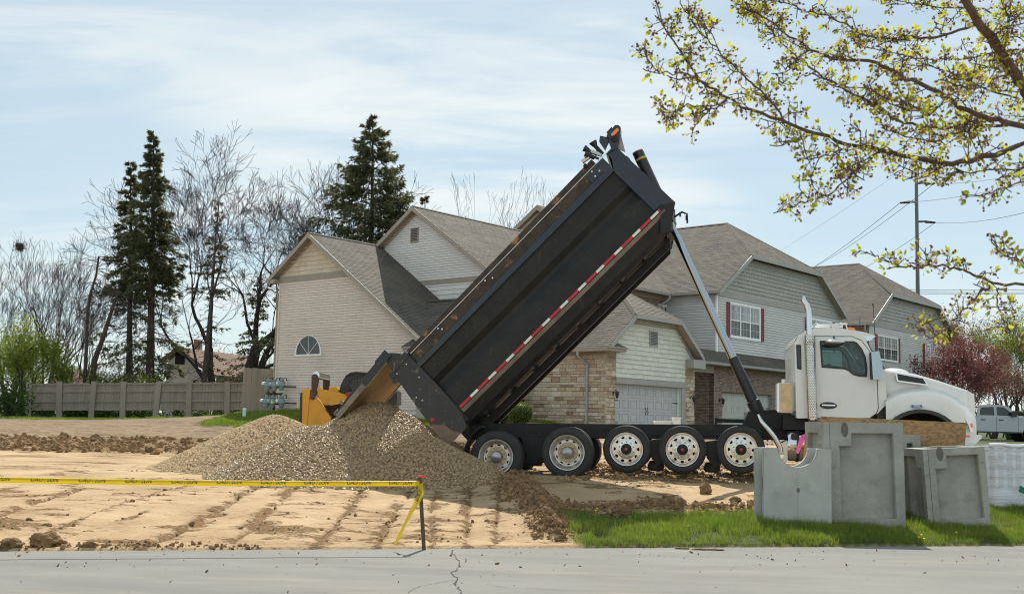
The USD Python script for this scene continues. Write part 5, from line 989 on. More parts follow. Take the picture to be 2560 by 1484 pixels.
for k in range(9): bed("floor_rib", [(.4 + k * .66, -.04), (.5 + k * .66, -.04), (.5 + k * .66, .06), (.4 + k * .66, .06)], .2, BW - .2, M["chassis"])
for t0 in (.80, 1.54): bed("bed_sill", [(.1, -.20), (5.6, -.20), (5.75, -.04), (.1, -.04)], t0, t0 + .10, M["chassis"])
hb = bed("headboard", [(6.08, .2), (6.16, .2), (6.16, 2.0), (6.08, 2.0)], .1, BW - .1, M["bed_gloss"]); 
for q in (.6, 1.1, 1.6): bed("headboard_rib", [(6.16, q), (6.27, q + .02), (6.27, q + .12), (6.16, q + .14)], .1, BW - .1, M["bed_gloss"], parent=hb)
bed("bed_hinge", [(-.05, -.05), (.35, -.05), (.30, -.38), (.05, -.38)], .76, .90, M["chassis"]); bed("bed_hinge", [(-.05, -.05), (.35, -.05), (.30, -.38), (.05, -.38)], 1.54, 1.68, M["chassis"])
ex("tail_bracket", [onT(1203, 1053, 1.2), onT(1217, 1036, 1.2), onT(1227, 1060, 1.2), onT(1200, 1060, 1.2)], 1.2, 1.26, M["bed_lip"])
# cab-shield end box with lamp, tarp tube, arms on the top front corner
sb = [toB(onT(*p)) for p in ((1537, 314), (1546, 313), (1552, 319), (1552, 330), (1545, 370), (1530, 378), (1524, 360), (1516, 345), (1517, 338))]
sh = bed("cab_shield_box", sb, -.02, .30, M["bed_gloss"]); bed("shield_wing", [toB(onT(*p)) for p in ((1551, 332), (1563, 378), (1546, 372), (1544, 350))], .05, .09, M["trim_grey"], parent=sh)
la, lb_ = toB(onT(1532, 337)), toB(onT(1543, 326)); bed("marker_lamp", sg.LineString([la, lb_]).buffer(.035), -.028, -.018, M["amber"], parent=sh)
bed("shield_tab", [toB(onT(*p)) for p in ((1516, 331), (1529, 317), (1532, 322), (1520, 336))], .0, .05, M["bed_gloss"], parent=sh)
c = toB(onT(1536, 348)); part(sh, "tarp_roller", MB().lathe(FB.p(c[0], c[1], .03), FB.W, [(0, .02), (.06, .02), (.075, .0), (.075, -.05)], 18), M["chassis"])
part(TR, "tarp_tube", MB().cyl(FB.p(c[0], c[1], 0), FB.p(c[0], c[1], -BW), .06, 14), M["chassis"])
bed("cab_shield", [(6.0, 1.98), (6.9 - .6, 1.98), (6.9 - .6, 2.06), (6.0, 2.06)], .1, BW - .1, M["bed_gloss"])
hw_ = part(TR, "tarp_gear", MB().hull([FB.p(*toB(onT(1500, 340)), .02), FB.p(*toB(onT(1525, 345)), .02), FB.p(*toB(onT(1512, 375)), .02), FB.p(*toB(onT(1498, 355)), .02), FB.p(*toB(onT(1500, 340)), -.1), FB.p(*toB(onT(1525, 345)), -.1), FB.p(*toB(onT(1512, 375)), -.1)]), M["bed_gloss"])
for (x0, y0, x1, y1, rr) in ((1482, 355, 1492, 372, .085), (1466, 374, 1478, 380, .07), (1468, 386, 1482, 391, .075)):
    p0, p1 = toB(onT(x0, y0)), toB(onT(x1, y1)); part(TR, "horn", MB().lathe(FB.p(*p1, .0), FB.p(*p0, .03) - FB.p(*p1, 0), [(.0, -.14), (.025, -.14), (.028, 0), (.045, .06), (rr, .15), (rr * 1.02, .17), (rr * .9, .175), (0, .1)], 14), M["bed_gloss"], smooth=50)
for (x0, y0, x1, y1, m_) in ((1455, 405, 1472, 393, "chrome"), (1478, 378, 1504, 388, "chrome"), (1460, 412, 1468, 416, "chassis"), (1488, 365, 1506, 385, "chassis"), (1470, 388, 1486, 395, "chassis")): part(TR, "tarp_latch", MB().cyl(FB.p(*toB(onT(x0, y0)), .0), FB.p(*toB(onT(x1, y1)), .0), .045, 8), M[m_])
False and part(TR, "tarp_rod", MB().cyl(FB.p(.3, 2.03, .02), FB.p(*toB(onT(1541, 357)), .02), .008, 6), M["chassis"])
part(TR, "nose_lamp_guard", MB().tube([FB.p(6.05, .12, -.2), FB.p(6.24, .08, -.2), FB.p(6.28, -.02, -.2), FB.p(6.15, -.16, -.2)], .022, 6).tube([FB.p(6.20, .10, -.2), FB.p(6.20, .10, -.6)], .018, 6).tube([FB.p(6.24, -.04, -.2), FB.p(6.24, -.04, -.6)], .018, 6), M["chassis"])
# scratches and scuffs in the paint near the tail
sc_ = MB(); r_ = np.random.default_rng(55); qd = [.43, .70, .86, 1.02, 1.12, 1.24, 1.70]; dd_ = [.05, .06, .075, .15, .15, .065, .045]
for _ in range(300):
    p = .2 + r_.gamma(1.3, .9); q = r_.choice([r_.uniform(.48, .84), r_.uniform(1.28, 1.66)]); L_ = r_.uniform(.02, .11); w_ = r_.uniform(.0015, .0045); a_ = r_.normal(-1.40, .10); du, dv = L_ * math.cos(a_), L_ * math.sin(a_)
    if p > 5.6 or not (.45 < q + dv < .85 or 1.25 < q + dv < 1.69): continue
    z0_, z1_ = -np.interp(q, qd, dd_) + .0025, -np.interp(q + dv, qd, dd_) + .0025; n_ = np.array([-dv, du]) / L_ * w_; sc_.add(FB.p([p - n_[0], p + n_[0], p + du], [q - n_[1], q + n_[1], q + dv], [z0_, z0_, z1_]), [[0, 1, 2]])
part(TR, "scratches", sc_, M["scuff"], kind="stuff")
# reflective tape pieces
p0, p1, i = .16, 5.93, 0
L_ = (p1 - p0) / 24.0; p = p0
while p < p1 - .02:
    w_ = .31 if i % 2 == 0 else .21; bed("reflective_tape", [(p, .375), (min(p + w_, p1), .375), (min(p + w_, p1), .43), (p, .43)], -.0235, -.021, M["red"] if i % 2 == 0 else M["tape_white"]); p += w_; i += 1
part(TR, "red_tail_lamp", MB().lathe(FB.p(*toB(onT(1082, 1049)), .037), FB.W, [(.045, 0), (.04, .012), (0, .018)], 14), M["red"])
for x_, y_ in ((1017, 910), (994, 934), (1049, 943), (1042, 993), (1057, 1000)): part(TR, "plate_bolt", MB().lathe(FB.p(*toB(onT(x_, y_)), .036), FB.W, [(.018, 0), (.012, .012), (0, .014)], 8), M["tape_white"])
for x_, y_ in ((983, 938), (990, 950)): part(TR, "hinge_lug", MB().lathe(FB.p(*toB(onT(x_, y_)), .05), FB.W, [(.0, 0), (.075, 0), (.075, -.12), (0, -.12)], 14), M["bed_scratched"])
# tailgate swung out on its top hinge
hg, lw_ = onT(966, 893), onT(843, 1039); gd = nrm(lw_ - hg); GL = np.linalg.norm(lw_ - hg); gn = np.array([-gd[1], gd[0]]); 
if gn[0] < 0: gn = -gn                                           # towards the bed
FG = Fr(T0 + eS * hg[0] + np.array([0, 0, hg[1]]), eS * gd[0] + np.array([0, 0, gd[1]]), eS * gn[0] + np.array([0, 0, gn[1]]))
gsgn = 1 if np.dot(FG.W, eT) > 0 else -1
def gate(name, poly, r0, r1, m, parent=None): return part(TR if parent is None else parent, name, MB().prism(FG, poly, min(gsgn * r0, gsgn * r1), max(gsgn * r0, gsgn * r1)), m)
tg = gate("tailgate", [(0, .0), (GL, .0), (GL, .06), (0, .06)], .02, BW - .02, M["gate_inside"])
for r0, r1 in ((-.02, .04), (BW - .04, BW + .02)): gate("gate_edge", [(.0, -.10), (GL - .55, -.10), (GL, -.06), (GL, .075), (.0, .075)], r0, r1, M["bed_scratched"], parent=tg)
gate("gate_edge_rust", [(.75, -.04), (GL, -.04), (GL, .077), (.75, .077)], -.024, -.0205, M["bed_lip"], parent=tg)
gate("gate_top_box", [(-.10, -.13), (.22, -.13), (.27, -.08), (.27, .0), (-.10, .06)], -.03, BW + .03, M["bed_scratched"], parent=tg); gate("gate_bottom_bar", [(GL - .10, -.10), (GL + .02, -.10), (GL + .02, .09), (GL - .06, .07)], .0, BW, M["bed_lip"], parent=tg)
for u in (.45, .85, 1.2): gate("gate_rib", [(u, -.09), (u + .1, -.09), (u + .1, 0), (u, 0)], .04, BW - .04, M["bed_scratched"], parent=tg)
part(tg, "gate_pin", MB().cyl(FG.p(GL - .28, -.10, -.06 * gsgn), FG.p(GL - .28, -.10, .1 * gsgn), .045, 10), M["bed_lip"])
part(TR, "gate_hinge_arm", MB().prism(FT, [hg + [-.08, -.06], hg + [.06, .10], onT(1000, 895) + [0, .1], onT(1010, 905), onT(985, 915)], -.10, -.02), M["bed_scratched"])
# ---- cab
def C2(*pts): return [onT(*p, .10) for p in pts]
cab_o = C2((1986, 857), (1996, 838), (2013, 826), (2041, 819.5), (2092, 819), (2141, 826), (2160, 836), (2166, 850), (2190, 890), (2213, 921), (2217, 1009), (2195, 1032), (2174, 1045), (1991, 1045))
win_o = C2((2049, 851.5), (2050, 860), (2054, 918), (2111, 922.5), (2120, 926), (2132, 936), (2145, 940), (2167, 942), (2168, 920), (2164, 892), (2155, 872), (2143, 857), (2135, 853))
CG = sg.Polygon(cab_o).buffer(-.03).buffer(.03, 5); WSC = sg.Polygon(C2((2164, 849), (2168, 849), (2215, 921), (2202, 923), (2184, 889))); CG = CG.difference(WSC); WG = sg.Polygon(win_o).buffer(-.02).buffer(.02, 4)
doorg = sg.Polygon(C2((2037.5, 841), (2129, 841.5), (2153, 851), (2175, 881), (2186, 920), (2192, 950), (2194.6, 1020), (2190, 1032), (2174, 1044), (2043, 1044))).buffer(0)
seam = doorg.exterior.buffer(.008)
ws = [onT(2166, 850, .1), onT(2213, 921, .1)]                                       # windscreen line in profile
CT0, CT1 = .10, FARW - .10
for t0, t1, nm in ((CT0, CT0 + .05, "cab_side"), (CT1 - .05, CT1, "cab_side")): ex(nm, CG.difference(WG).difference(doorg.buffer(.016)), t0, t1, M["white_paint"])
for t0, t1 in ((CT0 - .006, CT0 + .04), (CT1 - .04, CT1 + .006)):
    dr = ex("cab_door", doorg.intersection(CG).difference(WG), t0, t1, M["white_paint"])
    ex("door_seal", WG.buffer(.004).difference(WG.buffer(-.032)), t0 - .004 if t0 < 1 else t0, t1 if t0 < 1 else t1 + .004, M["machine_black"], parent=dr); ex("door_window", WG.buffer(-.02), (t0 + t1) / 2 - .004, (t0 + t1) / 2 + .004, M["glass"], parent=dr)
hc = [onT(2051, 1005, .1), onT(2091, 1021, .1)]; hcen = (hc[0] + hc[1]) / 2
hd = ex("door_handle", affinity.scale(sg.Point(*hcen).buffer(1, 10), .165, .068), CT0 - .012, CT0 - .006, M["machine_black"]); part(hd, "handle_bar", MB().box(FT, hcen[0] - .13, hcen[0] + .13, hcen[1] - .012, hcen[1] + .022, -CT0 + .012, -CT0 + .030, .005), M["chrome"])
# shell: roof, back, floor, windscreen

def shell(name, i_pts, m, inset0=.0, th=.03):
    P = np.array(i_pts); V_ = []; n = len(P)
    for t in (CT0 + .01, CT1 - .01): V_ += list(K(P[:, 0], np.full(n, t), P[:, 1]))
    c = np.array([CG.centroid.x, CG.centroid.y]); Q = P + (c - P) * (th / np.linalg.norm(c - P, axis=1, keepdims=True))
    for t in (CT0 + .01, CT1 - .01): V_ += list(K(Q[:, 0], np.full(n, t), Q[:, 1]))
    F_ = []
    for i in range(n - 1): F_ += [[i, i + 1, i + 1 + n, i + n], [2 * n + i, 3 * n + i, 3 * n + i + 1, 2 * n + i + 1]]
    return part(TR, name, MB().add(V_, F_), m, smooth=30)
shell("cab_roof", C2((1986, 857), (1990, 846), (1996, 838), (2004, 831), (2013, 826), (2026, 821.5), (2041, 819.5), (2065, 818.5), (2092, 819), (2117, 822), (2141, 826), (2160, 836), (2166, 850)), M["white_paint"]); shell("cab_back", C2((1991, 1045), (1986, 857)), M["white_paint"]); [ex("windscreen_corner", WSC.intersection(sg.Polygon(cab_o)).buffer(-.004), t_, t_ + .008, M["glass"]) for t_ in (CT0 + .012, CT1 - .02)]; shell("windscreen", C2((2166, 850), (2190, 890), (2213, 921)), M["glass"], th=.008); shell("cowl", C2((2213, 921), (2217, 1009), (2195, 1032)), M["machine_black"])
shell("cab_floor", C2((2195, 1032), (2174, 1045), (1991, 1045)), M["chassis"])
qa = C2((1990, 861), (2002.5, 861), (2004, 925), (1992.5, 921)); qw = ex("quarter_window", rounded(qa, .02), CT0 - .003, CT0 + .004, M["machine_black"]); ex("quarter_glass", sg.Polygon(qa).buffer(-.022), CT0 - .006, CT0 - .0035, M["pane"], parent=qw)
# inside the cab
ex("dashboard", C2((2150, 930), (2196, 925), (2205, 1000), (2160, 1000)), CT0 + .1, CT1 - .1, M["machine_black"]); 
for t0 in (CT0 + .25, CT1 - .8): ex("seat", rounded(C2((2066, 910), (2080, 905), (2086, 990), (2125, 985), (2128, 1005), (2070, 1010)), .02), t0, t0 + .5, M["chassis"])
part(TR, "steering_wheel", MB().lathe(K(5.62, 1.75, 2.78), nrm(-eS * .8 + np.array([0, 0, .6])), [(.20, -.012), (.215, 0), (.20, .012), (.185, 0), (.20, -.012)], 24), M["machine_black"])
ex("b_pillar_far", C2((2043, 850), (2050, 850), (2050, 1000), (2043, 1000)), CT1 - .1, CT1 - .05, M["soffit"])
# visor, lamps, rails, horns on the roof
ex("sun_visor", C2((2141, 826), (2160, 829), (2189, 838), (2189, 842), (2160, 850), (2166, 845), (2150, 834)), CT0 + .03, CT1 - .03, M["white_paint"]); ex("visor_end", C2((2163, 838), (2187, 840), (2178, 850), (2166, 852), (2156, 846)), CT0 + .028, CT0 + .034, M["chrome"])
for k, t in enumerate(np.linspace(CT0 + .15, CT1 - .15, 5)): ex("marker_light", rounded(C2((2120, 822), (2126, 816), (2138, 817), (2144, 826)), .01), t, t + .12, M["amber"])
rl = MB(); rl.tube(K([4.99, 5.0, 5.35, 5.62, 5.66], [.5, .5, .5, .6, .6], [3.62, 3.74, 3.72, 3.75, 3.6]), .018, 8).tube(K([5.0, 5.02, 5.66, 5.66], [1.5, 1.5, 1.4, 1.4], [3.6, 3.78, 3.82, 3.6]), .018, 8).tube(K([5.35, 5.35], [.5, 1.5], [3.72, 3.78]), .015, 8).tube(K([5.64, 5.64], [.6, 1.4], [3.75, 3.82]), .02, 8).tube(K([5.02, 5.02], [.5, 1.5], [3.74, 3.78]), .025, 8); part(TR, "roof_rail", rl, M["chrome"], smooth=40)
part(TR, "air_horn", MB().lathe(K(5.25, .8, 3.72), eS, [(0, -.3), (.03, -.3), (.035, .1), (.05, .25), (.075, .32), (.07, .33), (0, .28)], 14), M["chrome"], smooth=40)
# exhaust stack with perforated shield
s0, s1 = onT(2016, 836, .0), onT(2040 - 9, 1046, .0); SX = np.array([4.865, .02]); zA, zB = 1.82, 3.47; sl_ = -.018
def SC(z): return K(4.865 + (z - 2.6) * -.03, .0, z)
st = part(TR, "exhaust_stack", MB().tube([SC(1.75), SC(3.4), SC(3.86), SC(3.97) - eS * .005, SC(4.06) - eS * .03, SC(4.15) - eS * .085, K(4.73, 0, 4.24)], [.06, .06, .06, .06, .058, .05, .03], 16), M["chrome"], smooth=50)
shd = MB(); nth, nzz = 22, 46; zs = np.linspace(zA, zB, nzz + 1); ax_ = nrm(SC(zB) - SC(zA)); u_ = eS; v_ = np.cross(ax_, u_); Rr = .098
ths = np.arange(nth) * 2 * np.pi / nth
for ring_r, off in ((Rr, 0), (Rr * .97, 0)):
    pass
cyl_poly = sg.box(0, 0, 2 * np.pi * Rr, zB - zA); dots = []
for j in range(int((zB - zA) / .032)):
    for i in range(18): dots.append(sg.Point((i + .5 * (j % 2)) * 2 * np.pi * Rr / 18, .03 + j * .032).buffer(.0098, 2))
g_ = cyl_poly.difference(unary_union(dots)); g_ = unary_union([g_.intersection(sg.box(2 * np.pi * Rr * k / 18, 0, 2 * np.pi * Rr * (k + 1) / 18, 9)) for k in range(0)]) if False else g_
for k in range(18):
    gg = g_.intersection(sg.box(2 * np.pi * Rr * k / 18, 0, 2 * np.pi * Rr * (k + 1) / 18, 9))
    for q in polys(gg):
        v2, f2_ = tri(q); th_ = v2[:, 0] / Rr; base = np.array([SC(zA) + (SC(zB) - SC(zA)) * (y / (zB - zA)) for y in v2[:, 1]]); shd.add(base + Rr * (np.cos(th_)[:, None] * u_ + np.sin(th_)[:, None] * v_), f2_)
part(st, "heat_shield", shd, M["alu"], kind=None); part(st, "muffler", MB().cyl(SC(zA + .02), SC(zB - .02), .072, 14), M["rust"])
# hood, fender, grille
hood_top = C2((2213, 921), (2240, 925), (2275, 930.5), (2307, 936), (2345, 947), (2378, 957), (2410, 967), (2432, 974), (2440, 979), (2445, 988))
hood_low = C2((2451, 1085), (2440, 1092), (2425, 1090))
arch_c = onT(2298, 1096, .1); AR = arch_c[1] * 0 + (onT(2298, 1024, .1)[1] - 1.24)
archp = sg.Point(6.93, 1.24).buffer(AR + .01, 24)
hood_side = sg.Polygon(list(hood_top) + list(hood_low) + C2((2440, 1096), (2200, 1096), (2205, 1040), (2197, 1030), (2217, 1008))).buffer(0)
N = 24; tops = np.array(hood_top); half = (FARW) / 2
def hood_w(s): return np.interp(s, [6.2, 6.8, 7.4, 7.9, 8.05], [1.10, 1.09, 1.03, .93, .86])     # half width at the hood's shoulder
ss = np.linspace(6.28, 8.02, N); zt_ = np.interp(ss, tops[:, 0], tops[:, 1]); rows_ = []
for s, z in zip(ss, zt_):
    w_ = hood_w(s) * .86; zz = z
    sec = [(-w_, zz - .05), (-w_ * .97, zz - .015), (-w_ * .90, zz), (-w_ * .55, zz + .035), (0, zz + .05), (w_ * .55, zz + .035), (w_ * .90, zz), (w_ * .97, zz - .015), (w_, zz - .05)]; rows_.append([K(s, half + y, q) for y, q in sec])
RW = np.array(rows_); a_, b_ = np.meshgrid(np.arange(N - 1), np.arange(8), indexing="ij"); k_ = (a_ * 9 + b_).ravel()
part(TR, "hood_top", MB().add(RW.reshape(-1, 3), np.c_[k_, k_ + 9, k_ + 10, k_ + 1]), M["white_paint"], smooth=40)
for sgn in (-1, 1):                                                # hood side: flares outward into the fender
    rows_ = []; lv = np.linspace(0, 1, 16); fen = lambda s: 1.24 + AR * math.sqrt(max(0, 1 - ((s - 6.93) / AR) ** 2)) if abs(s - 6.93) < AR else 0
    for s, z in zip(ss, zt_):
        ztop = z - .05; zarch = max(fen(s), 1.55 if s > 7.3 else 1.62); r_o = AR + .34; zcrown = 1.24 + r_o * math.sqrt(max(0, 1 - ((s - 6.97) / (r_o + .10)) ** 2)) if abs(s - 6.97) < r_o + .1 else zarch
        row = []
        for l in lv:
            zz = ztop + (zarch - ztop) * l; crown = np.interp(zz, [zcrown - .10, zcrown + .02, zcrown + .10], [1, .85, 0]) if zcrown > zarch + .02 else 1.0
            w0 = hood_w(s) * .86 * (1 + .03 * l); w1 = hood_w(s) * 1.0 + .10 if s < 7.85 else hood_w(s) + .02; row.append(K(s, half + sgn * (w0 + (w1 - w0) * float(np.clip(crown, 0, 1)) ** .8), zz))
        rows_.append(row)
    RW = np.array(rows_); a_, b_ = np.meshgrid(np.arange(N - 1), np.arange(15), indexing="ij"); k_ = (a_ * 16 + b_).ravel(); F_ = np.c_[k_, k_ + 16, k_ + 17, k_ + 1]
    part(TR, "hood_side", MB().add(RW.reshape(-1, 3), F_ if sgn > 0 else F_[:, ::-1]), M["white_paint"], smooth=40)
    fender_strip(6.93, 1.24, AR + .012, 20, 165, (half + sgn * 1.17) - .12, (half + sgn * 1.17) + .02 if sgn > 0 else (half + sgn * 1.17) + .12, M["machine_black"], name="fender_lip", th=.07)
tv = lambda d: half - d
ex("hood_vent", rounded([onT(*p, .27) for p in ((2236, 929.5), (2241, 953.5), (2321, 964.5), (2308, 943))], .01).difference(sg.Polygon([onT(*p, .27) for p in ((2236, 929.5), (2241, 953.5), (2321, 964.5), (2308, 943))]).buffer(-.028)), .205, .26, M["chrome"]); ex("hood_vent_mesh", sg.Polygon([onT(*p, .27) for p in ((2236, 929.5), (2241, 953.5), (2321, 964.5), (2308, 943))]).buffer(-.02), .215, .25, M["machine_black"])
part(TR, "hood_scoop", MB().mesh(trimesh.Trimesh(np.asarray(trimesh.creation.icosphere(subdivisions=3, radius=1.0).vertices) * [.30, .42, .12], trimesh.creation.icosphere(subdivisions=3, radius=1.0).faces), Fr(K(6.70, 1.55, 2.80), eS, eT)), M["white_paint"], smooth=60)
ex("grille", C2((2441, 980), (2449, 986), (2456, 1092), (2449, 1094)), half - .55, half + .55, M["chrome"]); ex("grille_surround", C2((2430, 975), (2446, 984), (2452, 1090), (2440, 1092)), half - .8, half + .8, M["white_paint"])
hl = rounded([onT(*p, .2) for p in ((2409, 1041), (2424, 1052), (2433, 1079), (2425, 1080), (2420, 1062))], .006); ex("headlight", hl, .16, .24, M["chrome"]); ex("headlight_turn_lens", rounded([onT(*p, .2) for p in ((2424, 1058), (2430, 1058), (2431, 1068), (2426, 1068))], .004), .155, .20, M["amber"])
bp_ = ex("bumper", rounded(C2((2395, 1084), (2452, 1086), (2453, 1094), (2434, 1112), (2395, 1112)), .02), .06, FARW - .06, M["white_paint"]); ex("side_marker", C2((2411, 1086.5), (2424, 1086.5), (2424, 1091), (2411, 1091)), .045, .06, M["amber"], parent=bp_)
bd_ = ex("fender_badge", [onT(2278, 1011.5, .04), onT(2303, 1011.5, .04), onT(2305, 1018, .04), onT(2278, 1018, .04)], -.015, .06, M["blue"])
b0_, b1_ = onT(2278, 1011.5, .04), onT(2303, 1018, .04); ex("badge_line", sg.box(b0_[0] + .03, b1_[1] + .008, b1_[0] - .015, b1_[1] + .016), -.018, -.0155, M["white"], parent=bd_); ex("badge_letters", unary_union([sg.box(b0_[0] + .045 + i * .017, b1_[1] + .025, b0_[0] + .057 + i * .017, b1_[1] + .044) for i in range(6)]), -.018, -.0155, M["white"], parent=bd_)
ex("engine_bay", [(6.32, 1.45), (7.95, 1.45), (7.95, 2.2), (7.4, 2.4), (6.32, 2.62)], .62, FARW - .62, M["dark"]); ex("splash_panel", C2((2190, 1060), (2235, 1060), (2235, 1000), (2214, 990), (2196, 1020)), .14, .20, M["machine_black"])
# mirrors, antennas
m0 = K(6.07, -.10, 2.9); mr = part(TR, "door_mirror", MB().hull([K(s, t, z) for s, z in ((5.99, 3.14), (6.14, 3.16), (6.20, 2.86), (6.20, 2.62), (6.02, 2.60)) for t in (-.16, .02)]), M["hoist_chrome"], smooth=20); part(mr, "mirror_back", MB().hull([K(s, t, z) for s, z in ((5.975, 3.13), (6.0, 3.13), (6.02, 2.61), (5.99, 2.61)) for t in (-.15, .01)]), M["machine_black"]); part(mr, "mirror_arm", MB().tube([K(6.08, .1, 3.05), K(6.08, -.02, 3.05)], .02, 8).tube([K(6.1, .1, 2.7), K(6.1, -.02, 2.7)], .02, 8), M["machine_black"])
mm = part(TR, "spot_mirror", MB().ball(K(5.32, -.12, 3.33), 1, 2, (.19, .10, .055)), M["chrome"], smooth=60); part(mm, "mirror_face", MB().ball(K(5.29, -.10, 3.29), 1, 2, (.19, .10, .05)), M["machine_black"], smooth=60); part(mm, "mirror_arm", MB().cyl(K(5.32, -.12, 3.36), K(5.32, .12, 3.46), .015, 8), M["machine_black"])
part(TR, "far_mirror", MB().hull([K(s, t, z) for s, z in ((6.0, 3.14), (6.2, 3.1), (6.2, 2.6), (6.02, 2.6)) for t in (FARW + .0, FARW + .18)]), M["machine_black"])
an = onT(2183, 765, .25); part(TR, "antenna", MB().tube([K(6.16, .25, 2.85), K(an[0], .25, an[1])], [.012, .007], 6).cyl(K(an[0], .25, an[1]), K(an[0] - .005, .25, an[1] + .05), .014, 6), M["machine_black"]); an2 = onT(2150, 793, 2.3); part(TR, "antenna", MB().tube([K(6.1, 2.3, 2.9), K(an2[0], 2.3, an2[1])], [.01, .006], 6), M["machine_black"])
# behind the cab
hx = part(TR, "oil_cooler", MB().box(FT, 4.23, 4.52, 1.93, 2.52, -.62, -.20, .012), M["chrome"]); 
for k in range(14): part(hx, "cooler_fin", MB().box(FT, 4.215, 4.232, 1.97 + k * .038, 1.99 + k * .038, -.60, -.22), M["alu"])
part(hx, "cooler_cap", MB().cyl(K(4.38, .4, 2.51), K(4.38, .4, 2.60), .05, 12), M["alu"]); ex("cooler_face", [(4.27, 1.93), (4.525, 1.93), (4.525, 2.515), (4.27, 2.515)], .192, .199, M["hub_tan"], parent=hx)
ex("cab_mount", [(4.35, 1.88), (5.0, 1.88), (5.0, 1.6), (4.35, 1.6)], .3, 2.1, M["chassis"]); part(TR, "exhaust_elbow", MB().tube([SC(1.80), SC(1.62), SC(1.52) + eT * .15, SC(1.5) + eT * .5], .085, 12), M["rust"], smooth=40)
tk = part(TR, "fuel_tank", MB().lathe(K(4.72, .36, 1.28), eS, [(0, -.32), (.22, -.32), (.29, -.29), (.305, -.25), (.305, .95), (.28, 1.0), (0, 1.0)], 30), M["chrome"], smooth=40); part(tk, "tank_cap", MB().lathe(K(4.55, .10, 1.46), -eT, [(.07, -.06), (.07, .02), (.06, .03), (0, .035)], 18), M["machine_black"])
for s in (4.62, 5.2): part(tk, "tank_strap", MB().lathe(K(s, .36, 1.28), eS, [(.306, -.03), (.312, -.03), (.312, .03), (.306, .03)], 30), M["machine_black"], smooth=40)
part(TR, "fender_pipe", MB().tube([K(3.86, .22, 1.88), K(3.92, .18, 1.74), K(4.05, .16, 1.60), K(4.18, .15, 1.44), K(4.27, .15, 1.26), K(4.30, .15, 1.10)], [.03, .05, .058, .058, .055, .05], 12), M["chrome"], smooth=50)
fender_strip(3.52, 1.18, .62, -52, -12, .14, .55, M["bed_lip"], name="mud_flap", th=.03); ex("step_box", rounded([(4.32, 1.34), (4.42, 1.40), (4.42, .98), (4.36, .92)], .02), .10, .6, M["chrome"])
ex("cab_step", [(5.0, 1.25), (5.75, 1.25), (5.75, .95), (5.0, .95)], .15, .6, M["chrome"])
# ------------------------------------------------------------------ stake and caution tape
sb_ = on_plane(1060, 1373, (0, 0, 0), (0, 0, 1)); SY = sb_[1]; stp = at(1049, 1190, SY + .03); top = np.array([stp[0], stp[1], stp[2]])
ax = nrm(top - sb_); _h = np.array([1, .12, 0]); fs = Fr(sb_ - ax * .25, _h - ax * (_h @ ax), ax); L = np.linalg.norm(top - sb_) + .25
t = thing("wooden_stake", "dark wooden stake at the road edge with red flagging on its tip", "stake", sb_)
part(t, "shaft", MB().box(fs, -.024, .024, 0, L, -.02, .02, .004), M["stake"])
part(t, "red_flagging", MB().box(fs, -.028, .028, L - .012, L + .016, -.024, .024, .004).add(fs.p([.02, .085, .09, .02], [L + .015, L - .005, L - .022, L - .012], [.025, .03, .03, .025]), [[0, 1, 2, 3]]), M["red_tape"])
T_R = at(1048, 1208, SY - .03); TDIR = np.array([-.9692, -.2462, 0.0]); TLEN = 8.4; T_L = T_R + TDIR * TLEN + np.array([0, 0, .07])
n = 120; s_ = np.linspace(0, 1, n); line = T_R + np.outer(s_, T_L - T_R); line[:, 2] -= .10 * (s_ * (1 - s_)) * 4 * .45
wob = .008 * np.sin(s_ * 23) + .006 * np.sin(s_ * 61 + 1)
nrm_ = np.array([-.2462 * -1, -.9692, 0]); nrm_ = nrm(np.array([TDIR[1], -TDIR[0], 0])); nrm_ = nrm_ if nrm_[1] < 0 else -nrm_
ct = thing("caution_tape", "yellow caution tape with black CAUTION lettering stretched left from the stake", "tape", T_R)
def tp(i, h, w): return line[i] + np.array([0, 0, 1.0]) * h[:, None] + nrm_ * w[:, None]
hs_ = [(.033, -.012), (.030, .006), (.018, .012), (-.030, .004 )]; rows_ = [line + np.array([0, 0, 1.0]) * h + nrm_ * (w + wob[:, None] * 0 ) + nrm_ * (wob[:, None]) for h, w in hs_]; R3 = np.stack(rows_, 1)
a_, b_ = np.meshgrid(np.arange(n - 1), np.arange(3), indexing="ij"); k_ = (a_ * 4 + b_).ravel(); part(ct, "tape_band", MB().add(R3.reshape(-1, 3), np.c_[k_, k_ + 4, k_ + 5, k_ + 1]), M["tape"], smooth=True)
word = meshkit.text_mesh("CAUTION", .044, .0012, bold=True); wl = word.extents[0]; wv = np.asarray(word.vertices); wv[:, 0] *= .30 / wl; wv[:, 0] += wv[:, 1] * .22
word = trimesh.Trimesh(wv, word.faces); wtop = .026; word_c = trimesh.intersections.slice_mesh_plane(word, [0, -1, 0], [0, .032, 0], cap=False); wv = np.asarray(word_c.vertices); wf = np.asarray(word_c.faces)
def tape_at(d, h):
    """Point on the tape's face at arc distance d left of the stake and height h above its middle."""
    f = np.clip(d / TLEN, 0, 1) * (n - 1); i = np.minimum(f.astype(int), n - 2); r = (f - i)[:, None]; P = line[i] * (1 - r) + line[i + 1] * r; wb = (wob[i] * (1 - r[:, 0]) + wob[i + 1] * r[:, 0]); off = np.interp(h, [-.030, .018, .030, .033], [.004, .012, .006, -.012])
    return P + np.array([0, 0, 1.0]) * h[:, None] + nrm_ * (wb + off)[:, None]
k = 0; d0_ = .09
while d0_ + .30 < TLEN:
    P = tape_at(d0_ + .30 - (wv[:, 0] - wv[:, 0].min()), -.006 + wv[:, 1]) + nrm_ * (.0012 + wv[:, 2:3]); part(ct, "lettering", MB().add(P, wf), M["ink"]); d0_ += .525
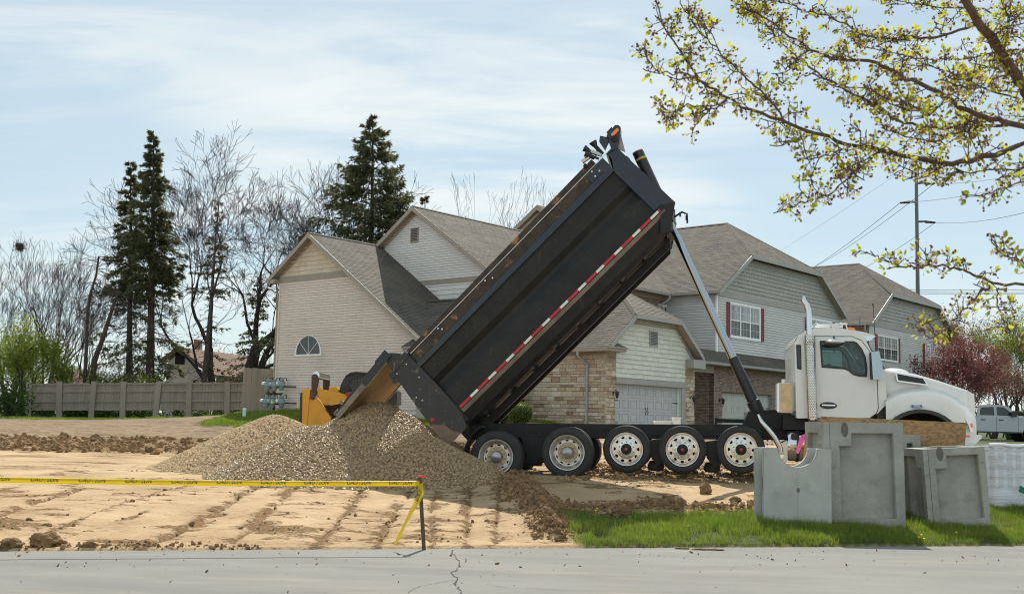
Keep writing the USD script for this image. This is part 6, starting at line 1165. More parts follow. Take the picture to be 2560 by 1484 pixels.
# the wraps round the stake and the loose end
wr = part(ct, "tape_wrap", MB().add(fs.p([-.03, .03, .032, -.028], [L - .17, L - .15, L - .085, L - .10], [.0235, .0235, .0235, .0235]), [[0, 1, 2, 3]]).add(fs.p([-.026, .034, .034, -.03], [L - .26, L - .22, L - .14, L - .18], [.0255, .0255, .0255, .0255]), [[0, 1, 2, 3]]).add(fs.p([.031, .031, .031, .031], [L - .16, L - .16, L - .08, L - .08], [.024, -.022, -.022, .024]), [[0, 1, 2, 3]]), M["tape"])
tail = [at(1053, 1228, SY - .045), at(1046, 1247, SY - .08), at(1030, 1275, SY - .13), at(1012, 1310, SY - .18), at(996, 1345, SY - .22), at(985, 1362, SY - .24)]
def twist(pts, w, tw): 
    m_ = MB(); V_ = []
    for i, (p, tt) in enumerate(zip(pts, tw)): d = nrm(np.array(pts[min(i + 1, len(pts) - 1)]) - np.array(pts[max(i - 1, 0)])); s = nrm(np.cross(d, [0, -1, 0])); q = math.cos(tt) * s + math.sin(tt) * np.cross(d, s); V_ += [p - q * w[i] / 2, p + q * w[i] / 2]
    k = len(pts); return m_.add(V_, [[2 * i, 2 * i + 1, 2 * i + 3, 2 * i + 2] for i in range(k - 1)])
part(ct, "loose_end", twist(tail, [.075, .075, .07, .06, .06, .012], [0, .2, .7, .9, .6, .3]), M["tape"])
e0, e1 = at(1047, 1252, SY - .09), at(1057, 1226, SY - .05); w2 = meshkit.text_mesh("CAUTION", .05, .001, bold=True); v2 = np.asarray(w2.vertices); v2[:, 0] *= .24 / w2.extents[0]; fl_ = Fr(e0 + np.array([-.012, -.012, -.008]), e1 - e0, np.cross([0, -1, 0], e1 - e0)); v2 = v2[:, [0, 1, 2]]; keep = (v2[w2.faces][:, :, 0] < .155).all(1)
vv = v2.copy(); part(ct, "lettering", MB().add(fl_.p(.145 - vv[:, 0], .052 - vv[:, 1], .010 + vv[:, 2]), w2.faces[keep]), M["ink"])
ct2 = thing("wooden_stake", "wooden stake holding the far left end of the caution tape", "stake", T_L); part(ct2, "shaft", MB().obox(T_L - [.02, -.005, 1.0], [.045, 0, 0], [0, .04, 0], [0, 0, 1.12]), M["stake"])

# ------------------------------------------------------------------ precast concrete
def place(fr, g): return g
def half_round(name, label, base, W, H_, D, yaw, group=None):
    """Slab with a half-round saddle cut in its top."""
    U = np.array([math.cos(yaw), math.sin(yaw), 0]); fr = Fr(base, U); t = thing(name, label, "concrete piece", base)
    R_ = W * .285; g = sg.box(0, -.04, W, H_).difference(sg.Point(W * .505, H_ + .005).buffer(R_, 24)); g = g.buffer(-.018).buffer(.018, 3)
    cx_ = W * .505; body = sg.Polygon(g.exterior); b = .014
    m = MB().prism(fr, body, -D + b, -b).prism(fr, body.buffer(-b), -b - .0005, 0).prism(fr, body.buffer(-b), -D, -D + b + .0005); part(t, "slab", m, M["conc_light"])
    part(t, "lifting_slot", MB().lathe(fr.p(-.0015, H_ * .53, -D * .5), -fr.U, [(0, .001), (.5, .001), (.5, -.01)], 16).__class__().add(fr.p(np.full(14, -.002), H_ * .53 + .115 * np.sin(np.arange(14) * 2 * np.pi / 14), -D * .5 + .022 * np.cos(np.arange(14) * 2 * np.pi / 14)), [[0, i, i + 1] for i in range(1, 13)]), M["dark"])
    part(t, "casting_seam", MB().box(fr, W * .505 - .006, W * .505 + .006, .0, H_ - R_ - .02, -.001, .005), M["conc_light"]); part(t, "lifting_hole", MB().add(fr.p(W * .51 + .022 * np.cos(np.arange(12) * .5236), H_ * .46 + .035 * np.sin(np.arange(12) * .5236), np.full(12, .0062)), [[0, i, i + 1] for i in range(1, 11)]), M["conc_dark"]); return t
gA = ground_hit(1908, 1311); y_ = -.10
half_round("concrete_saddle", "front grey concrete slab with a half-round notch in its top, beside the grass edge", np.array([gA[0], gA[1], gA[2]]), 1.03, 1.17, .135, y_)
half_round("concrete_saddle", "rear grey concrete slab with a half-round notch, close behind the front one", np.array([gA[0] - .085, gA[1] + .20, gA[2]]), 1.03, 1.17, .135, y_)
CASTINGS = []
def precast_box(name, label, base, W, D, H_, yaw, roll=0.0, pitch=0.0, rim=.13, knock=True, side_recess=True, opentop=True):
    U = np.array([math.cos(yaw) * math.cos(roll), math.sin(yaw), -math.sin(roll)]); V = nrm(np.array([math.sin(roll), -math.sin(pitch), math.cos(roll)])); fr = Fr(base, U, V); t = thing(name, label, "concrete box", base); dp = .10
    b = .012; m = MB()
    outer = sg.box(0, -.03, W, H_)
    if opentop: m.prism(Fr(fr.p(0, 0, 0), fr.U, -fr.W), sg.box(.0, dp, W, D).difference(sg.box(.14, .16, W - .12, D - .14)), -.03, H_)          # plan ring extruded upward (w along V)
    else: m.box(fr, 0, W, -.03, H_, -D, -dp, b)
    part(t, "box_body", m, M["conc"])
    inner = sg.Polygon([(rim + .02, rim * .9), (W - rim, rim * .9), (W - rim - .02, H_ - rim * 1.1), (rim, H_ - rim * 1.1)])
    ring = outer.difference(inner.buffer(.0)); ring2 = sg.box(b, -.03, W - b, H_ - b).difference(inner.buffer(b))
    f_ = part(t, "front_frame", MB().prism(fr, ring, -dp - .002, -b).prism(fr, ring2, -b - .0005, .0), M["conc"]); part(t, "front_panel", MB().slab(fr, inner.buffer(.01), lambda u, v: -dp + .028 * np.clip((.22 - v) / .12, 0, 1) - .0 * u, back=-dp - .02), M["conc"])
    if knock: CASTINGS.append((t, fr, W, H_, dp, rim))
    if knock: part(f_, "pipe_boss", MB().box(fr, rim - .02, rim + .19, H_ - rim * 1.1 - .20, H_ - rim * 1.1 + .02, -dp, .004, .012), M["conc"]); part(f_, "boss_hole", MB().add(fr.p(rim + .085 + .055 * np.cos(np.arange(16) * np.pi / 8), H_ - rim * .75 + .115 * np.sin(np.arange(16) * np.pi / 8), np.full(16, .0055)), [[0, i, i + 1] for i in range(1, 15)]), M["conc_dark"])
    if side_recess:
        fl = Fr(fr.p(0, 0, -D), -fr.W * -1.0, fr.V); fl = Fr(fr.p(-.0, 0, -D), fr.W, fr.V)                     # left face, u towards the road
        o2 = sg.box(0, -.03, D - .001, H_); i2 = sg.box(rim, rim * .9, D - rim, H_ - rim * 1.1); sd = part(t, "side_frame", MB().prism(fl, o2.difference(i2), -.002, .075), M["conc"]); part(sd, "side_panel", MB().prism(fl, i2.buffer(.005), -.003, .004), M["conc"]); part(sd, "pipe_boss", MB().box(fl, D - rim - .20, D - rim + .02, H_ - rim - .20, H_ - rim + .02, .0, .074, .012), M["conc"])
    return t
gB = ground_hit(2078, 1317); precast_box("concrete_box", "tall grey precast concrete box with a deep recessed front panel, between saddle and low box", gB, 1.16, 1.05, 1.60, .02, roll=-.012, rim=.155)
gC = ground_hit(2334, 1318); precast_box("concrete_box", "lower grey precast concrete box leaning left, in front of the wrapped pallet", gC + np.array([0, 0, .02]), .93, .95, 1.20, .045, roll=-.065, rim=.11)
PB = at(2264, 1100, 18.45); precast_box("concrete_block", "small pale concrete block on the brown board's foot behind the tall box", np.array([PB[0] - .1, PB[1], .35]), .37, .5, 1.22, .1, knock=False, side_recess=False, opentop=False)
# air holes, chips and mud spots on the castings
def specks(node, fr, W, H_, n, seed, w0, m, smin, smax, box=None, name="air_holes"):
    r = np.random.default_rng(seed); mb = MB(); x0, x1, y0, y1 = box or (.05, W - .05, .05, H_ - .05)
    for _ in range(n):
        c = (r.uniform(x0, x1), r.uniform(y0, y1)); s_ = smin + (smax - smin) * r.random() ** 3; k = 7; a_ = np.arange(k) * 2 * np.pi / k; rr = s_ * r.uniform(.6, 1.2, k); mb.add(fr.p(c[0] + rr * np.cos(a_), c[1] + rr * np.sin(a_) * r.uniform(.6, 1), np.full(k, w0)), [[0, i, i + 1] for i in range(1, k - 1)])
    part(node, name, mb, m, kind="stuff")
for (nd, fr, W, H_, dp_, rim_), sd_ in zip(CASTINGS, (1, 2, 3)):
    specks(nd, fr, W, H_, 60, sd_, -dp_ + .006 + .0, M["conc_dark"], .0025, .010, (rim_ + .05, W - rim_ - .05, rim_ + .28, H_ - rim_ - .3)); specks(nd, fr, W, H_, 40, sd_ + 10, .0025, M["conc_dark"], .002, .009, (.02, rim_ - .03, .05, H_ - .1)); specks(nd, fr, W, H_, 40, sd_ + 20, .0025, M["conc_dark"], .002, .008, (W - rim_ + .03, W - .02, .05, H_ - .1))
nd, fr, W, H_, dp_, rim_ = CASTINGS[0]; specks(nd, fr, W, H_, 45, 77, -dp_ + .007, M["dirt"], .004, .024, (.34, .82, rim_ + .20, rim_ + .42), "mud_spots")
# strand board leaning behind
ob = [at(2052, 1040, 19.1), at(2418, 1056, 18.8), at(2407, 1112, 18.8), at(2046, 1250, 19.1)]; ob[2][2] = .3; ob[2][0] = at(2395, 1300, 18.8)[0]; ob[3][2] = .25
fo = Fr(ob[0], ob[1] - ob[0], ob[0] - ob[3]); P_ = [fo.uv(q)[:2] for q in ob]; o = thing("strand_board", "brown weathered strand board standing on edge in front of the truck's hood", "board", ob[0]); part(o, "sheet", MB().prism(fo, sg.Polygon(P_).buffer(0), -.02, 0), M["osb"])
# marker stake with pink ribbon
ps0, ps1 = at(2010, 1132, 18.3), at(2016, 1085, 18.3); ps0[2] = .3; o = thing("marker_stake", "orange marker stake with a pink ribbon behind the concrete saddles", "stake", ps0); part(o, "shaft", MB().bar(ps0 + [-.04, 0, 0], ps1, .05, .02, up=(0, -1, 0)), M["orange_stake"])
part(o, "ribbon", twist([at(2016, 1086, 18.26), at(2008, 1092, 18.22), at(2000, 1110, 18.2), at(1993, 1132, 18.2)], [.05, .09, .07, .05], [.2, .5, .3, .1]), M["pink"])
# wrapped pallet
wp = ground_hit(2476, 1270); fw = Fr(np.array([wp[0] + .02, wp[1], wp[2]]), [1, .10, 0]); WW, WH, WD = 1.5, 1.06, 1.1; hgt = at(2500, 1112, wp[1])[2] - wp[2]
o = thing("wrapped_pallet", "stretch-wrapped white pallet load with slats showing through, at the right edge", "pallet load", fw.O)
part(o, "load", MB().box(fw, .06, WW, .14, hgt - .10, -WD, -.07, .03), M["poly"])
for i in range(9): part(o, "slat", MB().box(fw, .02 + i * .168, .10 + i * .168, .38, hgt - .05, -.062, -.035), M["plank"])
part(o, "brace", MB().bar(fw.p(.0, hgt - .22, -.031), fw.p(WW, hgt - .95, -.031), .08, .02, up=-fw.W), M["plank"]); part(o, "top_board", MB().box(fw, -.02, WW, hgt - .05, hgt - .03, -WD, .0), M["plank"])
part(o, "pallet_base", MB().box(fw, 0, WW, .0, .03, -WD, 0).box(fw, 0, WW, .11, .14, -WD, 0).box(fw, 0, .1, .03, .11, -WD, 0).box(fw, .7, .8, .03, .11, -WD, 0).box(fw, 1.4, 1.5, .03, .11, -WD, 0), M["plank"])
wv_ = []; nn_ = 40
for j in range(22):
    z_ = .02 + (hgt - .0) * j / 21; bul = .012 * math.sin(j * 1.9) + .03 * math.sin(min(1, (hgt - z_) / .1) * 1.57)
    for u, w_ in [(-.03, -WD)] + [(-.03 + .02 * math.sin(k), -WD + WD * k / 5) for k in range(1, 5)] + [(-.02, bul)] + [(WW * k / 10, bul + .012 * math.sin(k * 2.3 + j * .7)) for k in range(1, 11)]: wv_.append(fw.p(u, z_, w_))
kk = 16; a_, b_ = np.meshgrid(np.arange(21), np.arange(kk - 1), indexing="ij"); k_ = (a_ * kk + b_).ravel(); part(o, "stretch_film", MB().add(wv_, np.c_[k_, k_ + 1, k_ + kk + 1, k_ + kk]), M["wrap"], smooth=True)
part(o, "rolled_film_edge", MB().tube(fw.p(np.linspace(-.03, WW, 12), hgt + .0 + .012 * np.sin(np.arange(12) * 1.3), np.full(12, .015)), .032, 8), M["poly"], smooth=True)
gf = [at(2546, 1228, wp[1] - .1), at(2550, 1212, wp[1] - .1), at(2575, 1226, wp[1] - .1), at(2575, 1240, wp[1] - .1)]; fl = thing("marker_flag", "small green marker flag before the wrapped pallet at the right edge", "flag", [gf[2][0], gf[2][1], .1]); part(fl, "flag", MB().add(gf, [[0, 1, 2, 3]]), M["green"]); part(fl, "wire_staff", MB().cyl([gf[2][0], gf[2][1], .1], gf[2] + [0, 0, .05], .003, 5), M["iron"])
# utility lids beyond the truck
for px0, px1, py0, py1, lb in ((1682, 1704, 1043, 1056, "pale green utility box with a lid seen just above the truck frame"), (1638, 1680, 1052, 1056, "low white utility cover left of the pale box, above the truck frame")):
    a, b = at(px0, py1, 30), at(px1, py0, 30); z0 = float(terrain(a[0], 30)); o = thing("utility_box", lb, "utility box", [(a[0] + b[0]) / 2, 30, z0]); W_ = b[0] - a[0]; f_ = Fr([a[0], 30, z0], [1, 0, 0]); hh = b[2] - z0
    part(o, "body", MB().box(f_, .02, W_ - .02, 0, hh - .04, -W_, -.02), M["white"]); part(o, "lid", MB().box(f_, 0, W_, hh - .04, hh, -W_ - .02, 0, .012), M["white"])
o = thing("lawn_marker", "small pale blue marker post standing on the green back lawn", "marker post", at(611, 1033, 47)); p_ = at(611, 1034, 47); q_ = at(611.5, 1021, 47); part(o, "post", MB().tube([p_ - [0, 0, .1], q_], .075, 10), mat("pale_blue", (.45, .60, .62), None, 3, .6)); part(o, "post_cap", MB().lathe(q_, [0, 0, 1], [(.08, -.03), (.08, .01), (.05, .03), (0, .035)], 10), M["white"])
for px, py in ((676, 1012), (740, 1022)): a = at(px, py + 10, 52); o = thing("marker_flag", "tiny yellow marker flag by the gas meters" if px < 700 else "tiny yellow marker flag against the house foundation, right of the meters", "flag", a); part(o, "wire_staff", MB().cyl(a - [0, 0, .1], a + [0, 0, .45], .006, 5), M["iron"]); part(o, "flag", MB().add([a + [0, 0, .45], a + [0, 0, .28], a + [.10, 0, .26], a + [.08, 0, .36]], [[0, 1, 2, 3]]), M["dandelion"])
# ------------------------------------------------------------------ gas meters
def meter(c, label):
    o = thing("gas_meter", label, "gas meter", c - [0, 0, .3]); part(o, "meter_body", MB().lathe(c - [0, 0, .28], [0, 0, 1], [(0, 0), (.07, .0), (.10, .03), (.15, .16), (.165, .22), (.165, .38), (.15, .44), (.10, .47), (0, .475)], 14).box(Fr(c, [1, 0, 0]), -.175, .175, -.06, .06, .10, .19, .02), M["meter"], smooth=40)
    part(o, "index_dial", MB().lathe(c + [-.22, -.1, .08], [-.3, -1, 0], [(0, .03), (.07, .03), (.075, 0), (.075, -.15), (0, -.15)], 12), M["white"]); part(o, "regulator", MB().lathe(c + [.02, -.02, .26], [0, -1, 0], [(0, .09), (.05, .09), (.055, .04), (.10, .03), (.10, -.02), (0, -.03)], 14), M["meter"]); part(o, "meter_pipes", MB().tube([c + [-.09, 0, .18], c + [-.09, 0, .34], c + [-.09, .2, .40]], .025, 6).tube([c + [.09, 0, .18], c + [.09, 0, .34], c + [.20, .0, .38], c + [.26, 0, .20]], .025, 6), M["rust"]); return o
GM = [(669.5, 962, "top left"), (686.5, 963, "top middle"), (704, 962, "top right"), (665, 1004, "bottom left"), (681, 1005, "bottom middle"), (704, 1005, "bottom right")]
for px, py, nm in GM: meter(at(px, py, 55.0), f"grey gas meter at the house corner, {nm} of the bank of six")
o = thing("gas_pipes", "dark pipework joining the six gas meters at the house corner", "pipe", at(682, 1030, 55.1)); mm_ = MB()
for y0 in (976, 1017): mm_.tube([at(664, y0 - 7, 55.15), at(700, y0 - 8, 55.15), at(712, y0 - 10, 55.15), at(739, y0 - 10, 54.9)], .035, 8)
mm_.tube([at(684, 1034, 55.15), at(685, 1000, 55.15), at(684, 968, 55.15)], .07, 8).tube([at(668, 978, 55.15), at(676, 984, 55.15), at(690, 982, 55.15)], .05, 8).tube([at(664, 984, 55.15), at(706, 984, 55.15)], .04, 8); part(o, "manifold", mm_, M["rust"])
# ------------------------------------------------------------------ fence
FY = 64.0; posts = [72, 149, 228, 307, 388, 472, 568, 640]; lean = [0.02, .01, .09, .03, .11, .02, .01, 0]
def fz(px, up): 
    b = np.interp(px, [70, 600], [1025.5, 1024]); tpy = np.interp(px, [70, 600], [958.5, 955.5]); return at(px, b, FY)[2] if not up else at(px, tpy, FY)[2]
fn = thing("fence", "long taupe board fence with leaning posts behind the graded lot", "fence", at(300, 1040, FY)); r_ = np.random.default_rng(12)
for i, px in enumerate(posts):
    p = at(px, 1045, FY); p[2] = float(terrain(p[0], FY)) - .1; q = at(px, 954, FY) + [lean[i] * 2.2, 0, .03]; d = np.array([.32, 0, 0]); part(fn, "fence_post", MB().obox(p - d / 2 - [0, .10, 0], d, [0, .07, 0], q - p), M["fence"])
for i in range(len(posts) - 1):
    a, b = posts[i], posts[i + 1]; nb = max(4, int((b - a) / 7.4)); xa, xb = at(a, 990, FY)[0], at(b, 990, FY)[0]
    for k in range(nb):
        x0, x1 = xa + (xb - xa) * k / nb, xa + (xb - xa) * (k + 1) / nb; pxm = a + (b - a) * (k + .5) / nb; j = r_.uniform(-.02, .02); sh_ = lean[i] * .5
        z0, z1 = fz(pxm, 0) + j, fz(pxm, 1) + j * 1.5; part(fn, "fence_board", MB().add([[x0 + .006, FY, z0], [x1 - .006, FY, z0], [x1 - .006 + sh_, FY, z1], [x0 + .006 + sh_, FY, z1], [x0 + .006, FY + .022, z0], [x1 - .006, FY + .022, z0], [x1 - .006 + sh_, FY + .022, z1], [x0 + .006 + sh_, FY + .022, z1]], [[0, 1, 2, 3], [7, 6, 5, 4], [0, 4, 5, 1], [3, 2, 6, 7], [0, 3, 7, 4], [1, 5, 6, 2]]), M["fence"])
    for fr_ in (.03, .33, .70, .97):
        za_, zb_ = fz(a, 0) * (1 - fr_) + fz(a, 1) * fr_, fz(b, 0) * (1 - fr_) + fz(b, 1) * fr_; part(fn, "fence_rail", MB().obox([xa + .10, FY - .045, za_ - .05], [xb - xa - .2, 0, zb_ - za_], [0, .04, 0], [0, 0, .10]), M["fence"])
f2_ = thing("fence", "short taller section of taupe fence touching the house corner", "fence", at(645, 1030, 59)); nb = 13; xa, xb = at(605, 990, 59)[0], at(700, 990, 59)[0]; zb, zt_ = at(645, 1032, 59)[2], at(645, 920, 59)[2]
for k in range(nb): x0 = xa + (xb - xa) * k / nb; j = r_.uniform(-.02, .02); part(f2_, "fence_board", MB().obox([x0 + .004, 59 + .02 * (k % 2), zb - .3], [(xb - xa) / nb - .008, 0, 0], [0, .02, 0], [0, 0, zt_ - zb + .3 + j]), M["fence"])
for z_ in (zb + .4, zt_ - .4): part(f2_, "fence_rail", MB().obox([xa, 59.05, z_], [xb - xa, 0, 0], [0, .05, 0], [0, 0, .1]), M["fence"])
# ------------------------------------------------------------------ far houses beyond the fence
FH = thing("house", "small far house with a red-brown roof and chimney beyond the fence", "house", at(470, 950, 84))
A_, Lf, Rt, RE = at(443, 867, 82), at(398, 899, 82), at(540, 937, 82), at(640, 884, 90)
wl_ = [Lf + [.5, .2, -.3], Rt + [-.5, .2, -.2], A_ + [0, .2, -.4]]; base = 1.0; fr_ = Fr([0, 82.3, 0], [1, 0, 0])
part(FH, "wall_gable", MB().prism(fr_, [(wl_[0][0], base), (wl_[1][0], base), (wl_[1][0], wl_[1][2]), (wl_[2][0], wl_[2][2]), (wl_[0][0], wl_[0][2])], -.2, 0), M["siding_tan"])
bk = np.array([3.0, 11.0, 0]); roof_plane(FH, [Lf + bk, Lf, A_, A_ + bk], M["roof_red"], seed=41, expo=.3); roof_plane(FH, [Rt, Rt + bk, A_ + bk, A_], M["roof_red"], seed=42, expo=.3)
rake(FH, Lf, A_, M["roof_red"], h=.3, out=[0, -1, 0]); rake(FH, Rt, A_, M["roof_red"], h=.3, out=[0, -1, 0])
p = at(449, 895, 82.2); part(FH, "window", MB().box(fr_, p[0] - .35, p[0] + .35, p[2] - .45, p[2] + .45, .01, .05), M["dark"])
c0, c1 = at(488, 875, 88), at(505, 850, 88); part(FH, "chimney", MB().obox([c0[0], 87.5, c0[2] - 1], [c1[0] - c0[0], 0, 0], [0, .7, 0], [0, 0, c1[2] - c0[2] + 1]), M["stone"][4])
part(FH, "side_wing", MB().obox([at(540, 950, 86)[0], 86, 1], [6, 0, 0], [0, 6, 0], [0, 0, at(600, 934, 86)[2] - 1]), M["siding_tan"]); w0_, w1_, w2_ = at(535, 934, 85.5), at(668, 938, 85.5), at(590, 897, 90); roof_plane(FH, [w0_, w1_, at(666, 915, 90), w2_, at(560, 897, 90)], M["roof_red"], seed=43, expo=.3)
F2 = thing("house", "low red-brown roofed house half hidden behind the leafy green tree at left", "house", at(180, 950, 80)); q0, q1, q2, q3 = at(120, 962, 78), at(238, 962, 78), at(225, 924, 83), at(150, 924, 83); roof_plane(F2, [q0, q1, q2, q3], M["roof_red"], seed=44, expo=.3); part(F2, "wall", MB().obox([q0[0] + .4, 78.5, 1], [q1[0] - q0[0] - .8, 0, 0], [0, 8, 0], [0, 0, q0[2] - 1.1]), M["white"])
# ------------------------------------------------------------------ utility pole and lines
PY = 110.0; pb, pt = at(2296, 900, PY), at(2290, 396, PY); pb[2] = 1.0
up_ = thing("utility_pole", "tall grey utility pole with three crossarms behind the farthest house", "utility pole", pb); part(up_, "pole", MB().tube([pb, .5 * (pb + pt), pt], [.26, .20, .15], 12), M["pole"])
ARM = {"a": (2334, 460, 1), "b": (2250, 507, -1), "c": (2338, 556, 1)}
for nm, (x, y, sg2) in ARM.items():
    e = at(x, y, PY); o_ = at(2291, y - 2, PY); part(up_, "crossarm", MB().tube([o_, .5 * (o_ + e) + [0, 0, .08], e], [.13, .10, .07], 8), M["pole"]); part(up_, "insulator", MB().tube([e - nrm(e - o_) * 1.0, e], [.12, .10], 8), M["iron"])
def wire(a, b, sag, label, r=.018):
    s = np.linspace(0, 1, 30)[:, None]; P = a + (b - a) * s; P[:, 2] -= (sag * 4 * s * (1 - s))[:, 0]; solo("power_line", MB().tube(P, r, 4), M["iron"], label, "wire")
eA_, eB2, eC_ = (at(x, y, PY) for x, y, _ in ARM.values())
wire(eA_, at(1985, 690, 240), 1.0, "power line falling leftwards from the top crossarm", .035); wire(eB2, at(1930, 722, 240), 1.0, "power line falling leftwards from the middle crossarm", .035); wire(eC_, at(2110, 690, 190), .6, "power line falling leftwards from the lowest crossarm", .03)
wire(eA_, at(2760, 385, 70), .5, "power line rising rightwards from the top crossarm", .02); wire(at(2262, 506, PY), at(2760, 405, 70), .5, "power line rising rightwards from the middle crossarm", .02); wire(eC_, at(2760, 465, 70), .8, "power line rising rightwards from the lowest crossarm", .02)
wire(at(1840, 690, 260), at(2250, 430, 120), .5, "thin faint power line left of the pole crossing the open sky", .015)
for y, lb in ((722, "uppermost of three level distribution lines at the right"), (728, "middle of three level distribution lines at the right"), (732, "lowest of three level distribution lines at the right")): wire(at(2200, y, 150), at(2640, y + 2, 150), .1, lb, .03)
# ------------------------------------------------------------------ silver pickup
PYY = 60.0; PO = at(2446, 1100, PYY); PO[2] = 1.18
FPk = Fr(PO + np.array([-1.9, 0, 0]), [1, -.10, 0]); pk_ = thing("pickup_truck", "silver four-door pickup truck parked beyond the white hood at the right", "pickup truck", PO)
def PK(name, poly, w0, w1, m, parent=None, r=.0): g = sg.Polygon(poly) if not hasattr(poly, "geom_type") else poly; g = g.buffer(-r).buffer(r, 4) if r else g; return part(pk_ if parent is None else parent, name, MB().prism(FPk, g, w0, w1), m)
whs = [(.95, .40), (4.62, .40)]
arches = unary_union([sg.Point(*c).buffer(.47, 14) for c in whs])
sidep = sg.Polygon([(-.05, .45), (5.75, .45), (5.80, .75), (5.70, 1.10), (5.45, 1.22), (4.20, 1.28), (3.9, 1.30), (1.75, 1.28), (-.05, 1.26)])
body = PK("body", sidep.difference(arches).buffer(-.04).buffer(.04, 4), -1.95, 0, M["silver_paint"])
cabp = sg.Polygon([(1.80, 1.27), (1.86, 1.78), (2.0, 1.90), (2.6, 1.94), (3.15, 1.92), (3.45, 1.84), (4.05, 1.29)]).buffer(-.03).buffer(.03, 4)
w1_ = sg.Polygon([(1.95, 1.36), (2.0, 1.78), (2.68, 1.82), (2.72, 1.36)]).buffer(-.02).buffer(.02); w2_ = sg.Polygon([(2.86, 1.36), (2.82, 1.82), (3.2, 1.81), (3.75, 1.40), (3.75, 1.36)]).buffer(-.02).buffer(.02)
cb = PK("cab", cabp.difference(unary_union([w1_, w2_])), -.14, -.06, M["silver_paint"]); PK("cab_far_side", cabp.difference(unary_union([w1_, w2_])), -1.85, -1.77, M["silver_paint"], parent=cb); PK("side_window", w1_, -.11, -.10, M["pane"], parent=cb); PK("side_window", w2_, -.11, -.10, M["pane"], parent=cb)
PK("roof", [(1.86, 1.80), (2.0, 1.905), (2.6, 1.945), (3.15, 1.925), (3.45, 1.845), (3.42, 1.80), (3.15, 1.86), (2.0, 1.86)], -1.8, -.10, M["silver_paint"]); PK("windscreen", [(3.45, 1.84), (4.06, 1.28), (4.0, 1.27), (3.40, 1.83)], -1.75, -.14, M["pane"])
for x in (2.78, 3.92): PK("door_gap", sg.box(x, .5, x + .015, 1.28), .0, .003, M["dark"])
for x in (2.40, 3.35 - .45): pass
for x in (1.98, 2.92): PK("door_handle", rounded(sg.box(x, 1.10, x + .24, 1.15), .015), .0, .03, M["machine_black"])
PK("wing_mirror", rounded(sg.box(3.55, 1.30, 3.80, 1.58), .03), .02, .22, M["machine_black"]); PK("rocker_panel", [(1.5, .50), (4.1, .50), (4.1, .42), (1.5, .42)], -.2, .01, M["machine_black"]); PK("hood", [(4.1, 1.28), (5.45, 1.21), (5.3, 1.30), (4.3, 1.36)], -1.75, -.2, M["silver_paint"]); PK("bumper", rounded(sg.box(5.6, .45, 5.95, .72), .04), -1.9, -.05, M["chrome"]); PK("tail_lamp", sg.box(-.06, .95, .10, 1.2), -.06, .006, M["red"])
for c in whs:
    for w_, sg2 in ((.01, 1), (-1.96, -1)):
        wz = part(pk_, "wheel", MB().lathe(FPk.p(c[0], c[1], w_), FPk.W * sg2, [(.25, -.24), (.38, -.24), (.40, -.20), (.40, -.03), (.38, 0), (.25, .0)], 26), M["tyre"], smooth=40); part(wz, "rim", MB().lathe(FPk.p(c[0], c[1], w_), FPk.W * sg2, [(.255, -.005), (.25, .012), (.22, -.02), (.12, -.03), (.08, .0), (0, .005)], 20), M["chrome"])
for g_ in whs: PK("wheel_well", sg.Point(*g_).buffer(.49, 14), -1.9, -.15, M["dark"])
# ------------------------------------------------------------------ compact track loader behind the heaps
LY = 28.2; LO = at(860, 1060, LY); LO[2] = float(terrain(LO[0], LY)); ld = thing("track_loader", "yellow and black compact track loader behind the gravel heaps", "track loader", LO); FL = Fr([0, LY, 0], [1, 0, 0])
def q2(*pts): return [(lambda P: (P[0], P[2]))(at(x, y, LY)) for x, y in pts]
def LP(name, poly, w0, w1, m, parent=None, r=0): g = sg.Polygon(poly); g = g.buffer(-r).buffer(r, 4) if r else g; return part(ld if parent is None else parent, name, MB().prism(FL, g, w0, w1), m)
for w0 in (0, -1.75):
    LP("rear_tower", q2((761, 988), (786, 985.5), (826, 1042), (828, 1075), (766, 1075)), w0 - .30, w0, M["yellow"], r=.02); LP("lift_arm", q2((797, 958), (803, 972), (845, 980), (882, 992), (884, 1003), (861, 1007), (828, 1011), (812, 1012), (803, 1003), (793, 985)), w0 - .16, w0 - .02, M["yellow"], r=.02)
    LP("arm_web", q2((815, 1005), (850, 994), (862, 1006), (826, 1013)), w0 - .15, w0 - .01, M["yellow"]); LP("pivot_link", q2((779, 940), (784, 934), (791, 934), (796, 941), (796, 955), (792, 970), (791, 988), (778, 988), (779, 965)), w0 - .10, w0 + .02, M["brown_steel"], r=.03)
    for x, y, r_x in ((786, 939.5, .05), (788.5, 952, .06), (781.5, 992, .07)): P = at(x, y, LY); part(ld, "pivot_pin", MB().lathe([P[0], LY - w0, P[2]], [0, -1, 0], [(r_x, .0), (r_x, .035), (0, .04)], 14), M["rust"])
LP("rear_guard", q2((755, 973), (776, 971), (766, 1075), (755, 1075)), -1.95, .02, M["yellow"], r=.02); LP("rear_bumper_strip", q2((751, 982), (756, 980), (755, 1075), (748, 1075)), -1.9, .03, M["machine_black"])
part(ld, "cross_tube", MB().cyl([at(790, 937, LY)[0], LY, at(790, 937, LY)[2]], [at(790, 937, LY)[0], LY + 1.75, at(790, 937, LY)[2]], .09, 14), M["chrome"])
LP("hose_manifold", q2((818, 975), (822, 966), (838, 966), (842, 972), (842, 978), (830, 980)), -.6, -.2, M["yellow"], r=.02)
win_l = q2((869, 962), (876, 948), (890, 944), (916, 944), (934, 946), (940, 975), (934, 988), (880, 989))
cabL = LP("cab", q2((843, 979), (846, 962), (854, 945), (861, 937), (872, 931), (885, 929.5), (945, 933), (962, 940), (985, 975), (985, 1005), (880, 1005), (860, 990)), -1.55, -.35, M["machine_black"], r=.03)
LP("cab_side_window", win_l, -.352 + .0, -.345, M["pane"], parent=cabL, r=.03); mesh_ = MB()
